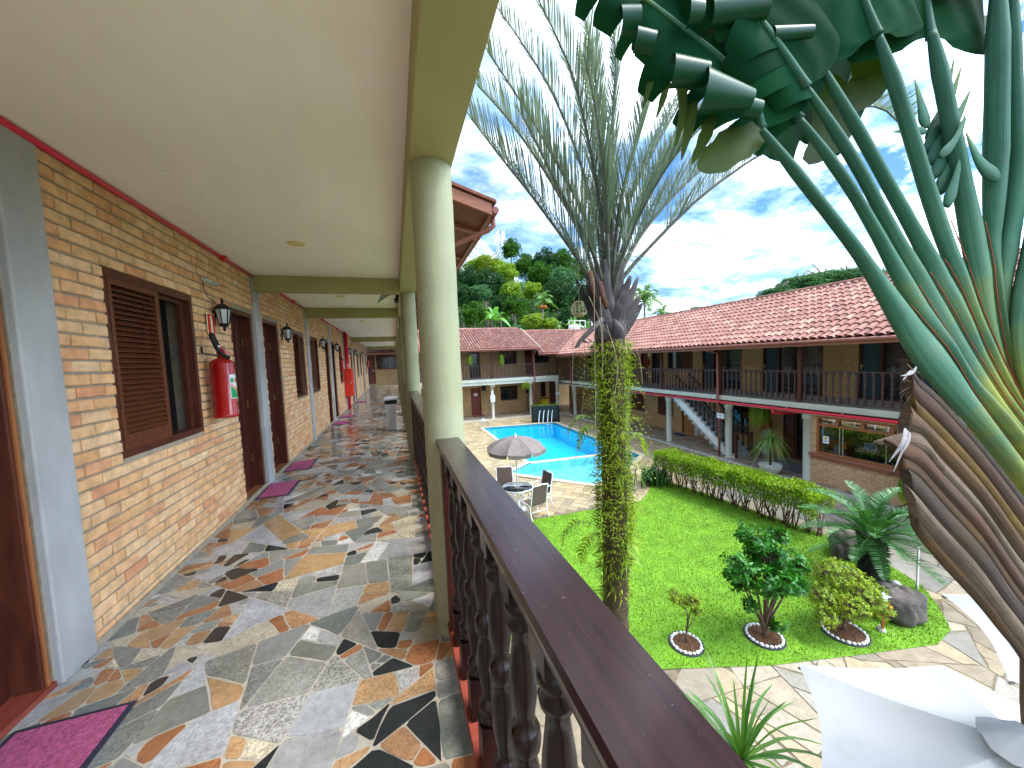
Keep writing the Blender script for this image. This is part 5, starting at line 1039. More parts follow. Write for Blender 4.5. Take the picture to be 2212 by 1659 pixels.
# ================================================================ TRIANGLE PALM
rnd = random.Random(77)
DP = 4.75
tb0 = P(1321, 1100, DP); px_, py_ = tb0.x, tb0.y
palm = thing('triangle_palm', 'tall triangle palm with mossy fern covered trunk and upright silver green fronds', 'palm tree', (px_, py_, G))
ztop = P(1305, 735, DP).z; zt2 = P(1310, 640, DP).z
def tr_c(z): f_ = (z - G) / (ztop - G); return Vector((px_ + .05 * math.sin(f_ * 2.2), py_, z))
tk = MB(); rows = []
for i in range(64):
    z = lerp(G - .05, ztop, i / 63); r = .170 - .02 * i / 63 + .006 * math.sin(i * 1.9) + (.05 * (1 - i / 5) if i < 5 else 0); c_ = tr_c(z)
    rows.append([c_ + Vector((math.cos(a * .3491) * r * rnd.uniform(.96, 1.04), math.sin(a * .3491) * r * rnd.uniform(.96, 1.04), 0)) for a in range(18)])
tk.grid(rows, True); trunk = tk.build('trunk', M['palmbark'], palm, True)
z_a, z_b = G + 1.35, ztop - .02
ms = MB()
for k in range(5200):
    f_ = rnd.random(); z = lerp(z_a, z_b, f_ ** .9); a = rnd.uniform(0, 6.283)
    if f_ < .35 and rnd.random() > .25 + f_ * 2: continue
    c_ = tr_c(z); d = Vector((math.cos(a), math.sin(a), 0)); p = c_ + d * rnd.uniform(.165, .19)
    thick = .7 + .9 * (math.sin(f_ * 9 + a * 2) > .1)
    o = (d * rnd.uniform(.5, 1.1) + Vector((0, 0, rnd.uniform(-.9, .25))) + rv(.25)).normalized(); ms.leaf(p, o, d, rnd.uniform(.045, .095) * thick, rnd.uniform(.012, .022), .1, .35)
for k in range(260):                      # longer fern sprays standing off the trunk
    f_ = rnd.uniform(.18, .98); z = lerp(z_a, z_b, f_); a = rnd.uniform(0, 6.283); c_ = tr_c(z); d = Vector((math.cos(a), math.sin(a), 0)); p = c_ + d * .17
    L = rnd.uniform(.13, .32); pth = smooth_path([p, p + d * L * .6 + Vector((0, 0, L * .25)), p + d * L + Vector((0, 0, -L * .25))], 6)
    for q in range(1, 7):
        pp = pth[q]; sd = d.cross(Vector((0, 0, 1)))
        for s_ in (-1, 1): ms.leaf(pp, (sd * s_ + d * .7 + rv(.15)).normalized(), Vector((0, 0, 1)), .07 * (1.1 - q / 9), .013, .1, .25)
ms.build('fern_cover', M['fern'], palm, True)
for zz_, aa, L in ((z_a + (z_b - z_a) * .30, 2.9, .55), (z_a + (z_b - z_a) * .27, 3.4, .45), (z_a + (z_b - z_a) * .70, 2.8, .42), (z_a + (z_b - z_a) * .67, 3.2, .36), (z_a + (z_b - z_a) * .62, -.1, .3)):
    c_ = tr_c(zz_); d = Vector((math.cos(aa), math.sin(aa), 0)); p = c_ + d * .16
    bf, st = MB(), MB(); pinnate(bf, st, smooth_path([p, p + d * L * .55 + Vector((0, 0, .10)), p + d * L * .9 + Vector((0, 0, -.02)), p + d * L + Vector((0, 0, -.2))], 10), 12, .12, .03, 1.1, .05, .3, .15, .004, True, .1, rnd); bo = bf.build('polypody_fern', M['hedge'], palm, True); st.build('fern_stems', M['twig'], bo, True)
bp = P(1352, 1190, DP - .12); br = thing('bromeliad', 'yellow green epiphyte clump growing on the lower palm trunk', 'plant', (bp.x, bp.y, bp.z)); lf = MB()
for k in range(46):
    a = rnd.uniform(-2.6, 1.2); h = Vector((math.cos(a), math.sin(a), 0)); el = rnd.uniform(.0, 1.35); L = rnd.uniform(.14, .32); d = h * math.cos(el) + Vector((0, 0, math.sin(el))); s0 = Vector((0, 0, rnd.choice((0, -.13, .08, -.22)))); l2 = L * (.7 if s0.z < 0 else 1)
    lf.blade(smooth_path([s0, s0 + d * l2 * .6, s0 + d * l2 + Vector((0, 0, -.09 * math.cos(el)))], 5), [.014, .02, .022, .018, .012, .003], h.cross(Vector((0, 0, 1))).cross(d))
lf.build('leaves', M['bromeliad'], br); m = MB()
for k in range(120): d = rv().normalized(); m.leaf(Vector((-.03, .03, -.12)) + Vector((d.x * .07, d.y * .07, d.z * .16)), d, rv(), .07, .008)
m.build('root_mass', M['palmbark'], br)
# crown of persistent leaf bases
cc_ = P(1318, 650, DP)
def pp_(u, v, dd=0): return P(u, v, DP + dd)
boots = [  # (base px, mid px, tip px, width, depth offset)
 ((1322, 735), (1290, 690), (1268, 610), .16, .0), ((1318, 735), (1352, 690), (1382, 640), .17, -.02), ((1315, 725), (1300, 665), (1290, 590), .16, -.14), ((1322, 720), (1340, 660), (1362, 596), .17, -.12),
 ((1318, 690), (1310, 630), (1308, 560), .15, -.16), ((1326, 695), (1335, 630), (1345, 560), .15, -.1), ((1316, 740), (1276, 668), (1243, 600), .11, .1), ((1320, 735), (1350, 670), (1378, 600), .15, .12), ((1312, 700), (1285, 640), (1262, 575), .15, .08),
 ((1320, 700), (1322, 640), (1325, 570), .16, .1), ((1325, 735), (1362, 690), (1388, 655), .14, .04), ((1305, 740), (1298, 715), (1302, 700), .17, -.12), ((1330, 742), (1335, 715), (1325, 690), .16, -.15)]
for i, (a, b, c_, w, dd) in enumerate(boots):
    mb = MB(); path = smooth_path([pp_(*a, dd * .4), pp_(*b, dd), pp_(*c_, dd * 1.3)], 9); mb.tube(path, [w * lerp(.78, .10, (q / 9) ** 1.2) for q in range(10)], 10, True, .42, up=CR); mb.build('leaf_base', M['bootwood'], palm, True)
for a, b, c_ in (((1312, 668), (1302, 640), (1296, 608)), ((1288, 650), (1280, 620), (1275, 585))):
    mb = MB(); mb.tube([pp_(*a, -.24), pp_(*b, -.25), pp_(*c_, -.24)], [.03, .038, .030], 8, True, .5, up=CR); mb.build('cut_stub', M['stubwood'], palm, True)
hb = MB(); hb.tube(smooth_path([pp_(1300, 690, -.15), pp_(1275, 715, -.25), pp_(1255, 735, -.28), pp_(1243, 752, -.28)], 10), [.04, .035, .035, .032, .03, .03, .028, .026, .022, .016, .01], 7); hb.tube([pp_(1252, 738, -.28), pp_(1250, 752, -.28)], [.018, .006], 5); hb.tube([pp_(1258, 735, -.28), pp_(1272, 742, -.28)], [.02, .006], 5); hb.build('broken_sheath', M['bootwood'], palm, True)
def c3(x, y): return ((1600 + x / .9875) * .57604, (y / .9875) * .57604)
fronds = [  # crop coordinates base..tip, depth offset at the tip
 ([(620, 1080), (560, 960), (400, 740), (280, 590), (165, 440)], -.5), ([(630, 1060), (570, 870), (440, 640), (300, 440), (190, 320)], .5), ([(640, 1050), (590, 820), (480, 600), (350, 380), (225, 190)], -.1),
 ([(655, 1040), (620, 790), (540, 520), (430, 280), (270, 40)], .9), ([(662, 1040), (640, 760), (590, 480), (530, 250), (400, -30)], -.5), ([(668, 1030), (668, 700), (640, 430), (610, 180), (540, -120)], .6), ([(675, 1030), (690, 720), (690, 430), (700, 200), (670, -60)], 1.3),
 ([(684, 1040), (716, 760), (770, 560), (830, 360), (890, 120)], -.2), ([(688, 1040), (740, 780), (830, 580), (930, 400), (1010, 250)], .9), ([(692, 1040), (770, 800), (890, 620), (1010, 480), (1140, 380)], .3), ([(700, 1050), (800, 860), (960, 680), (1130, 540), (1290, 430)], 1.1),
 ([(705, 1060), (850, 890), (1050, 700), (1320, 520), (1540, 410), (1680, 400), (1760, 470)], .2), ([(695, 1050), (760, 860), (840, 700), (930, 560), (1000, 460)], -.6), ([(650, 1050), (600, 900), (500, 720), (420, 560), (350, 420)], -.7), ([(672, 1040), (665, 800), (650, 600), (620, 380), (580, 200)], -.7)]
for i, (pts, dd) in enumerate(fronds):
    pts = [(670 + (pts[0][0] - 670) * .45, 1190)] + pts; n_ = len(pts); path = smooth_path([P(*c3(x, y), DP + dd * (k / (n_ - 1))) for k, (x, y) in enumerate(pts)], 18); fm_, sm_ = MB(), MB()
    Ln = sum((path[k + 1] - path[k]).length for k in range(18)); sm_.tube(path, [lerp(.082, .008, (k / 18) ** .40) for k in range(19)], 8, True, .6)
    NL = int(Ln * 33)
    for k in range(NL):
        t_ = .24 + .76 * (k + .5) / NL; p = poly_at(path, t_); d = (poly_at(path, min(1, t_ + .03)) - poly_at(path, max(0, t_ - .03))).normalized(); sd = d.cross(CF); sd = sd.normalized() if sd.length > .05 else CR
        l = (.74 if i != 11 else .55) * (math.sin(math.pi * min(.98, .10 + .86 * t_)) ** .5) * rnd.uniform(.9, 1.06)
        for s_ in (-1, 1):
            o = (Vector((0, 0, 1.05 if t_ < .75 else .8)) + d * .55 + CF * (s_ * .55) + sd * (s_ * .16) + rv(.05)).normalized()
            if t_ < .31 and rnd.random() < .72: continue
            if t_ < .31 : o = (CR * (-1 if d.dot(CR) < 0 else 1) * .7 + Vector((0, 0, .3)) + rv(.3)).normalized(); l = rnd.uniform(.2, .5)
            tip = p + o * l + Vector((0, 0, -.10 * l - (.35 * l if t_ < .31 else 0))) + rv(.01); w = .0135 if t_ > .31 else .006
            fm_.blade([p, p + o * l * .5, tip], [w * .8, w, w * .15], d.cross(o) + rv(.3))
    ob = sm_.build('frond_stem', M['rachis'], palm, True); fm_.build('leaflets', M['frond'], ob, True)
# hanging strings and cage lamp
sth = thing('hanging_fibres', 'long pale dry fibres hanging from the palm crown', 'fibres', tuple(cc_), 0)
for (u0, v0, u1, v1, dd, s_) in ((1283, 600, 1288, 1040, -.3, 0), (1296, 640, 1301, 820, -.3, .02), (1240, 640, 1236, 860, .3, 0), (1262, 700, 1243, 1000, .1, .05), (1350, 700, 1346, 800, -.1, .04), (1362, 720, 1388, 830, .1, .04), (1352, 750, 1330, 830, 0, .1), (1480, 560, 1478, 640, .4, 0), (1493, 545, 1492, 660, .5, 0), (1272, 640, 1300, 760, -.35, .06), (1310, 700, 1322, 880, -.35, .1)):
    a, b = P(u0, v0, DP + dd), P(u1, v1, DP + dd); sm_ = MB(); sm_.tube(smooth_path([a, a.lerp(b, .5) + CR * s_, b], 12), .0035, 4, False); sm_.build('fibre', M['string'], sth, True)
cg = P(1251, 668, 5.6); ct = thing('wire_globe', 'round wire hanging light globe dangling left of the palm crown', 'hanging light', tuple(cg)); wb = MB(); Rg = .125
for k in range(6): a = k * math.pi / 6; wb.tube([Vector((Rg * math.cos(t * .2618) * math.cos(a), Rg * math.cos(t * .2618) * math.sin(a), Rg * math.sin(t * .2618))) for t in range(25)], .003, 4, False)
for la in (-.5, 0, .5): wb.tube([Vector((Rg * math.cos(la) * math.cos(t * .2618), Rg * math.cos(la) * math.sin(t * .2618), Rg * math.sin(la))) for t in range(25)], .0035, 4, False)
wb.build('wire_frame', M['string'], ct); m = MB(); m.lathe([(0, -.118), (.07, -.105), (.10, -.075), (.10, -.07), (0, -.07)], (0, 0, 0), 16, False); m.build('basket', M['string'], ct); m = MB(); m.tube([(0, 0, Rg), (.01, 0, .55), (.02, 0, 1.1)], .003, 4); m.build('cord', M['string'], ct)
# ================================================================ TRAVELLER'S PALM
DR = 1.85
base_r = P(2330, 1300, DR)
rav = thing('travellers_palm', "big fan shaped traveller's palm with blue green stalks and torn dark blades overhead", 'palm tree', (base_r.x + .1, base_r.y - .05, G))
def q3(x, y): return (1728 + x * .486, y * .486)
live = [  # stalk px path from blade end into its sheath, width px, depth
 ([(1645, 280), (1760, 425), (1870, 565), (1930, 645), (1985, 715)], 33, -.055), ([(1728, 258), (1830, 398), (1905, 525), (1955, 612), (2005, 690)], 31, -.04), ([(1742, 190), (1850, 358), (1925, 500), (1978, 590), (2030, 670)], 32, -.025), ([(1772, 141), (1880, 330), (1960, 475), (2015, 560), (2065, 640)], 33, -.01),
 ([(1896, 76), (1935, 190), (1972, 310), (2010, 430), (2045, 520), (2085, 610)], 36, .005), ([(2012, 70), (2040, 205), (2066, 340), (2092, 460), (2110, 560)], 40, .035), ([(2155, -40), (2153, 150), (2150, 330), (2149, 450), (2153, 560)], 52, .06), ([(2186, -40), (2190, 150), (2198, 330), (2203, 430), (2200, 520)], 34, .08), ([(2262, -40), (2258, 200), (2256, 400), (2250, 520)], 40, .05), ([(2400, 40), (2370, 250), (2345, 450), (2330, 600)], 42, .02)]
def ribbon(name, mat, lo, up, d0, d1, bulge, margin=True, ends=0, n=22, seed=0, stalk=None):
    a_, b_ = smooth_path([Vector((u, v, 0)) for u, v in lo], n), smooth_path([Vector((u, v, 0)) for u, v in up], n); rows = []; ns = 0
    if stalk:                                  # stalk and sheath are one continuous leaf base
        pts, w0 = stalk; sp_ = smooth_path([Vector((u, v, 0)) for u, v in pts], 30); mid = [(a_[i] + b_[i]) / 2 for i in range(n + 1)]
        cut = min(range(31), key=lambda k: (sp_[k] - mid[2]).length); sp_ = sp_[:max(cut - 1, 4)]; A, B = [], []
        for k, p in enumerate(sp_):
            d = sp_[min(k + 1, len(sp_) - 1)] - sp_[max(k - 1, 0)]; d.normalize(); nn_ = Vector((-d.y, d.x, 0)); hw_ = w0 * .385 * lerp(.55, 1, min(1, k / 5)) * lerp(1, 1.12, k / len(sp_)); A.append(p + nn_ * hw_); B.append(p - nn_ * hw_)
        ns = len(A); a_, b_ = A + a_[3:], B + b_[3:]
        for it in range(14):
            for L_ in (a_, b_):
                q = [v.copy() for v in L_]
                for i in range(max(1, ns - 7), min(len(L_) - 1, ns + 7)): L_[i] = q[i] * .4 + (q[i - 1] + q[i + 1]) * .3
        n = len(a_) - 1
    mb = MB(); m = 9; edge = []; r_ = random.Random(seed)
    for i in range(n + 1):
        t_ = i / n; d = lerp(d0, d1, t_); a, b = P(a_[i].x, a_[i].y, d), P(b_[i].x, b_[i].y, d); fl_ = 0 if not stalk else max(0, min(1, (ns + 4 - i) / 9)); w = (b - a).length; bl_ = lerp(bulge, .46, fl_); row = []
        for j in range(m + 1): f_ = j / m; row.append(a.lerp(b, f_) - CF * (bl_ * w * (math.sin(math.pi * f_) ** lerp(.8, .6, fl_)) - .012 * f_ * (1 - fl_) + .05 * bl_ * w * math.sin(f_ * 9 + seed) * (1 - fl_)))
        for j in range(m - 1, 0, -1): f_ = j / m; row.append(a.lerp(b, f_) + CF * (lerp(.3, .9, fl_) * bl_ * w * math.sin(math.pi * f_) ** .7 + .02 * (1 - fl_)))
        for j in range(len(row)): mb.uv[len(rows) * len(row) + j] = (j / m if j <= m else (2 * m - j) / m, t_)
        rows.append(row); edge.append(b - CF * .004)
    if ends:                                   # ragged, shredded stub end
        for j in range(len(rows[0])):
            sh = r_.uniform(-.5, 1) * ends; rows[0][j] = rows[0][j] + (rows[0][j] - rows[2][j]) * sh * .35
    mb.grid(rows, True, True, True); ob = mb.build(name, mat, rav, True)
    if margin: ed = MB(); e2_ = edge[ns + 2:]; ed.tube(e2_, [.0014 + .0016 * abs(math.sin(k * 1.7 + seed)) for k in range(len(e2_))], 5, True); ed.build('red_margin', M['sheathedge'], ob, True)
    return ob
B1 = [(1903, 556), (1955, 650), (2011, 708), (2066, 783), (2114, 864), (2200, 980), (2290, 1090)]; B1b = [(1940, 530), (1982, 610), (2010, 661), (2050, 722), (2094, 797), (2150, 870), (2260, 1000)]; B2 = [(1972, 505), (2003, 575), (2039, 636), (2083, 717), (2122, 783), (2177, 868), (2250, 960)]
B3 = [(2008, 490), (2036, 552), (2064, 597), (2094, 667), (2130, 750), (2172, 832), (2235, 920)]; B4 = [(2026, 395), (2045, 455), (2068, 514), (2093, 581), (2118, 658), (2146, 728), (2178, 800), (2225, 890)]; B5 = [(2106, 400), (2126, 475), (2141, 528), (2152, 639), (2168, 736), (2188, 810), (2225, 880)]; B6 = [(2180, 380), (2172, 480), (2165, 542), (2162, 639), (2172, 736), (2192, 806)]
Lw = [(1862, 585), (1922, 690), (1962, 775), (2030, 850), (2120, 950), (2212, 1065), (2290, 1170)]
def sh_(L, dx, dy): return [(u + dx, v + dy) for u, v in L]
fan = [(Lw, B1), (sh_(B1, -6, 6), B1b), (sh_(B1b, -6, 6), B2), (sh_(B2, -6, 6), B3), ([(1984, 405), (2012, 500), (2050, 580), (2088, 660), (2126, 748), (2168, 832), (2230, 920)], B4), ([(2066, 410), (2074, 500), (2090, 580), (2113, 660), (2142, 730), (2174, 802), (2222, 890)], B5), (sh_(B5, -3, 4), B6),
 (sh_(B6, -2, 4), [(2226, 380), (2216, 470), (2207, 545), (2190, 620), (2184, 720), (2198, 806)]), ([(2224, 390), (2212, 545), (2193, 620), (2186, 720), (2200, 805), (2228, 890)], [(2300, 420), (2280, 560), (2255, 650), (2240, 740), (2235, 820), (2240, 890)]), ([(2298, 440), (2280, 560), (2256, 655), (2241, 745), (2236, 825), (2241, 895)], [(2400, 460), (2370, 600), (2340, 720), (2310, 820), (2290, 900), (2280, 980)])]
for i, (lo, up) in enumerate(fan):
    d = DR + (-.06 + .016 * i if i < 7 else (.03, .0, -.03)[i - 7]); ribbon('leaf_stalk', M['petiole'], lo, up, d, d, .22, True, 0, 24, i, (live[i][0], live[i][1]))
Eb = [(1972, 1095), (1984, 1155), (2037, 1222), (2113, 1304), (2168, 1371), (2210, 1425), (2300, 1570)]
LwD = [(1950, 768), (1985, 812), (2030, 852), (2120, 952), (2212, 1067), (2290, 1172), (2330, 1230)]
left = [(1958, 775), (1966, 812), (1962, 850), (1975, 885), (1972, 925), (1902, 958), (1958, 985), (1948, 1018), (1964, 1055), (1970, 1095), (1978, 1120)]
NB = 10; rnd = random.Random(31)
def dline(f_):
    k = f_ * (len(left) - 1); i = min(int(k), len(left) - 2); g_ = k - i; s_ = (lerp(left[i][0], left[i + 1][0], g_), lerp(left[i][1], left[i + 1][1], g_)); out = [s_]
    for q in range(1, 7): a, b = LwD[q], Eb[q]; out.append((lerp(a[0], b[0], f_), lerp(a[1], b[1], f_) - 14 * math.sin(math.pi * f_) * (q < 4)))
    return out
cuts = [0, .07, .19, .27, .41, .49, .60, .66, .79, .90, 1]
for k in range(NB):
    lo, up = dline(min(1, cuts[k + 1] + .03)), dline(max(0, cuts[k] - .015))
    if k == 4: up[0] = (1899, 951); lo[0] = (1905, 962)
    d = DR - .065 - .010 * k + rnd.uniform(-.012, .012); ribbon('dead_sheath', SH[(1, 3, 2, 0, 4, 3, 0, 1, 4, 0)[k]], lo, up, d, d - .01, .20, False, 1.0, 26, k)
mb = MB(); pth = [P(2330, 1230, DR + .05), P(2330, 1400, DR + .05), Vector((base_r.x + .06, base_r.y - .02, -2.6)), Vector((base_r.x + .1, base_r.y - .05, G - .02))]
mb.tube(smooth_path(pth, 12), [.15, .18, .18, .18, .18, .18, .18, .17, .17, .17, .18, .2, .24], 16); mb.build('trunk', M['sheath'], rav, True)
fb = MB()
for k in range(130):                       # fibres and shredded ends on the trunk's near edge
    f_ = rnd.random(); q = dline(f_)[0]; u, v = q[0] + rnd.uniform(-8, 16), q[1] + rnd.uniform(-8, 8); p = P(u, v, DR - rnd.uniform(.02, .10)); d = (CR * rnd.uniform(-.7, .1) + CD * rnd.uniform(-.2, 1) + rv(.3)).normalized(); fb.blade([p, p + d * .025, p + d * rnd.uniform(.03, .08) + rv(.01)], [.008, .006, .001], CF)
fb.build('shredded_fibres', M['sheath'], rav, True)
for a, b, w in (((1956, 925), (1920, 998), .020), ((1962, 930), (1930, 1020), .017), ((1966, 934), (1944, 985), .02), ((1980, 792), (1946, 812), .012), ((1970, 800), (1950, 822), .01)):
    p, q = P(*a, DR - .17), P(*b, DR - .19); hk = MB(); hk.blade(smooth_path([p, p.lerp(q, .4) + rv(.008), q], 6), [w * .5, w * .8, w, w * .9, w * .7, w * .4, w * .1], CF + rv(.3)); hk.build('dry_husk', M['husk'], rav, True)
# flower spathes
sp = [((565, 620), (640, 470), (690, 235), 26), ((560, 680), (650, 500), (722, 282), 34), ((570, 730), (680, 560), (763, 388), 36), ((585, 790), (680, 650), (744, 512), 34), ((615, 860), (670, 740), (703, 565), 34), ((560, 570), (540, 470), (508, 345), 26), ((560, 585), (490, 580), (405, 588), 20), ((650, 920), (690, 800), (735, 600), 26), ((880, 800), (800, 720), (733, 578), 34), ((620, 700), (690, 620), (745, 480), 20)]
for i, (a, b, c_, w) in enumerate(sp):
    mb = MB(); dd = .08 - .012 * i; path = smooth_path([P(*q3(*a), DR + dd), P(*q3(*b), DR + dd), P(*q3(*c_), DR + dd)], 12); mb.tube(path, [w / 790 * DR * .66 * min(1, .35 + k / 4.5) * (1 - k / 12) ** 1.05 + .0006 for k in range(13)], 10, True, .38, up=CR); mb.build('flower_spathe', M['petiole'], rav, True)
# blades
def strip(mb, p, out, along, L, w, curl, n=9, roll=0.0):
    rows = []; d = out.normalized(); cur = Vector(p); ax = along.normalized(); 
    for k in range(n + 1):
        t_ = k / n; ww = w * (1 - .55 * t_ ** 2); rows.append([cur - ax * ww / 2, cur + ax * ww / 2])
        ang = curl * (t_ ** 1.3) / n * 2; d = (Matrix.Rotation(ang, 3, ax) @ d); d = (d + Vector((0, 0, -.06 * (1 - roll)))).normalized(); cur = cur + d * (L / n)
    mb.grid(rows, False, True)
def blade_leaf(mid, wl, wr, nseg, torn_l, torn_r, seed, droop_l=1.6, droop_r=.5, name='leaf_blade'):
    r_ = random.Random(seed); path = smooth_path(mid, 30); mb = MB(); rb = MB(); rb.tube(path, [lerp(.026, .007, (k / 30) ** .6) for k in range(31)], 8)
    for side, W, torn, dr in ((-1, wl, torn_l, droop_l), (1, wr, torn_r, droop_r)):
        if W <= 0: continue
        if torn:
            for k in range(nseg):
                t_ = (k + .5) / nseg; p = poly_at(path, t_); d = (poly_at(path, min(1, t_ + .03)) - poly_at(path, max(0, t_ - .03))).normalized(); n_ = CF.cross(d).normalized(); n_ = -n_ if n_.dot(CD) < 0 else n_
                n_ = n_ * (1 if side < 0 else -1); seg = (path[-1] - path[0]).length / nseg; up = -CF if CF.z >= 0 else CF
                L = W * (math.sin(math.pi * (.15 + .75 * t_)) ** .5) * r_.uniform(.65, 1.15); o = (n_ + d * .45 + CF * r_.uniform(-.5, .1)).normalized()
                strip(mb, p, o, d, L, seg * r_.choice((.8, 1.1, 1.5, 1.9)), side * r_.uniform(.35, 1.0) * dr * (1 if r_.random() < .7 else 2.0), 14)
        else:
            rows = []; nn = 14
            for k in range(31):
                t_ = k / 30; p = path[k]; d = (path[min(30, k + 1)] - path[max(0, k - 1)]).normalized(); n_ = CF.cross(d).normalized(); n_ = -n_ if n_.dot(CD) < 0 else n_; n_ = n_ * (1 if side < 0 else -1)
                wd = W * (min(1, (t_ + .02) * 6) ** .5) * (1 - max(0, t_ - .85) * 4); ang = 0; cur = Vector(p); row = [Vector(p)]; o = n_
                for j in range(nn):
                    b_ = dr * j / nn; o2 = (n_ * math.cos(b_) + Vector((0, 0, -1)) * math.sin(b_) * .7 + CF * (.12 * math.sin(j * .9 + k * .35) + .25 * math.sin(b_))).normalized(); cur = cur + o2 * (wd / nn); row.append(cur.copy())
                rows.append(row)
            mb.grid(rows, False, True)
    ob = mb.build(name, M['bananaleaf'], rav, True); rb.build('midrib', M['petiole'], ob, True)
def PL(pts, d0, d1): n_ = len(pts) - 1; return [P(u, v, lerp(d0, d1, k / n_)) for k, (u, v) in enumerate(pts)]
blade_leaf(PL([(1645, 280), (1622, 205), (1560, 130), (1475, 60), (1390, -5), (1290, -70)], DR, DR - .1), .36, .34, 10, True, False, 1, 2.4, .1)
blade_leaf(PL([(1728, 258), (1640, 170), (1550, 85), (1456, 0), (1330, -120)], DR + .06, DR), .30, .36, 12, True, False, 2, 1.5, .2)
blade_leaf(PL([(1742, 190), (1690, 110), (1640, 40), (1560, -60), (1450, -170)], DR - .05, DR - .15), .30, .30, 8, True, False, 3, 2.0, .4)
blade_leaf(PL([(1772, 141), (1740, 60), (1700, -30), (1640, -140), (1560, -250)], DR + .08, DR + .05), .36, .38, 10, False, False, 4, .5, .4)
blade_leaf(PL([(1896, 76), (1870, 10), (1850, -60), (1820, -160), (1780, -260)], DR, DR), .40, .34, 10, False, False, 5, .9, .9)
blade_leaf(PL([(2012, 80), (2005, 30), (1998, -40), (1985, -140), (1970, -260)], DR + .05, DR + .1), .42, .40, 10, False, False, 6, 1.0, .9)
blade_leaf(PL([(2155, -40), (2157, -120), (2160, -220)], DR, DR), .3, .3, 10, False, False, 7, .9, .9)
blade_leaf(PL([(1760, 320), (1790, 270), (1830, 190), (1850, 100), (1850, 0)], DR + .35, DR + .45), .16, .2, 6, False, False, 9, .5, .5)
blade_leaf(PL([(1640, 330), (1660, 270), (1700, 200), (1730, 140)], DR + .3, DR + .4), .22, .1, 6, False, False, 10, .4, .4)

def c7(x, y): return ((1900 + x / 2.011) * .57604, y / 2.011 * .57604)
def rolled(a, b, r0, r1, dd, a0=-.5, a1=3.3):      # torn blade segments rolled up like scrolls
    A, B = P(*c7(*a), DR + dd), P(*c7(*b), DR + dd); ax = (B - A).normalized(); up = -CD; up = (up - ax * up.dot(ax)).normalized(); fw = ax.cross(up); fw = fw if fw.dot(CF) < 0 else -fw; k = DR / 790 * .2864; rows = []
    for i in range(15):
        t_ = lerp(a0, a1, i / 14); row = []
        for j in range(9):
            f_ = j / 8; r = lerp(r0, r1, f_) * k * (1 + .12 * i / 14); row.append(A.lerp(B, f_) + up * (r * math.cos(t_)) + fw * (r * math.sin(t_) * .8))
        rows.append(row)
    mb = MB(); mb.grid(rows, False, True); mb.build('rolled_segment', M['scroll'], rav, True)
for q in (((1455, 690), (1845, 745), 150, 62, -.10), ((1235, 535), (1508, 558), 105, 78, -.11), ((965, 300), (1110, 325), 80, 72, -.12), ((850, 160), (995, 150), 92, 88, -.10), ((1520, 95), (1950, 45), 92, 82, -.12), ((2000, 262), (2300, 238), 52, 42, -.08), ((1790, 810), (1905, 830), 74, 64, -.06), ((1350, 95), (1470, 90), 95, 70, -.13)): rolled(*q)
for pts, w in ((((1500, 200), (1490, 270), (1472, 345)), .05), (((1535, 210), (1528, 280), (1494, 355)), .07), (((1640, 275), (1590, 310), (1545, 345), (1508, 366)), .20), (((1440, 130), (1438, 190), (1418, 255)), .04), (((1470, 160), (1475, 240), (1458, 318)), .045), (((1420, 110), (1405, 180), (1388, 235)), .035)):
    mb = MB(); path = smooth_path([P(u, v, DR - .02 + .01 * k) for k, (u, v) in enumerate(pts)], 14); r_ = random.Random(pts[0][0]); mb.blade(path, [w * (math.sin(math.pi * (.22 + .76 * q / 14)) ** .8) * r_.uniform(.85, 1.1) for q in range(15)], CF + CR * .5); mb.build('hanging_lobe', M['yellowleaf'], rav, True)
for pts, w in ((((1780, 170), (1800, 230), (1790, 300), (1740, 350)), .22), (((1860, 120), (1880, 170), (1850, 210), (1800, 240)), .2), (((2060, 90), (2100, 60), (2150, 40)), .12)):
    mb = MB(); path = smooth_path([P(u, v, DR + .25) for u, v in pts], 10); mb.blade(path, [w * (math.sin(math.pi * (.15 + .8 * q / 10)) ** .8) for q in range(11)], CF + CR * .2); mb.build('sunlit_lobe', M['yellowleaf'], rav, True)  # yellower blade colour stands in for sun shining through
# ================================================================ helpers for tiled roofs and walls
def tile_roof(mb, bed, eave0, along, L, up, S, pitch=.215, row=.36, seed=1):
    rnd = random.Random(seed); al = along.normalized(); upn = up.normalized(); nr = al.cross(upn); nr = nr if nr.z > 0 else -nr
    bed.face([eave0, eave0 + al * L, eave0 + al * L + upn * S, eave0 + upn * S]); n = int(L / pitch); m = int(S / row) + 1; r = pitch * .40
    bed.face([eave0 - nr * .05, eave0 + upn * S - nr * .05, eave0 + al * L + upn * S - nr * .05, eave0 + al * L - nr * .05])
    for i in range(n):
        for j in range(m):
            s0 = j * row - .03; s1 = min(s0 + row + .05, S)
            if s1 - s0 < .08: continue
            c0 = eave0 + al * (pitch * (i + .5) + rnd.uniform(-.006, .006)) + upn * s0 + nr * (.030 + rnd.uniform(-.004, .006)); c1 = eave0 + al * (pitch * (i + .5) + rnd.uniform(-.006, .006)) + upn * s1 + nr * .012
            rows = [[c_ + al * (rr_ * math.cos(math.pi * q / 6)) + nr * (rr_ * .82 * math.sin(math.pi * q / 6)) for q in range(7)] for c_, rr_ in ((c0, r * 1.08), (c1, r * .86))]
            mb.grid(rows, False, True)
            k = len(mb.v); rin = r * .9; mb.v += [tuple(c0 + al * (rin * math.cos(math.pi * q / 6)) + nr * (rin * .78 * math.sin(math.pi * q / 6))) for q in range(7)]
            o = k - 14
            for q in range(6): mb.f.append((o + q, o + q + 1, k + q + 1, k + q)); mb.sm.append(False)
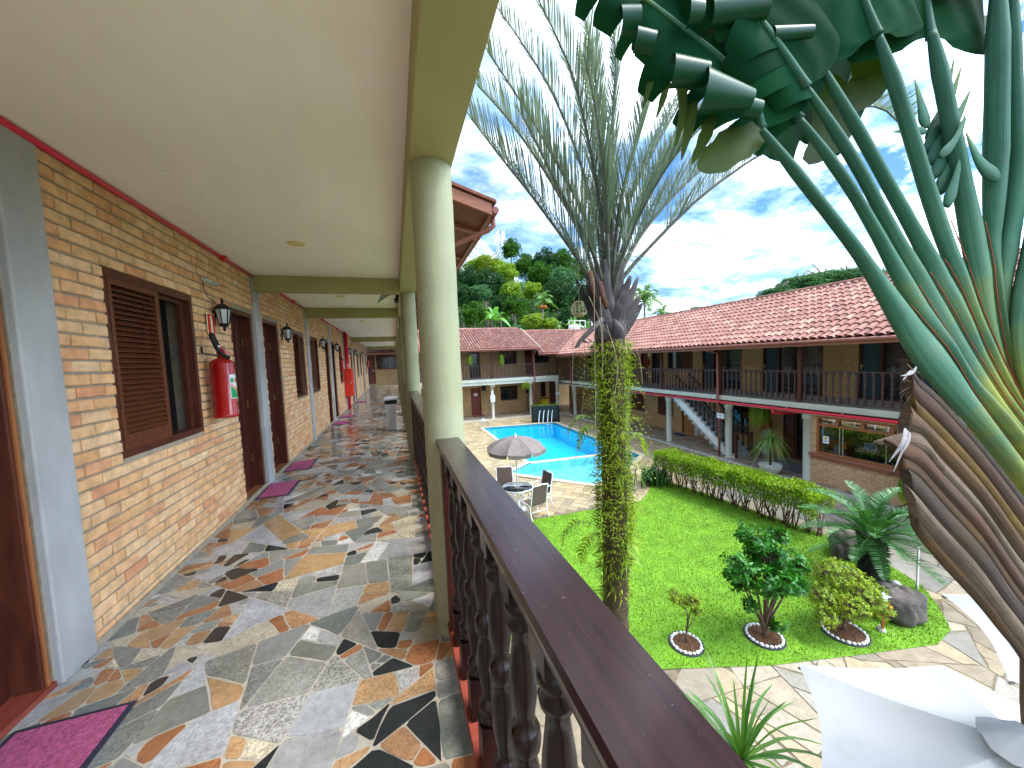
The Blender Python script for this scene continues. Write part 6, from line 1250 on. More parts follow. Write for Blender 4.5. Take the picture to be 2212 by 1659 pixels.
def ridge_tiles(mb, a, b, r=.12, step=.4):
    d = (b - a); n = int(d.length / step); d.normalize(); s = d.cross(Vector((0, 0, 1))).normalized()
    for i in range(n):
        p, q = a + d * (i * step - .03), a + d * ((i + 1) * step + .02); mb.grid([[c_ + s * (rr_ * math.cos(math.pi * t / 6)) + Vector((0, 0, rr_ * .8 * math.sin(math.pi * t / 6) + .02)) for t in range(7)] for c_, rr_ in ((p, r * 1.05), (q, r * .9))], False, True)
def wall_x(name, parent, x0, x1, y0, y1, z0, z1, ops_, mat):
    mb = MB()
    for r in wall_rects(y0, y1, z0, z1, ops_): mb.box(x0, x1, r[0], r[1], r[2], r[3])
    return mb.build(name, mat, parent, True)
def wall_y(name, parent, y0, y1, x0, x1, z0, z1, ops_, mat):
    mb = MB()
    for r in wall_rects(x0, x1, z0, z1, ops_): mb.box(r[0], r[1], y0, y1, r[2], r[3])
    return mb.build(name, mat, parent, True)
class Face:                                    # places boxes on a wall plane: u along the wall, w out of the wall
    def __init__(s, ax, pos, sgn): s.ax, s.pos, s.sgn = ax, pos, sgn
    def box(s, mb, u0, u1, z0, z1, w0, w1):
        a, b = s.pos + s.sgn * w0, s.pos + s.sgn * w1; a, b = min(a, b), max(a, b)
        return mb.box(a, b, u0, u1, z0, z1) if s.ax == 'x' else mb.box(u0, u1, a, b, z0, z1)
    def frame(s, mb, u0, u1, z0, z1, t, w0, w1, bottom=True):
        s.box(mb, u0 + .001, u0 + t, z0 + .001, z1 - .001, w0, w1); s.box(mb, u1 - t, u1 - .001, z0 + .001, z1 - .001, w0, w1); s.box(mb, u0 + t, u1 - t, z1 - t, z1 - .001, w0, w1)
        if bottom: s.box(mb, u0 + t, u1 - t, z0 + .001, z0 + t, w0, w1)
        return mb
def door_on(F, parent, u0, u1, z0, z1, mat='doorwood', fmat='frame', hs=1, name='door', rec=-.10, paper=None, panels=False):
    d = MB(); F.box(d, u0 + .05, u1 - .05, z0 + .01, z1 - .05, rec - .04, rec)
    if panels:
        m_ = (u0 + u1) / 2
        for a, b in ((u0 + .11, m_ - .03), (m_ + .03, u1 - .11)):
            for za, zb in ((z0 + .15, z0 + .85), (z0 + .95, z1 - .15)): F.box(d, a, b, za, zb, rec, rec + .012)
    o = d.build(name, M[mat], parent, True); F.frame(MB(), u0, u1, z0, z1, .05, -.16, .012, False).build('door_frame', M[fmat], o, True)
    uu = u1 - .11 if hs > 0 else u0 + .11; h = MB(); zc = z0 + 1.02; F.box(h, uu - .012, uu + .012, zc - .07, zc + .07, rec + .001, rec + .012); F.box(h, min(uu, uu - .1 * hs), max(uu, uu - .1 * hs), zc + .0, zc + .02, rec + .03, rec + .05); F.box(h, uu - .008, uu + .008, zc, zc + .02, rec + .012, rec + .03); h.build('door_handle', M['steel'], o, True); return o
def shutters_on(F, parent, u0, u1, z0, z1, n=2):
    w = MB(); F.frame(w, u0, u1, z0, z1, .06, -.12, .014); o = w.build('window', M['shutter'], parent, True); s = (u1 - u0 - .12) / n
    for k in range(n):
        a, b = u0 + .06 + k * s, u0 + .06 + (k + 1) * s; l = MB(); F.frame(l, a + .004, b - .004, z0 + .062, z1 - .062, .06, -.06, -.02); nn = 20
        for q in range(nn): z = lerp(z0 + .13, z1 - .13, (q + .5) / nn); F.box(l, a + .06, b - .06, z - .016, z + .012, -.055 + .0, -.03)
        l.build('shutter', M['shutter'], o, True)
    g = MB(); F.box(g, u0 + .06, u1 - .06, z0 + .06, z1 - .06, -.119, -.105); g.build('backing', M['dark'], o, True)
    return o
def grid_window(F, parent, u0, u1, z0, z1, fm='shutter', nx=3, nz=4, open_left=True):
    w = MB(); F.frame(w, u0, u1, z0, z1, .06, -.14, .014); o = w.build('window', M[fm], parent, True); mid = (u0 + u1) / 2; zt = z1 - .30
    b = MB(); F.box(b, u0 + .06, u1 - .06, zt - .02, zt + .03, -.12, -.02); F.box(b, mid - .02, mid + .02, zt + .03, z1 - .06, -.1, -.03)
    for q in (1, 3): uu = lerp(u0, u1, q / 4); F.box(b, uu - .012, uu + .012, zt + .03, z1 - .06, -.1, -.03)
    a0, a1 = (mid, u1 - .06) if open_left else (u0 + .06, mid); F.frame(b, a0, a1, z0 + .06, zt - .02, .05, -.09, -.03)
    for q in range(1, nx): uu = lerp(a0, a1, q / nx); F.box(b, uu - .012, uu + .012, z0 + .11, zt - .07, -.08, -.035)
    for q in range(1, nz): zz = lerp(z0 + .1, zt - .06, q / nz); F.box(b, a0 + .05, a1 - .05, zz - .010, zz + .010, -.0795, -.0355)
    b.build('glazing_bars', M[fm], o, True); g = MB(); F.box(g, u0 + .06, u1 - .06, z0 + .06, z1 - .06, -.139, -.125); g.build('pane', M['darkglass'], o, True); return o
def dark_opening(F, parent, u0, u1, z0, z1, curtain=None, bars=(), name='glass_door'):
    w = MB(); F.frame(w, u0, u1, z0, z1, .05, -.12, .012)
    for q in bars: F.box(w, q - .025, q + .025, z0 + .05, z1 - .05, -.11, -.02)
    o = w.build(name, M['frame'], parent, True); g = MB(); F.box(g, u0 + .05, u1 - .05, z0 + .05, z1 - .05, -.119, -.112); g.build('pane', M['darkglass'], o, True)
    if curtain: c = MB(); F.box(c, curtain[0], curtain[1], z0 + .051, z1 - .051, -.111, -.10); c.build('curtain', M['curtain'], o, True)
    return o
def sign_on(F, label, u, z, w, h, lines, depth=.0, bg='paper', name='notice', group=None, arrow=False):
    c = (F.pos + F.sgn * depth, u, z) if F.ax == 'x' else (u, F.pos + F.sgn * depth, z); t = thing(name, label, 'sign', c, 0, group); G_ = Face(F.ax, 0, F.sgn); m = MB(); G_.box(m, -w / 2, w / 2, -h / 2, h / 2, 0, .008); m.build('board', M[bg], t)
    xd = Vector((0, -1, 0)) if F.ax == 'x' else Vector((1, 0, 0)); out = Vector((F.sgn, 0, 0)) if F.ax == 'x' else Vector((0, F.sgn, 0))
    for (s_, zz, sz, mt, sh) in lines: text('lettering', s_, M[mt], t, out * .0095 + Vector((0, 0, zz)), xd, (0, 0, 1), sz, .0006, 'CENTER', sh)
    if arrow:
        a = MB(); y = out * .0085; pts = [(-.06, -.008), (.02, -.008), (.02, -.022), (.06, 0), (.02, .022), (.02, .008), (-.06, .008)]; a.extrude([y + xd * p + Vector((0, 0, q - h * .30)) for p, q in pts], out * .001); a.build('arrow', M['ink'], t)
    return t
# ================================================================ RIGHT WING
XR, XG, ZS = 15.4, 13.2, -1.9
rw = thing('guest_wing', 'two storey brick wing on the right with tiled roof, timber gallery and white columns', 'building', (15, 15, G)); FX = Face('x', XR, -1)
lo = [(20.05, 21.38, -3.76, -2.55), (17.42, 18.72, -3.76, -2.55), (15.88, 16.78, G + .05, -2.42), (12.62, 13.80, -3.95, -2.5), (8.9, 11.05, G + .05, -2.35), (23.4, 24.3, -3.76, -2.55), (25.6, 26.4, G + .05, -2.45)]
wall_x('ground_floor_wall', rw, XR, XR + .2, 2, 30.9, G, -2.12, lo, M['brickwall'])
shutters_on(FX, rw, *lo[0]); shutters_on(FX, rw, *lo[1]); shutters_on(FX, rw, *lo[5]); door_on(FX, rw, *lo[2], mat='honeydoor', fmat='jamb', panels=True); door_on(FX, rw, *lo[6], mat='doorwood')
w_ = dark_opening(FX, rw, *lo[3], bars=(13.05,), name='window'); c = MB(); FX.box(c, 12.70, 12.98, -3.2, -2.9, -.10, -.03); FX.box(c, 12.70, 12.98, -2.95, -2.9, -.03, .0); c.build('transom', M['shutter'], w_, True)
dd = dark_opening(FX, rw, *lo[4], bars=(10.55, 10.1), name='entrance_door'); c = MB(); FX.box(c, 10.62, 11.0, G + .1, -2.4, -.10, -.04); c.build('door_leaf', M['frame'], dd, True)
MB().box(XR - .006, XR - .001, 15.58, 15.86, G + .06, -2.2).build('plaster_strip', M['greywall'], rw, True)
up_ = [(21.0, 23.4, ZS + .02, .25), (19.62, 20.28, ZS + .02, .30), (18.5, 19.25, ZS + .02, .30), (15.92, 17.82, -.95, .30), (13.0, 15.27, ZS + .02, .30), (9.58, 11.96, ZS + .02, .30), (6.2, 8.47, ZS + .02, .30), (2.8, 5.1, ZS + .02, .3), (24.2, 24.9, ZS + .02, .3), (25.6, 27.2, ZS + .02, .25)]
wall_x('gallery_wall', rw, XR, XR + .2, 2, 32, ZS, 1.4, up_, M['brickwall'])
dark_opening(FX, rw, *up_[0], bars=(21.8, 22.6)); door_on(FX, rw, *up_[1], mat='reddoor'); dark_opening(FX, rw, *up_[2]); dark_opening(FX, rw, *up_[8]); dark_opening(FX, rw, *up_[9], bars=(26.4,))
w_ = dark_opening(FX, rw, *up_[3], bars=(16.68,), name='window'); c = MB(); FX.box(c, 17.25, 17.5, -.89, .24, -.10, -.09); c.build('white_curtain', M['greywall'], w_, True)
s = MB(); FX.frame(s, 15.98, 16.65, -.89, .24, .05, -.06, -.01)
for q in range(18): z = lerp(-.82, .18, (q + .5) / 18); FX.box(s, 16.03, 16.6, z - .02, z + .015, -.05, -.02)
s.build('shutter', M['shutter'], w_, True)
for k, cu_ in ((4, (14.62, 15.2)), (5, (11.3, 11.9)), (6, (7.85, 8.41)), (7, (4.4, 5.04))):
    o = dark_opening(FX, rw, *up_[k], curtain=cu_, bars=(cu_[0],)); h = MB(); u = cu_[1] - .03; FX.box(h, u - .012, u + .012, -.85, -.68, .013, .024); FX.box(h, u - .1, u + .01, -.74, -.72, .03, .045); FX.box(h, u - .006, u + .006, -.74, -.72, .024, .03); h.build('door_handle', M['brass'], o, True)
    b = MB(); FX.box(b, up_[k][0] + .1, up_[k][0] + .9, -1.45, -1.15, -.111, -.09); b.build('bed_behind_glass', M['curtain'], o, True)
sl_ = MB(); sl_.box(XG, XR, 2, 30.3, -2.09, ZS); sl_.build('floor_slab', M['cream'], rw, True); MB().box(XG + .08, XG + .30, 2, 29, -2.27, -2.091).build('slab_beam', M['cream'], rw, True)
MB().box(XG + .04, XG + .079, 2, 29, -2.17, -2.091).build('slab_batten', M['postwood'], rw, True)  # dark wood strip running below the slab edge
for y in (8.77, 11.9, 15.46, 19.0, 22.45, 25.9): 
    c = MB(); c.lathe([(.15, G), (.15, G + .08), (.132, G + .1), (.132, -2.46), (.165, -2.45), (.165, -2.275)], (XG + .19, y, 0), 24, False); c.build('column', M['cream'], rw, True)
posts = [5.5, 8.95, 12.2, 15.8, 19.2, 22.6, 26.0]
for y in posts: MB().box(XG - .004, XG + .115, y - .06, y + .06, ZS, .22).build('gallery_post', M['postwood'], rw, True, .006)
EX, EZ, RX, RZ = 12.45, .16, 16.6, 2.30
tl, bd = MB(), MB(); upv = Vector((RX - EX, 0, RZ - EZ)); tile_roof(tl, bd, Vector((EX, 2.0, EZ + .06)), Vector((0, 1, 0)), 29.3, upv, upv.length, .235, .40, 4)
bd.face([(RX, 2, RZ + .06), (RX, 31.3, RZ + .06), (RX + 4.2, 31.3, EZ), (RX + 4.2, 2, EZ)]); ridge_tiles(tl, Vector((RX, 2, RZ + .06)), Vector((RX, 31.3, RZ + .06)), .14)
ro = bd.build('roof', M['tilebed'], rw, True); tl.build('roof_tiles', M['tile'], ro, True)
f = MB(); f.box(EX - .04, EX + .02, 2, 27.1, EZ - .13, EZ + .045); f.build('fascia', M['fascia'], ro, True)
f = MB(); f.box(EX + .021, XR - .001, 2, 27.6, EZ + .005 + .14, EZ + .03 + .14); f.build('soffit', M['soffit'], ro, True)
MB().box(XG - .02, XG + .13, 2, 27.6, .222, .30).build('eave_beam', M['postwood'], ro, True)
for i, y in enumerate([k * .7 + 2.5 for k in range(36)]): pass
g = MB(); g.tube([(EX - .09, 2, EZ + .0), (EX - .09, 27.1, EZ + .0)], .055, 8); g.build('gutter', M['downpipe'], ro, True)
for y in (12.42, 26.12): p = MB(); p.tube([(EX - .09, y, EZ - .03), (EX + .3, y - .1, EZ - .15), (XG - .07, y - .2, -.1), (XG - .07, y - .22, -1.85), (XG - .10, y - .22, -2.0), (XG - .09, y - .22, -2.3), (XG + .0, y - .22, -2.45), (XG + .0, y - .22, G)], .05, 8); p.build('downpipe', M['downpipe'], rw, True)
# kiosk with the ice freezer behind glass
kf = Face('x', 13.35, -1); kw = [(4.2, 8.47, -3.56, -2.31)]
k_ = wall_x('kiosk_wall', rw, 13.35, 13.55, 2.0, 8.64, G, -2.272, kw, M['brickpale'])
MB().box(13.551, 15.39, 8.44, 8.64, G, -2.275).build('kiosk_side_wall', M['brickpale'], k_, True)
w = MB(); kf.frame(w, 4.2, 8.47, -3.56, -2.31, .06, -.14, .02); kf.box(w, 4.26, 8.41, -2.62, -2.56, -.10, .015)
for y in (7.88, 7.21, 6.52, 5.4): kf.box(w, y - .035, y + .035, -2.56, -2.37, -.10, .012)
ko = w.build('kiosk_window', M['jamb'], k_, True); s = MB(); kf.box(s, 4.0, 8.62, -3.76, -3.562, -.1, .05); kf.box(s, 4.0, 8.64, -3.65, -3.562, .05, .10); s.build('counter_sill', M['fascia'], ko, True)
g = MB(); kf.box(g, 4.26, 8.41, -3.5, -2.62, -.075, -.069); g.build('pane', M['wglass'], ko, True); g = MB(); kf.box(g, 4.26, 8.41, -2.56, -2.37, -.075, -.069); g.build('transom_pane', M['wglass2'], ko, True)
for y in (7.83, 7.74, 6.66): m = MB(); kf.box(m, y - .012, y + .012, -3.5, -2.62, -.068, -.05); m.build('glazing_bar', M['steel'], ko, True)
b = MB(); b.box(15.2, 15.39, 2.0, 8.43, G, -2.3); b.box(13.56, 15.2, 2.0, 8.43, -2.33, -2.30); b.build('kiosk_interior', M['dark'], k_, True)
fz = thing('ice_freezer', 'dark navy ice freezer with gold lettering behind the kiosk glass', 'freezer', (14.15, 7.50, G)); FF = Face('x', 0, -1); m = MB(); FF.box(m, -.78, .78, 0, 2.05, -.7, 0); m.build('cabinet', M['navy'], fz, False, .02)
m = MB(); FF.box(m, -.72, .72, .3, 2.0, .001, .03); m.build('door', M['navy'], fz, False, .008); m = MB(); FF.box(m, .40, .43, 1.18, 1.62, .05, .07); FF.box(m, .405, .425, 1.2, 1.23, .03, .05); FF.box(m, .405, .425, 1.57, 1.6, .03, .05); m.build('handle', M['brass'], fz)
zc = -G
for s_, yy, z_, sz, mt, sh in (('GELO', -.10, 1.68, .27, 'gold', 0), ('I N T E N S O', -.10, 1.525, .055, 'gold', 0), ('Linha Premium', -.08, 1.215, .135, 'gold', .35)): text('lettering', s_, M[mt], fz, Vector((-.0315, yy, z_)), (0, -1, 0), (0, 0, 1), sz, .0008, 'CENTER', sh)
m = MB(); FF.box(m, -.20, .02, 1.81, 1.86, .031, .034); m.build('gold_bar', M['gold'], fz); m = MB(); FF.box(m, -.26, .06, 1.28, 1.50, .0311, .036); m.build('notice_border', M['paper'], fz); m = MB(); FF.box(m, -.24, .04, 1.30, 1.48, .0361, .038); m.build('blue_notice', M['blue'], fz)
st_ = sign_on(kf, 'small white sticker with a yellow disc inside the kiosk window', 8.22, -3.08, .17, .24, (), -.060, 'white', 'sticker'); m = MB(); m.tube([(-.010, 0, .05), (-.012, 0, .05)], .05, 16); m.build('yellow_disc', M['yellow'], st_); m = MB(); Face('x', 0, -1).box(m, -.05, .05, -.06, -.03, .0085, .0095); m.build('print', M['inkblue'], st_)
sh_ = thing('water_dispenser', 'small clear bottle stand on the counter inside the kiosk window', 'bottle', (13.75, 8.1, -3.56)); MB().lathe([(.08, 0), (.09, .02), (.09, .18), (.04, .24), (.03, .3), (0, .3)], (0, 0, 0), 14).build('bottle', M['frost'], sh_); MB().lathe([(.034, .30), (.034, .33), (0, .33)], (0, 0, 0), 10).build('cap', M['inkblue'], sh_)
bx = thing('red_shelf', 'red and brown snack shelf inside the kiosk behind the left pane', 'shelf', (14.0, 8.15, G)); MB().box(-.15, .15, -.25, .25, 0, 1.6).build('shelf_body', M['redwood'], bx)
for k in range(3): MB().box(-.17, -.152, -.26, .26, .5 + .36 * k, .74 + .36 * k).build('product_row', M[('fire', 'cream', 'orange')[k]], bx)
# red fire main along the slab
fp = thing('fire_main', 'long bright red pipe under the edge of the right gallery', 'pipe', (XG - .08, 15, -2.18)); MB().tube([(0, -13, .0), (0, 4.2, 0)], .05, 12).build('pipe', M['redpipe'], fp); MB().tube([(0, -5.2, 0), (0, -5.2, -.16), (.25, -5.35, -.19), (1.5, -5.9, -.19)], .05, 10).build('branch', M['redpipe'], fp)
for y in (-9, -5.2, -2.9, .6): MB().tube([(0, y - .06, 0), (0, y + .06, 0)], .062, 12).build('coupling', M['redpipe'], fp)
for k in range(10): MB().box(-.008, .09, -12.5 + k * 1.7, -12.47 + k * 1.7, -.06, .085).build('bracket', M['steel'], fp)
# staircase
sc_ = thing('staircase', 'grey concrete staircase with white stringer and turned dark balusters up to the gallery', 'staircase', (13.9, 13.4, G)); n_ = 14; y0, y1 = 11.68, 15.2; tr_ = (y1 - y0) / n_; ri = (ZS - G - .05) / n_; m = MB()
for k in range(n_): m.box(13.45, 14.45, y0 + k * tr_, y1 if k > n_ - 3 else y0 + (k + 2.2) * tr_, G + .05 + max(0, (k - 1.2) * ri), G + .05 + (k + 1) * ri)
m.build('steps', M['stair'], sc_, True)
m = MB(); m.extrude([(13.42, y0 - .02, G + .05), (13.42, y0 + .55, G + .05), (13.42, y1 + .02, ZS - .47), (13.42, y1 + .02, ZS - .01 - ri * 0), (13.42, y1 - .25, ZS - ri)] , (.028, 0, 0)); 
m = MB(); zz_ = lambda y: G + .05 + (y - y0) / (y1 - y0) * (ZS - G - .05)
m.extrude([(13.415, y0 - .03, G + .05), (13.415, y0 + .42, G + .05), (13.415, y1 + .1, ZS - .33), (13.415, y1 + .1, ZS - .0), (13.415, y1 - .2, ZS - .16)], (.034, 0, 0)); m.build('stringer', M['whitepaint'], sc_, True)
sb = baluster_mesh('stair_baluster', .80, .055, M['darkwood'], 8, True)
for x in (13.52, 14.38):
    m = MB(); m.bar((x, y0 + .05, G + 1.02), (x, y1 - .05, ZS + .80), .07, .05); m.build('handrail', M['railwood'], sc_, True); m = MB(); m.box(x - .05, x + .05, y0 - .06, y0 + .05, G + .05, G + 1.08); m.build('newel_post', M['postwood'], sc_, True, .008)
    for k in range(n_): y = y0 + (k + .5) * tr_; o = mesh_obj('baluster', sb, sc_, Vector((x, y, G + .05 + (k + 1) * ri)) - sc_.location)
# galleries' balustrades
gm = (M['gallerywood'],) * 3; gbm = baluster_mesh('gallery_baluster', .8, .072, M['gallerywood'], 8, True); GB = 'timber gallery balustrades across the courtyard'
names = ['cut off by the leaning palm trunk, nearest bay of the right gallery', 'above the stair foot, second bay from the leaning palm', 'over the staircase, third bay of the right gallery from the leaning palm', 'just right of the mossy palm trunk on the right gallery', 'hidden mostly behind the mossy palm trunk', 'just left of the mossy palm trunk on the right gallery', 'short last bay of the right gallery at the inner corner']
edges = posts + [27.55]
balustrade('dark turned balustrade at the nearest end of the right gallery behind the leaning palm', GB, (XG + .055, 2.1, ZS), R(90), 3.34, ZS, 1.10, .205, gbm, .8, .09, gm, .10, .04)
for i in range(7):
    a, b = edges[i] + .062, edges[i + 1] - .062; balustrade('dark turned balustrade ' + names[i], GB, (XG + .055, a, ZS), R(90), b - a, ZS, 1.10, .205, gbm, .8, .09, gm, .10, .04)
# ================================================================ BACK WING
YB, YG, ZB = 30.0, 27.6, -1.46
bk = thing('rear_wing', 'two storey brick wing across the far end of the courtyard with red tiled roof', 'building', (5, 30, G)); FY = Face('y', YB, -1)
bl = [(5.92, 6.76, G + .06, -2.27), (8.48, 10.03, -3.5, -2.26)]
wall_y('ground_floor_wall', bk, YB, YB + .2, -3, 10.8, G, -1.72, bl, M['brickwall']); door_on(FY, bk, *bl[0], mat='reddoor'); grid_window(FY, bk, *bl[1], fm='shutter')
MB().box(10.6, 10.8, YB + .201, 32.0, G, -1.72).build('return_wall', M['brickwall'], bk, True)
rl_ = [(13.0, 13.5, G + .06, -2.2), (13.9, 14.6, G + .06, -2.2)]
wall_y('recess_wall', bk, 32.0, 32.2, 10.8, 17, G, -1.72, rl_, M['brickwall']); FR = Face('y', 32.0, -1); dark_opening(FR, bk, *rl_[0]); door_on(FR, bk, *rl_[1])
ew0 = PY((900 + 1125 / 2.2125) * .57604, (950 + 825 / 2.2125) * .57604, YB); ew1 = PY((900 + 1300 / 2.2125) * .57604, (950 + 958 / 2.2125) * .57604, YB); ed0 = PY((900 + 1058 / 2.2125) * .57604, (950 + 900 / 2.2125) * .57604, YB); ed1 = PY((900 + 1118 / 2.2125) * .57604, (950 + 900 / 2.2125) * .57604, YB)
ub = [(ed0.x, ed1.x, ZB + .02, ew0.z + .02), (ew0.x, ew1.x + .3, ew1.z, ew0.z), (5.93, 6.82, ZB + .02, .72), (8.54, 10.08, -.42, .72), (10.83, 11.46, ZB + .02, .74), (11.62, 13.1, -.45, .35)]
wall_y('gallery_wall', bk, YB, YB + .2, -3, 15.3, ZB - .2, 1.6, ub, M['brickwall']); door_on(FY, bk, *ub[0], mat='reddoor', panels=True); grid_window(FY, bk, *ub[1], nx=2, nz=2, open_left=False); dark_opening(FY, bk, *ub[2]); grid_window(FY, bk, *ub[3], fm='frame'); door_on(FY, bk, *ub[4], mat='reddoor'); dark_opening(FY, bk, *ub[5], name='window')
MB().box(.4, 12.84, YG, YB, ZB - .22, ZB).build('floor_slab', M['cream'], bk, True); MB().box(.4, 12.84, YG + .06, YG + .26, ZB - .45, ZB - .221).build('slab_beam', M['cream'], bk, True); MB().box(12.62, 12.84, YG + .261, YB - .001, ZB - .45, ZB - .221).build('slab_beam', M['cream'], bk, True)
for x in (.75, 3.95, 7.17, 10.40, 12.74):
    c = MB(); c.lathe([(.14, G), (.14, G + .06), (.125, G + .08), (.125, -2.1), (.155, -2.09), (.155, ZB - .452)], (x, YG + .16, 0), 20, False); c.build('column', M['cream'], bk, True)
bposts = [.5, 3.9, 7.2, 10.62, 12.76]
for x in bposts: MB().box(x - .06, x + .06, YG - .004, YG + .115, ZB, .80 if x < 11 else .38).build('gallery_post', M['postwood'], bk, True, .006)
MB().tube([(10.75, 26.9, .75), (10.72, YG - .05, .4), (10.72, YG - .06, ZB + .0), (10.72, YG - .07, ZB - .3), (10.66, YG - .02, ZB - .5), (10.62, YG - .02, G)], .05, 8).build('downpipe', M['downpipe'], bk, True)
for nm_, x0, x1, ez_, rz_, sd in (('roof', -6, 11.05, .80, 2.70, 6), ('roof', 10.9, 19.5, .34, 2.46, 7)):
    tl, bd = MB(), MB(); upv = Vector((0, 31.6 - 27.0, rz_ - ez_)); tile_roof(tl, bd, Vector((x0, 27.0, ez_ + .05)), Vector((1, 0, 0)), x1 - x0, upv, upv.length, .22, .38, sd)
    bd.face([(x0, 31.6, rz_ + .05), (x1, 31.6, rz_ + .05), (x1, 36, ez_), (x0, 36, ez_)]); ridge_tiles(tl, Vector((x0, 31.6, rz_ + .05)), Vector((x1, 31.6, rz_ + .05)), .13); ro = bd.build(nm_, M['tilebed'], bk, True); tl.build('roof_tiles', M['tile'], ro, True)
    xe = min(x1, 12.5); MB().box(x0, xe, 26.96, 27.02, ez_ - .12, ez_ + .04).build('fascia', M['fascia'], ro, True); MB().box(x0, xe, 27.021, YB - .001, ez_ + .02, ez_ + .05).build('soffit', M['soffit'], ro, True); MB().tube([(x0, 26.9, ez_), (xe, 26.9, ez_)], .05, 8).build('gutter', M['downpipe'], ro, True)
vb = MB(); vb.extrude([(11.06, 26.98, .70), (11.06, 26.98, .92), (11.06, 31.6, 2.80), (11.06, 31.6, 2.3)], (.04, 0, 0)); vb.build('verge_board', M['cream'], bk, True)
bn = ['just right of the nearest gallery column at the far end', 'in front of the dark doorway on the rear gallery', 'below the upper window of the rear gallery', 'last bay of the rear gallery by the inner corner']
for i in range(4):
    a, b = bposts[i] + .062, bposts[i + 1] - .062; balustrade('reddish turned balustrade ' + bn[i], GB, (a, YG + .055, ZB), 0, b - a, ZB, 1.10, .22, gbm, .8, .09, (M['gallerywood'],) * 3, .10, .04)
# walkways
tag(MB().box(13.08, XR - .001, 2, 27.3, G - .05, G + .05).build('walkway', M['walkway']), kind='structure'); tag(MB().box(.4, 17, 27.3, 32, G - .05, G + .055).build('walkway', M['walkway']), kind='structure')
tag(MB().box(12.9, 13.079, 2, 27.2, G - .05, G + .052).build('kerb', M['curb']), kind='structure'); tag(MB().box(.4, 12.85, 27.12, 27.299, G - .05, G + .10).build('kerb', M['curb']), kind='structure')
# ---------------------------------------------------------------- small things over there
mat_('dark blue doormat before the wooden door under the stairs', 14.65, 15.1, 15.95, 16.75, G + .051, 'bluemat', 'door mats'); mat_('wide grey doormat before the dark entrance beside the kiosk', 13.75, 14.9, 9.3, 10.9, G + .051, 'greymat', 'door mats'); mat_('red doormat before the mahogany door of the rear wing', 5.95, 6.85, 29.2, 29.85, G + .056, 'redmat', 'door mats')
sign_on(Face('x', 13.05, -1), 'small white reception sign with an arrow on the column beside the stairs', 12.0, -2.76, .36, .21, (('POUSADA', .065, .035, 'inkblue', 0), ('RECEPÇÃO', .01, .065, 'ink', .2)), 0, 'paper', 'direction_sign', None, True)
FC = Face('y', YG + .02, -1)
sign_on(FC, 'pale blue notice board of pool rules on the white column of the rear wing', 7.17, -2.98, .36, .56, (('AVISO', .2, .07, 'inkblue', 0), ('HORÁRIO DA', .09, .045, 'ink', 0), ('PISCINA', .02, .06, 'ink', 0), ('9h às 20h', -.08, .055, 'ink', 0), ('OBRIGADO', -.2, .05, 'inkblue', 0)), 0, 'paper', 'notice_board')
sign_on(FC, 'small white notice above the blue notice board', 7.15, -2.52, .16, .26, (('ATENÇÃO', .05, .03, 'signred', 0),), 0, 'white', 'notice'); sign_on(Face('y', YB - .10, -1), 'white paper sign with a green print on the mahogany door', 6.3, -2.80, .3, .24, (('WC', .0, .11, 'green', 0),), 0, 'white', 'door_sign')
sign_on(Face('y', YG + .03, -1), 'white direction sign on the corner column beside the yellow bin', 12.74, -2.95, .36, .2, (('RECEPÇÃO', .03, .06, 'ink', 0),), 0, 'white', 'direction_sign', None, True); sign_on(FR, 'black poster on the recessed wall behind the fountain', 11.6, -2.7, .55, 1.0, (('BAR', .2, .16, 'paper', 0),), 0, 'black', 'poster')
t = thing('globe_light', 'round white wall light above the mahogany door', 'wall light', (6.35, YB - .01, -2.1)); MB().tube([(0, 0, 0), (0, -.05, 0)], .06, 12).build('base', M['cream'], t); MB().lathe([(.12 * math.cos(q * .3927 - 1.57), .12 * math.sin(q * .3927 - 1.57)) for q in range(9)], (0, -.12, 0), 16, False).build('globe', M['frost'], t)
t = thing('loudspeaker', 'black box loudspeaker with a hanging cord beside the mahogany door', 'loudspeaker', (7.0, YB - .02, -2.3)); MB().box(-.15, .15, -.22, 0, -.22, .2).build('box', M['black'], t, False, .01); MB().tube([(.12, -.04, -.22), (.12, -.03, -1.0), (.13, -.03, -1.75)], .008, 5).build('cord', M['white'], t); MB().tube([(0, -.221, 0), (0, -.23, 0)], .1, 16).build('cone', M['blackiron'], t)
t = thing('floodlight', 'small floodlight at the top of the white column of the rear wing', 'floodlight', (7.25, YG - .02, -1.98)); MB().obox((0, -.08, 0), Vector((.1, 0, 0)), Vector((0, .03, .02)), Vector((0, -.03, .06))).build('housing', M['steel'], t); MB().bar((0, 0, 0), (0, -.06, .0), .03).build('arm', M['black'], t)
def hang_fern(label, p, r, L, mt='hedge', n=90):
    t = thing('hanging_fern', label, 'plant', p, 0, 'hanging ferns'); MB().lathe([(.05, -.16), (.11, -.02), (.12, 0), (0, 0)], (0, 0, 0), 12, False).build('basket', M['twig'], t); MB().tube([(0, 0, 0), (0, 0, .35)], .006, 4).build('hanger', M['black'], t); lf = MB(); rr_ = random.Random(int(L * 100))
    for k in range(n):
        a = rr_.uniform(0, 6.283); h = Vector((math.cos(a), math.sin(a), 0)); l = L * rr_.uniform(.5, 1.1); lf.blade(smooth_path([Vector((0, 0, 0)), h * r * .7 + Vector((0, 0, .08)), h * r + Vector((0, 0, -l * .5)), h * r * .95 + Vector((0, 0, -l))], 7), [.02, .035, .045, .045, .04, .03, .02, .006], h)
    lf.build('fronds', M[mt], t); return t
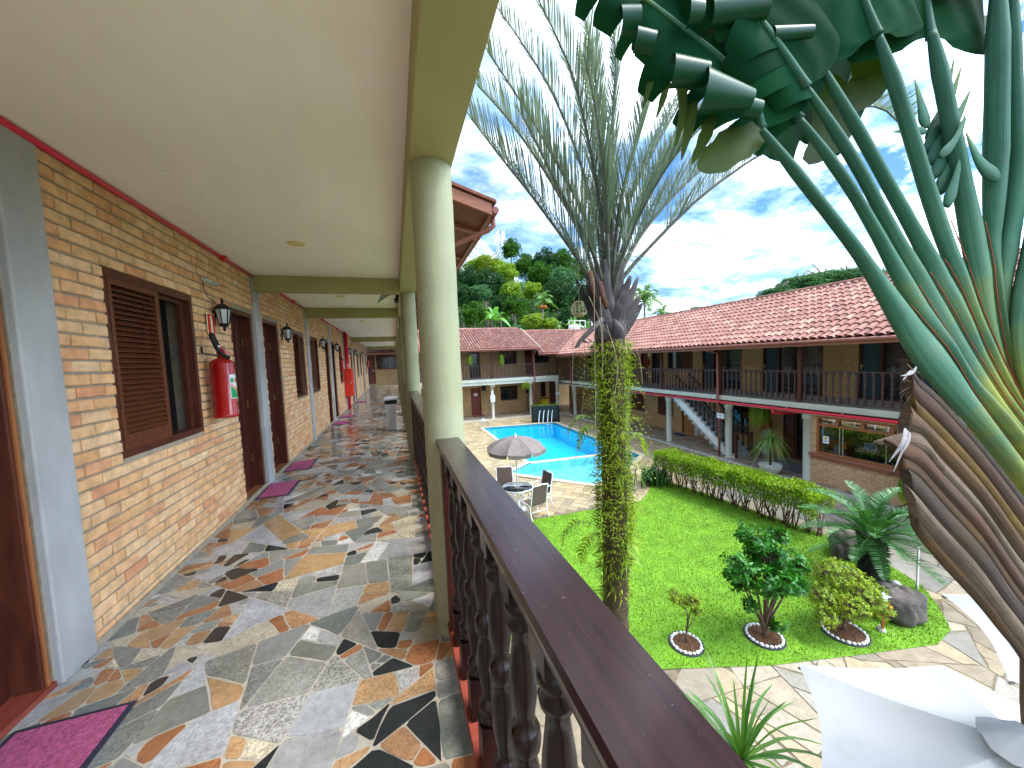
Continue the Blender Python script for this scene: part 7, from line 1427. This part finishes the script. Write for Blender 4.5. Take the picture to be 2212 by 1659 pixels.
hang_fern('hanging fern beside the upper window of the rear gallery', (8.05, 27.75, .35), .22, .85); hang_fern('hanging fern at the left end of the rear upper gallery', (5.5, 27.75, .35), .24, .7); hang_fern('bushy hanging fern below the slab at the right end of the rear wing', (10.0, 27.9, -1.95), .42, .6, 'fern', 140); hang_fern('large staghorn fern hanging between the stairs and the entrance', (14.3, 11.25, -2.3), .38, 1.0, 'hedge', 110); hang_fern('bright hanging plant below the kiosk counter beside the leaning trunk', (13.1, 6.0, -3.7), .22, .7, 'hedge', 80)
yb = PY((1700 + 1075 / 3.16) * .57604, (1150 + 1070 / 3.16) * .57604, 29.6)
t = thing('yellow_bin', 'tall yellow bin with black liner behind the fountain', 'bin', (yb.x, 29.6, G + .055)); hb_ = yb.z - G - .06; MB().grid(taper(.22, .22, .30, .27, 0, hb_ - .12), True, False, True).build('tub', M['yellow'], t, False, .01); MB().grid(taper(.31, .28, .31, .28, hb_ - .14, hb_ - .04), True, False, True).build('liner', M['black'], t); MB().grid(taper(.32, .29, .29, .26, hb_ - .04, hb_), True, False, True).build('lid', M['yellow'], t, False, .01)
ws = PY((1700 + 1213 / 3.16) * .57604, (1150 + 1135 / 3.16) * .57604, 28.4)
t = thing('wet_floor_sign', 'yellow folding wet floor sign behind the fountain', 'sign', (ws.x, 28.4, G + .055)); hs_ = ws.z - G - .05; s = MB(); s.extrude([(-.14, -.16, 0), (.14, -.16, 0), (.08, -.01, hs_), (-.08, -.01, hs_)], (0, .015, 0)); s.extrude([(-.14, .16, 0), (.14, .16, 0), (.08, .015, hs_), (-.08, .015, hs_)], (0, .015, 0)); s.build('panels', M['yellow'], t); text('lettering', 'PISO\nMOLHADO', M['ink'], t, Vector((0, -.10, hs_ * .5)), (1, 0, 0), (0, .25, 1), .05)
e = extinguisher('distant grey and red extinguisher on the right gallery wall beside the mahogany door', 19.45, -.75, .6, lab=False, x=XR, nx=-1)
t = thing('hydrant_box', 'red hydrant box on a grey post by the entrance', 'hydrant', (15.15, 11.6, G + .05)); MB().box(-.06, .06, -.10, .10, 0, 1.1).build('post', M['concrete'], t); MB().box(-.12, .1, -.16, .16, 1.1, 1.5).build('box', M['fire'], t, False, .01)
pt = thing('planter_bowl', 'wide white concrete bowl planter topped with white pebbles', 'planter', (12.95, 9.75, G + .02)); MB().lathe([(.18, 0), (.22, .03), (.33, .2), (.38, .34), (.37, .36), (.33, .36), (.32, .31), (0, .31)], (0, 0, 0), 32, False).build('bowl', M['cream'], pt)
m = MB(); rr_ = random.Random(4)
for k in range(240): a = rr_.uniform(0, 6.283); q = .31 * math.sqrt(rr_.random()); m.lathe([(0, -.012), (.02, 0), (0, .014)], (q * math.cos(a), q * math.sin(a), .325), 5, False)
m.build('white_pebbles', M['pebble'], pt)
rosette('ponytail_palm', 'drooping ponytail palm growing from the white bowl planter', 'plant', (12.95, 9.75, G + 1.18), (12.95, 9.75, G + .33), 150, .80, .022, M['ponytail'], 12, -.3, 1.5, .035, .85)
# ================================================================ BACKDROP
def S(x): x = min(max(x, 0), 1); return x * x * (3 - 2 * x)
def hill_z(x, y): return -4.95 + 24 * S((y - 36) / 60) * (1 - S((x / y - .50) / .16)) + 1.2 * math.sin(x * .21) * math.sin(y * .17) * S((y - 40) / 20)
hm = MB(); hm.grid([[(x, y, hill_z(x, y)) for x in range(-40, 90, 3)] for y in range(34, 150, 3)], False, True); tag(hm.build('hill', M['hill']), kind='structure')
ug = MB(); rnd = random.Random(55); c_ = 0
while c_ < 26000:
    y = rnd.uniform(37, 100); x = y * rnd.uniform(.10, .66); z = hill_z(x, y); 
    if z < -4: continue
    c_ += 1; cl_ = math.sin(x * .9) * math.sin(y * .8 + x * .3); p = Vector((x, y, z + max(0, 1.0 + 1.1 * cl_) * rnd.uniform(.3, 1))); ug.leaf(p, Vector((rnd.gauss(0, 1), rnd.gauss(0, 1) - .4, rnd.uniform(-.1, .9))).normalized(), Vector((0, -.4, 1)), rnd.uniform(.35, .8), rnd.uniform(.25, .5))
tag(ug.build('undergrowth', M['tree1']), 'dense green undergrowth covering the hillside behind the rear wing', 'undergrowth', kind='stuff')
def crown_mesh(name, mat, seed, nclump, nl, ls, flat=1.0, cl=.34):
    r_ = random.Random(seed); mb = MB(); cs = []
    for k in range(nclump):
        d = Vector((r_.gauss(0, 1), r_.gauss(0, 1), r_.gauss(0, 1))).normalized(); q = r_.uniform(.45, .95); c = Vector((d.x * q, d.y * q, d.z * q * flat)); cs.append((c, cl * r_.uniform(.6, 1.15)))
    for k in range(nl):
        c, r = cs[r_.randrange(nclump)]; d = Vector((r_.gauss(0, 1), r_.gauss(0, 1), r_.gauss(0, 1) + .25)).normalized(); p = c + Vector((d.x, d.y, d.z * .7)) * r * r_.uniform(.75, 1.05); mb.leaf(p, (d + Vector((r_.gauss(0, .5), r_.gauss(0, .5), r_.gauss(0, .4)))).normalized(), d, ls * r_.uniform(.7, 1.3), ls * .62, .2, .2)
    return mb.mesh(name, mat)
def trunk_mesh(seed):
    r_ = random.Random(seed); mb = MB(); mb.tube([(0, 0, -2.2), (.05, 0, -1), (0, .04, -.1), (.1, 0, .45)], [.11, .08, .06, .03], 7)
    for k in range(7): a = r_.uniform(0, 6.28); mb.tube([(0, 0, -.7 + .12 * k), (.3 * math.cos(a), .3 * math.sin(a), -.2 + .1 * k), (.7 * math.cos(a), .7 * math.sin(a), .1 + .08 * k)], [.04, .03, .012], 5)
    return mb.mesh('trunk', M['trunk'])
cms = {1: crown_mesh('crown_a', M['tree1'], 1, 95, 8500, .12, 1, .25), 2: crown_mesh('crown_b', M['tree2'], 2, 110, 9000, .09, .7, .22), 3: crown_mesh('crown_c', M['tree3'], 3, 100, 8500, .11, 1, .26), 4: crown_mesh('crown_d', M['tree4'], 4, 85, 8500, .11, .8, .26), 5: crown_mesh('crown_e', M['hedge'], 5, 80, 7000, .13, 1, .26)}
tms = [trunk_mesh(1), trunk_mesh(2)]
def tree(label, u, v, rp, d, kind, sz=1.0, group='trees on the hillside behind the rear wing', nm='rainforest_tree'):
    p = P(u, v, d); r = rp / 790 * d; t = thing(nm, label, 'tree', tuple(p), random.Random(u).uniform(0, 6.28), group)
    c = mesh_obj('crown', cms[kind], t); c.scale = (r, r, r * sz); k = mesh_obj('trunk', tms[u % 2], t); k.scale = (r, r, r * 1.3); return t
TL = [(1046, 577, 46, 62, 2, .66, 'broad yellow tinged tree crown just right of the nearest column below the apartment block'), (1092, 590, 26, 58, 5, 1.0, 'bright green tree directly right of the yellow tinged crown'), (1104, 540, 20, 75, 1, 1.1, 'tall narrow tree standing in front of the apartment block gap'), (1134, 578, 26, 72, 1, 1.0, 'mid green tree below the right end of the apartment block'), (1180, 568, 28, 70, 3, 1.05, 'dark tall tree right of the apartment block'), (1216, 566, 24, 72, 1, 1.05, 'slender topped tree left of the palm fronds on the ridge'),
 (1168, 600, 30, 62, 1, 1.0, 'rounded tree in the middle of the hillside'), (1212, 604, 32, 60, 4, 1.0, 'blue green tree left of the palm crown at mid height'), (1246, 590, 26, 66, 1, 1.0, 'tree directly behind the base of the palm fronds'), (1008, 606, 30, 55, 3, 1.0, 'dark tree against the nearest column at mid height'), (1058, 618, 34, 54, 3, 1.0, 'shadowy tree beneath the yellow tinged crown'), (1104, 630, 22, 52, 5, 1.0, 'bright light green tree in the centre of the slope'), (1036, 634, 24, 50, 4, .9, 'small bushy tree above the banana plant'),
 (1152, 628, 22, 54, 5, .9, 'bright tree just above the slim palm'), (1206, 640, 38, 52, 3, 1.0, 'large dark tree filling the slope left of the palm crown'), (1255, 640, 30, 54, 3, 1.0, 'dark tree behind the wire globe'), (1112, 662, 26, 46, 1, .9, 'olive green bush above the small blue green shrub'), (1025, 680, 28, 44, 1, .9, 'leafy bush beside the nearest column above the rear roof'), (1150, 694, 24, 42, 5, .75, 'low bright green bush just over the rear roof ridge'), (1186, 700, 20, 42, 5, .7, 'low light bush right of the slim palm trunk'), (1114, 712, 16, 41, 4, .7, 'small blue green shrub peeping over the rear roof'), (1232, 690, 30, 46, 3, .9, 'dark shrub mass above the rear roof near the palm crown'), (1080, 655, 20, 50, 3, 1, 'dark gap tree right behind the banana leaves'), (1276, 672, 26, 50, 4, 1, 'tree mostly hidden behind the palm leaf bases'), (998, 640, 26, 50, 3, 1.1, 'dark tree hugging the column edge above the leafy bush')]
for u, v, rp, d, k, sz, lb in TL: tree(lb, u, v, rp, d, k, sz)
c5 = lambda x, y: ((2300 + x / 1.8433) * .57604, (1000 + y / 1.8433) * .57604)
for i, (x, y, rp, d, lb) in enumerate(((1130, 190, 34, 44, 'leftmost lobe of the spreading tree above the right roof ridge'), (1290, 130, 44, 45, 'second spreading green tree crown over the right roof'), (1450, 100, 46, 46, 'middle spreading green tree crown over the right roof'), (1620, 90, 50, 44, 'tallest spreading green tree crown left of the leaning palm stalks'), (1850, 110, 50, 42, 'spreading tree crown behind the leaning palm stalks'), (2050, 60, 55, 42, 'spreading tree crown right of the lowest palm stalk'))):
    tree(lb, *c5(x, y), rp, d, 4, .55, 'spreading trees beyond the right roof', 'spreading_tree') if False else tree(lb, int(c5(x, y)[0]), int(c5(x, y)[1]), rp, d, 4, .55, 'spreading trees beyond the right roof', 'spreading_tree')
tree('lone small round tree top beyond the right roof ridge', 1503, 672, 15, 60, 4, .8, 'spreading trees beyond the right roof', 'round_tree')
def coco(label, u, v, d, L, hgt, n=15, seed=1, nuts=False):
    p = P(u, v, d); t = thing('coconut_palm', label, 'palm tree', (p.x, p.y, p.z - hgt), 0, 'feather palms behind the roofs'); r_ = random.Random(seed); MB().tube([(.15, 0, 0), (.0, 0, hgt * .5), (0, 0, hgt)], [.035 * L + .04, .03 * L + .03, .03 * L + .03], 8).build('trunk', M['trunk'], t); lf, st = MB(), MB()
    for k in range(n):
        a = k * 2.399 + r_.uniform(-.2, .2); el = lerp(1.35, -.35, k / n); h = Vector((math.cos(a), math.sin(a), 0)); c = Vector((0, 0, hgt)); l = L * r_.uniform(.85, 1.1)
        pth = smooth_path([c, c + h * l * .5 * math.cos(el) + Vector((0, 0, l * .5 * math.sin(el) + .1 * l)), c + h * l * max(.35, math.cos(el)) + Vector((0, 0, l * (math.sin(el) * .75 - .25 * math.cos(el))))], 9); pinnate(lf, st, pth, 26, L * .26, L * .03, .9, -.05, .35, .12, .02 * L, True, .08, r_)
    o = lf.build('fronds', M['palmleaf'], t); st.build('frond_stems', M['fern'], o)
    if nuts: m = MB(); [m.lathe([(0, -.25), (.2, -.1), (.22, .08), (0, .22)], (.35 * math.cos(q * 1.3), .35 * math.sin(q * 1.3), hgt - .45), 8, False) for q in range(5)]; m.build('seed_cluster', M['orange'], t)
coco('slim palm with a seed cluster on the slope left of the triangle palm', 1172, 655, 46, 2.1, 5.2, 15, 1, True); coco('tall coconut palm just right of the triangle palm crown beyond the right roof', 1392, 652, 44, 2.8, 9, 18, 2); coco('smaller feather palm beyond the right roof ridge', 1430, 682, 48, 2.0, 8, 14, 3); coco('small yellowish palm peeping over the rear roof', 1208, 706, 41, 1.0, 2.5, 10, 4)
def banana_plant(label, u, v, d, s, seed):
    p = P(u, v, d); t = thing('banana_plant', label, 'plant', (p.x, p.y, p.z - 1.6 * s), 0, 'banana plants over the rear roof'); r_ = random.Random(seed); MB().tube([(0, 0, 0), (0, 0, 1.6 * s)], [.16 * s, .1 * s], 8).build('stem', M['lily'], t)
    for k in range(11):
        a = k * 2.4; el = lerp(1.4, -.1, k / 11); h = Vector((math.cos(a), math.sin(a), 0)); c = Vector((0, 0, 1.5 * s)); l = 2.0 * s * r_.uniform(.8, 1.1); lf = MB(); lf.blade(smooth_path([c, c + h * l * .5 * math.cos(el) + Vector((0, 0, l * .5 * math.sin(el) + .12)), c + h * l * math.cos(el) + Vector((0, 0, l * .8 * math.sin(el) - .35 * l * math.cos(el)))], 9), [.04 * s, .3 * s, .46 * s, .5 * s, .5 * s, .48 * s, .42 * s, .34 * s, .2 * s, .02], h.cross(Vector((0, 0, 1))).cross(h) + Vector((0, 0, .3))); lf.build('leaf_blade', M['banana'], t)
banana_plant('bright banana plant above the rear roof near the column', 1068, 692, 41, 1.25, 1); banana_plant('upright banana plant above the rear roof near the palm crown', 1240, 704, 41, .8, 2)
# apartment block on the ridge
a0 = P(1026, 507, 100); a1 = P(1070, 520, 122); dr_ = (a1 - a0); dr_.z = 0; ll = dr_.length; dr_.normalize(); nrm = Vector((dr_.y, -dr_.x, 0)); nrm = nrm if nrm.y < 0 else -nrm
ab = thing('apartment_block', 'pale apartment block rising over the trees on the ridge', 'building', (a0.x, a0.y, a0.z - 22), math.atan2(dr_.y, dr_.x)); sg_ = 1 if (Matrix.Rotation(-math.atan2(dr_.y, dr_.x), 3, 'Z') @ nrm).y > 0 else -1
LB = ll * 3.6
MB().box(-8, ll, -sg_ * 14, 0, 0, 22).build('tower', M['block'], ab); MB().box(ll, ll * 2.25, -sg_ * 14, -sg_ * .4, 0, 19).build('link', M['block'], ab); MB().box(ll * 2.25, LB, -sg_ * 14, 0, 0, 22).build('tower', M['block'], ab); MB().box(-8.1, ll + .1, -sg_ * 14.1, sg_ * .15, 22, 22.35).build('parapet', M['block'], ab); MB().box(ll * 2.25 - .1, LB + .1, -sg_ * 14.1, sg_ * .15, 22, 22.35).build('parapet', M['block'], ab)
for x0 in (-6.5, ll * .12, ll * .55, ll * 2.4, ll * 2.85, ll * 3.25):
    for fl in range(3): 
        w = MB(); z0 = 18.2 - fl * 3.6; a, b = sg_ * .02, sg_ * .10; w.box(x0, x0 + ll * .34, min(a, b), max(a, b), z0, z0 + 2.3); o = w.build('window', M['blockglass'], ab); f_ = MB(); [f_.box(x0 + ll * .34 * q / 4 - .08, x0 + ll * .34 * q / 4 + .08, min(b, sg_ * .16), max(b, sg_ * .16), z0, z0 + 2.3) for q in range(5)]; f_.box(x0, x0 + ll * .34, min(b, sg_ * .15), max(b, sg_ * .15), z0 + .7, z0 + .85); f_.build('frame', M['whitepaint'], o)
an = P(1080, 512, 130); at_ = thing('antenna_mast', 'telecom antennas on the roof of the apartment block', 'antenna', (an.x, an.y, an.z - 6)); m = MB(); r_ = random.Random(2)
for k in range(4): x, y = (-1.2, 1.2)[k % 2], (-1, 1)[k // 2]; m.tube([(x, y, -4), (x * .8, y * .8, 8)], .12, 5)
for k in range(7): m.tube([(-1.2, -1, -2 + k * 1.4), (1.2, 1, -1 + k * 1.4)], .07, 4); m.tube([(1.2, -1, -2 + k * 1.4), (-1.2, 1, -1 + k * 1.4)], .07, 4)
m.build('lattice', M['steel'], at_)
for k in range(6): a = k * 1.05; MB().box(2 * math.cos(a) - .2, 2 * math.cos(a) + .2, 2 * math.sin(a) - .2, 2 * math.sin(a) + .2, 3 + k % 3, 5.5 + k % 3).build('panel', M['white'], at_)
tk_ = P(1240, 712, 37); t = thing('roof_tank', 'white water tank with a small railing on the rear roof', 'water tank', (tk_.x, tk_.y, 2.3)); MB().lathe([(.55, 0), (.6, .1), (.55, .8), (.3, .95), (0, .98)], (0, 0, 0), 18).build('tank', M['whitepaint'], t)
m = MB(); [m.tube([(x, -.7, 0), (x, -.7, 1.25)], .03, 5) for x in (-.9, -.3, .3, .9)]; [m.tube([(-.9, -.7, z), (.9, -.7, z)], .03, 5) for z in (.65, 1.25)]; m.build('railing', M['whitepaint'], t)
mt = MB(); rows = []; r_ = random.Random(8)
for i in range(60):
    x = lerp(1500, 2900, i / 59); q = math.sin(math.pi * i / 59); hgt = 24 + 120 * q * (.8 + .2 * math.sin(i * .5)) + r_.uniform(-4, 4) * q; rows.append([(x, 2600, -10), (x + 20, 2750, hgt * .6), (x + 30, 2900, hgt)])
mt.grid(rows, False, True); tag(mt.build('mountain', M['mountain']), kind='structure')
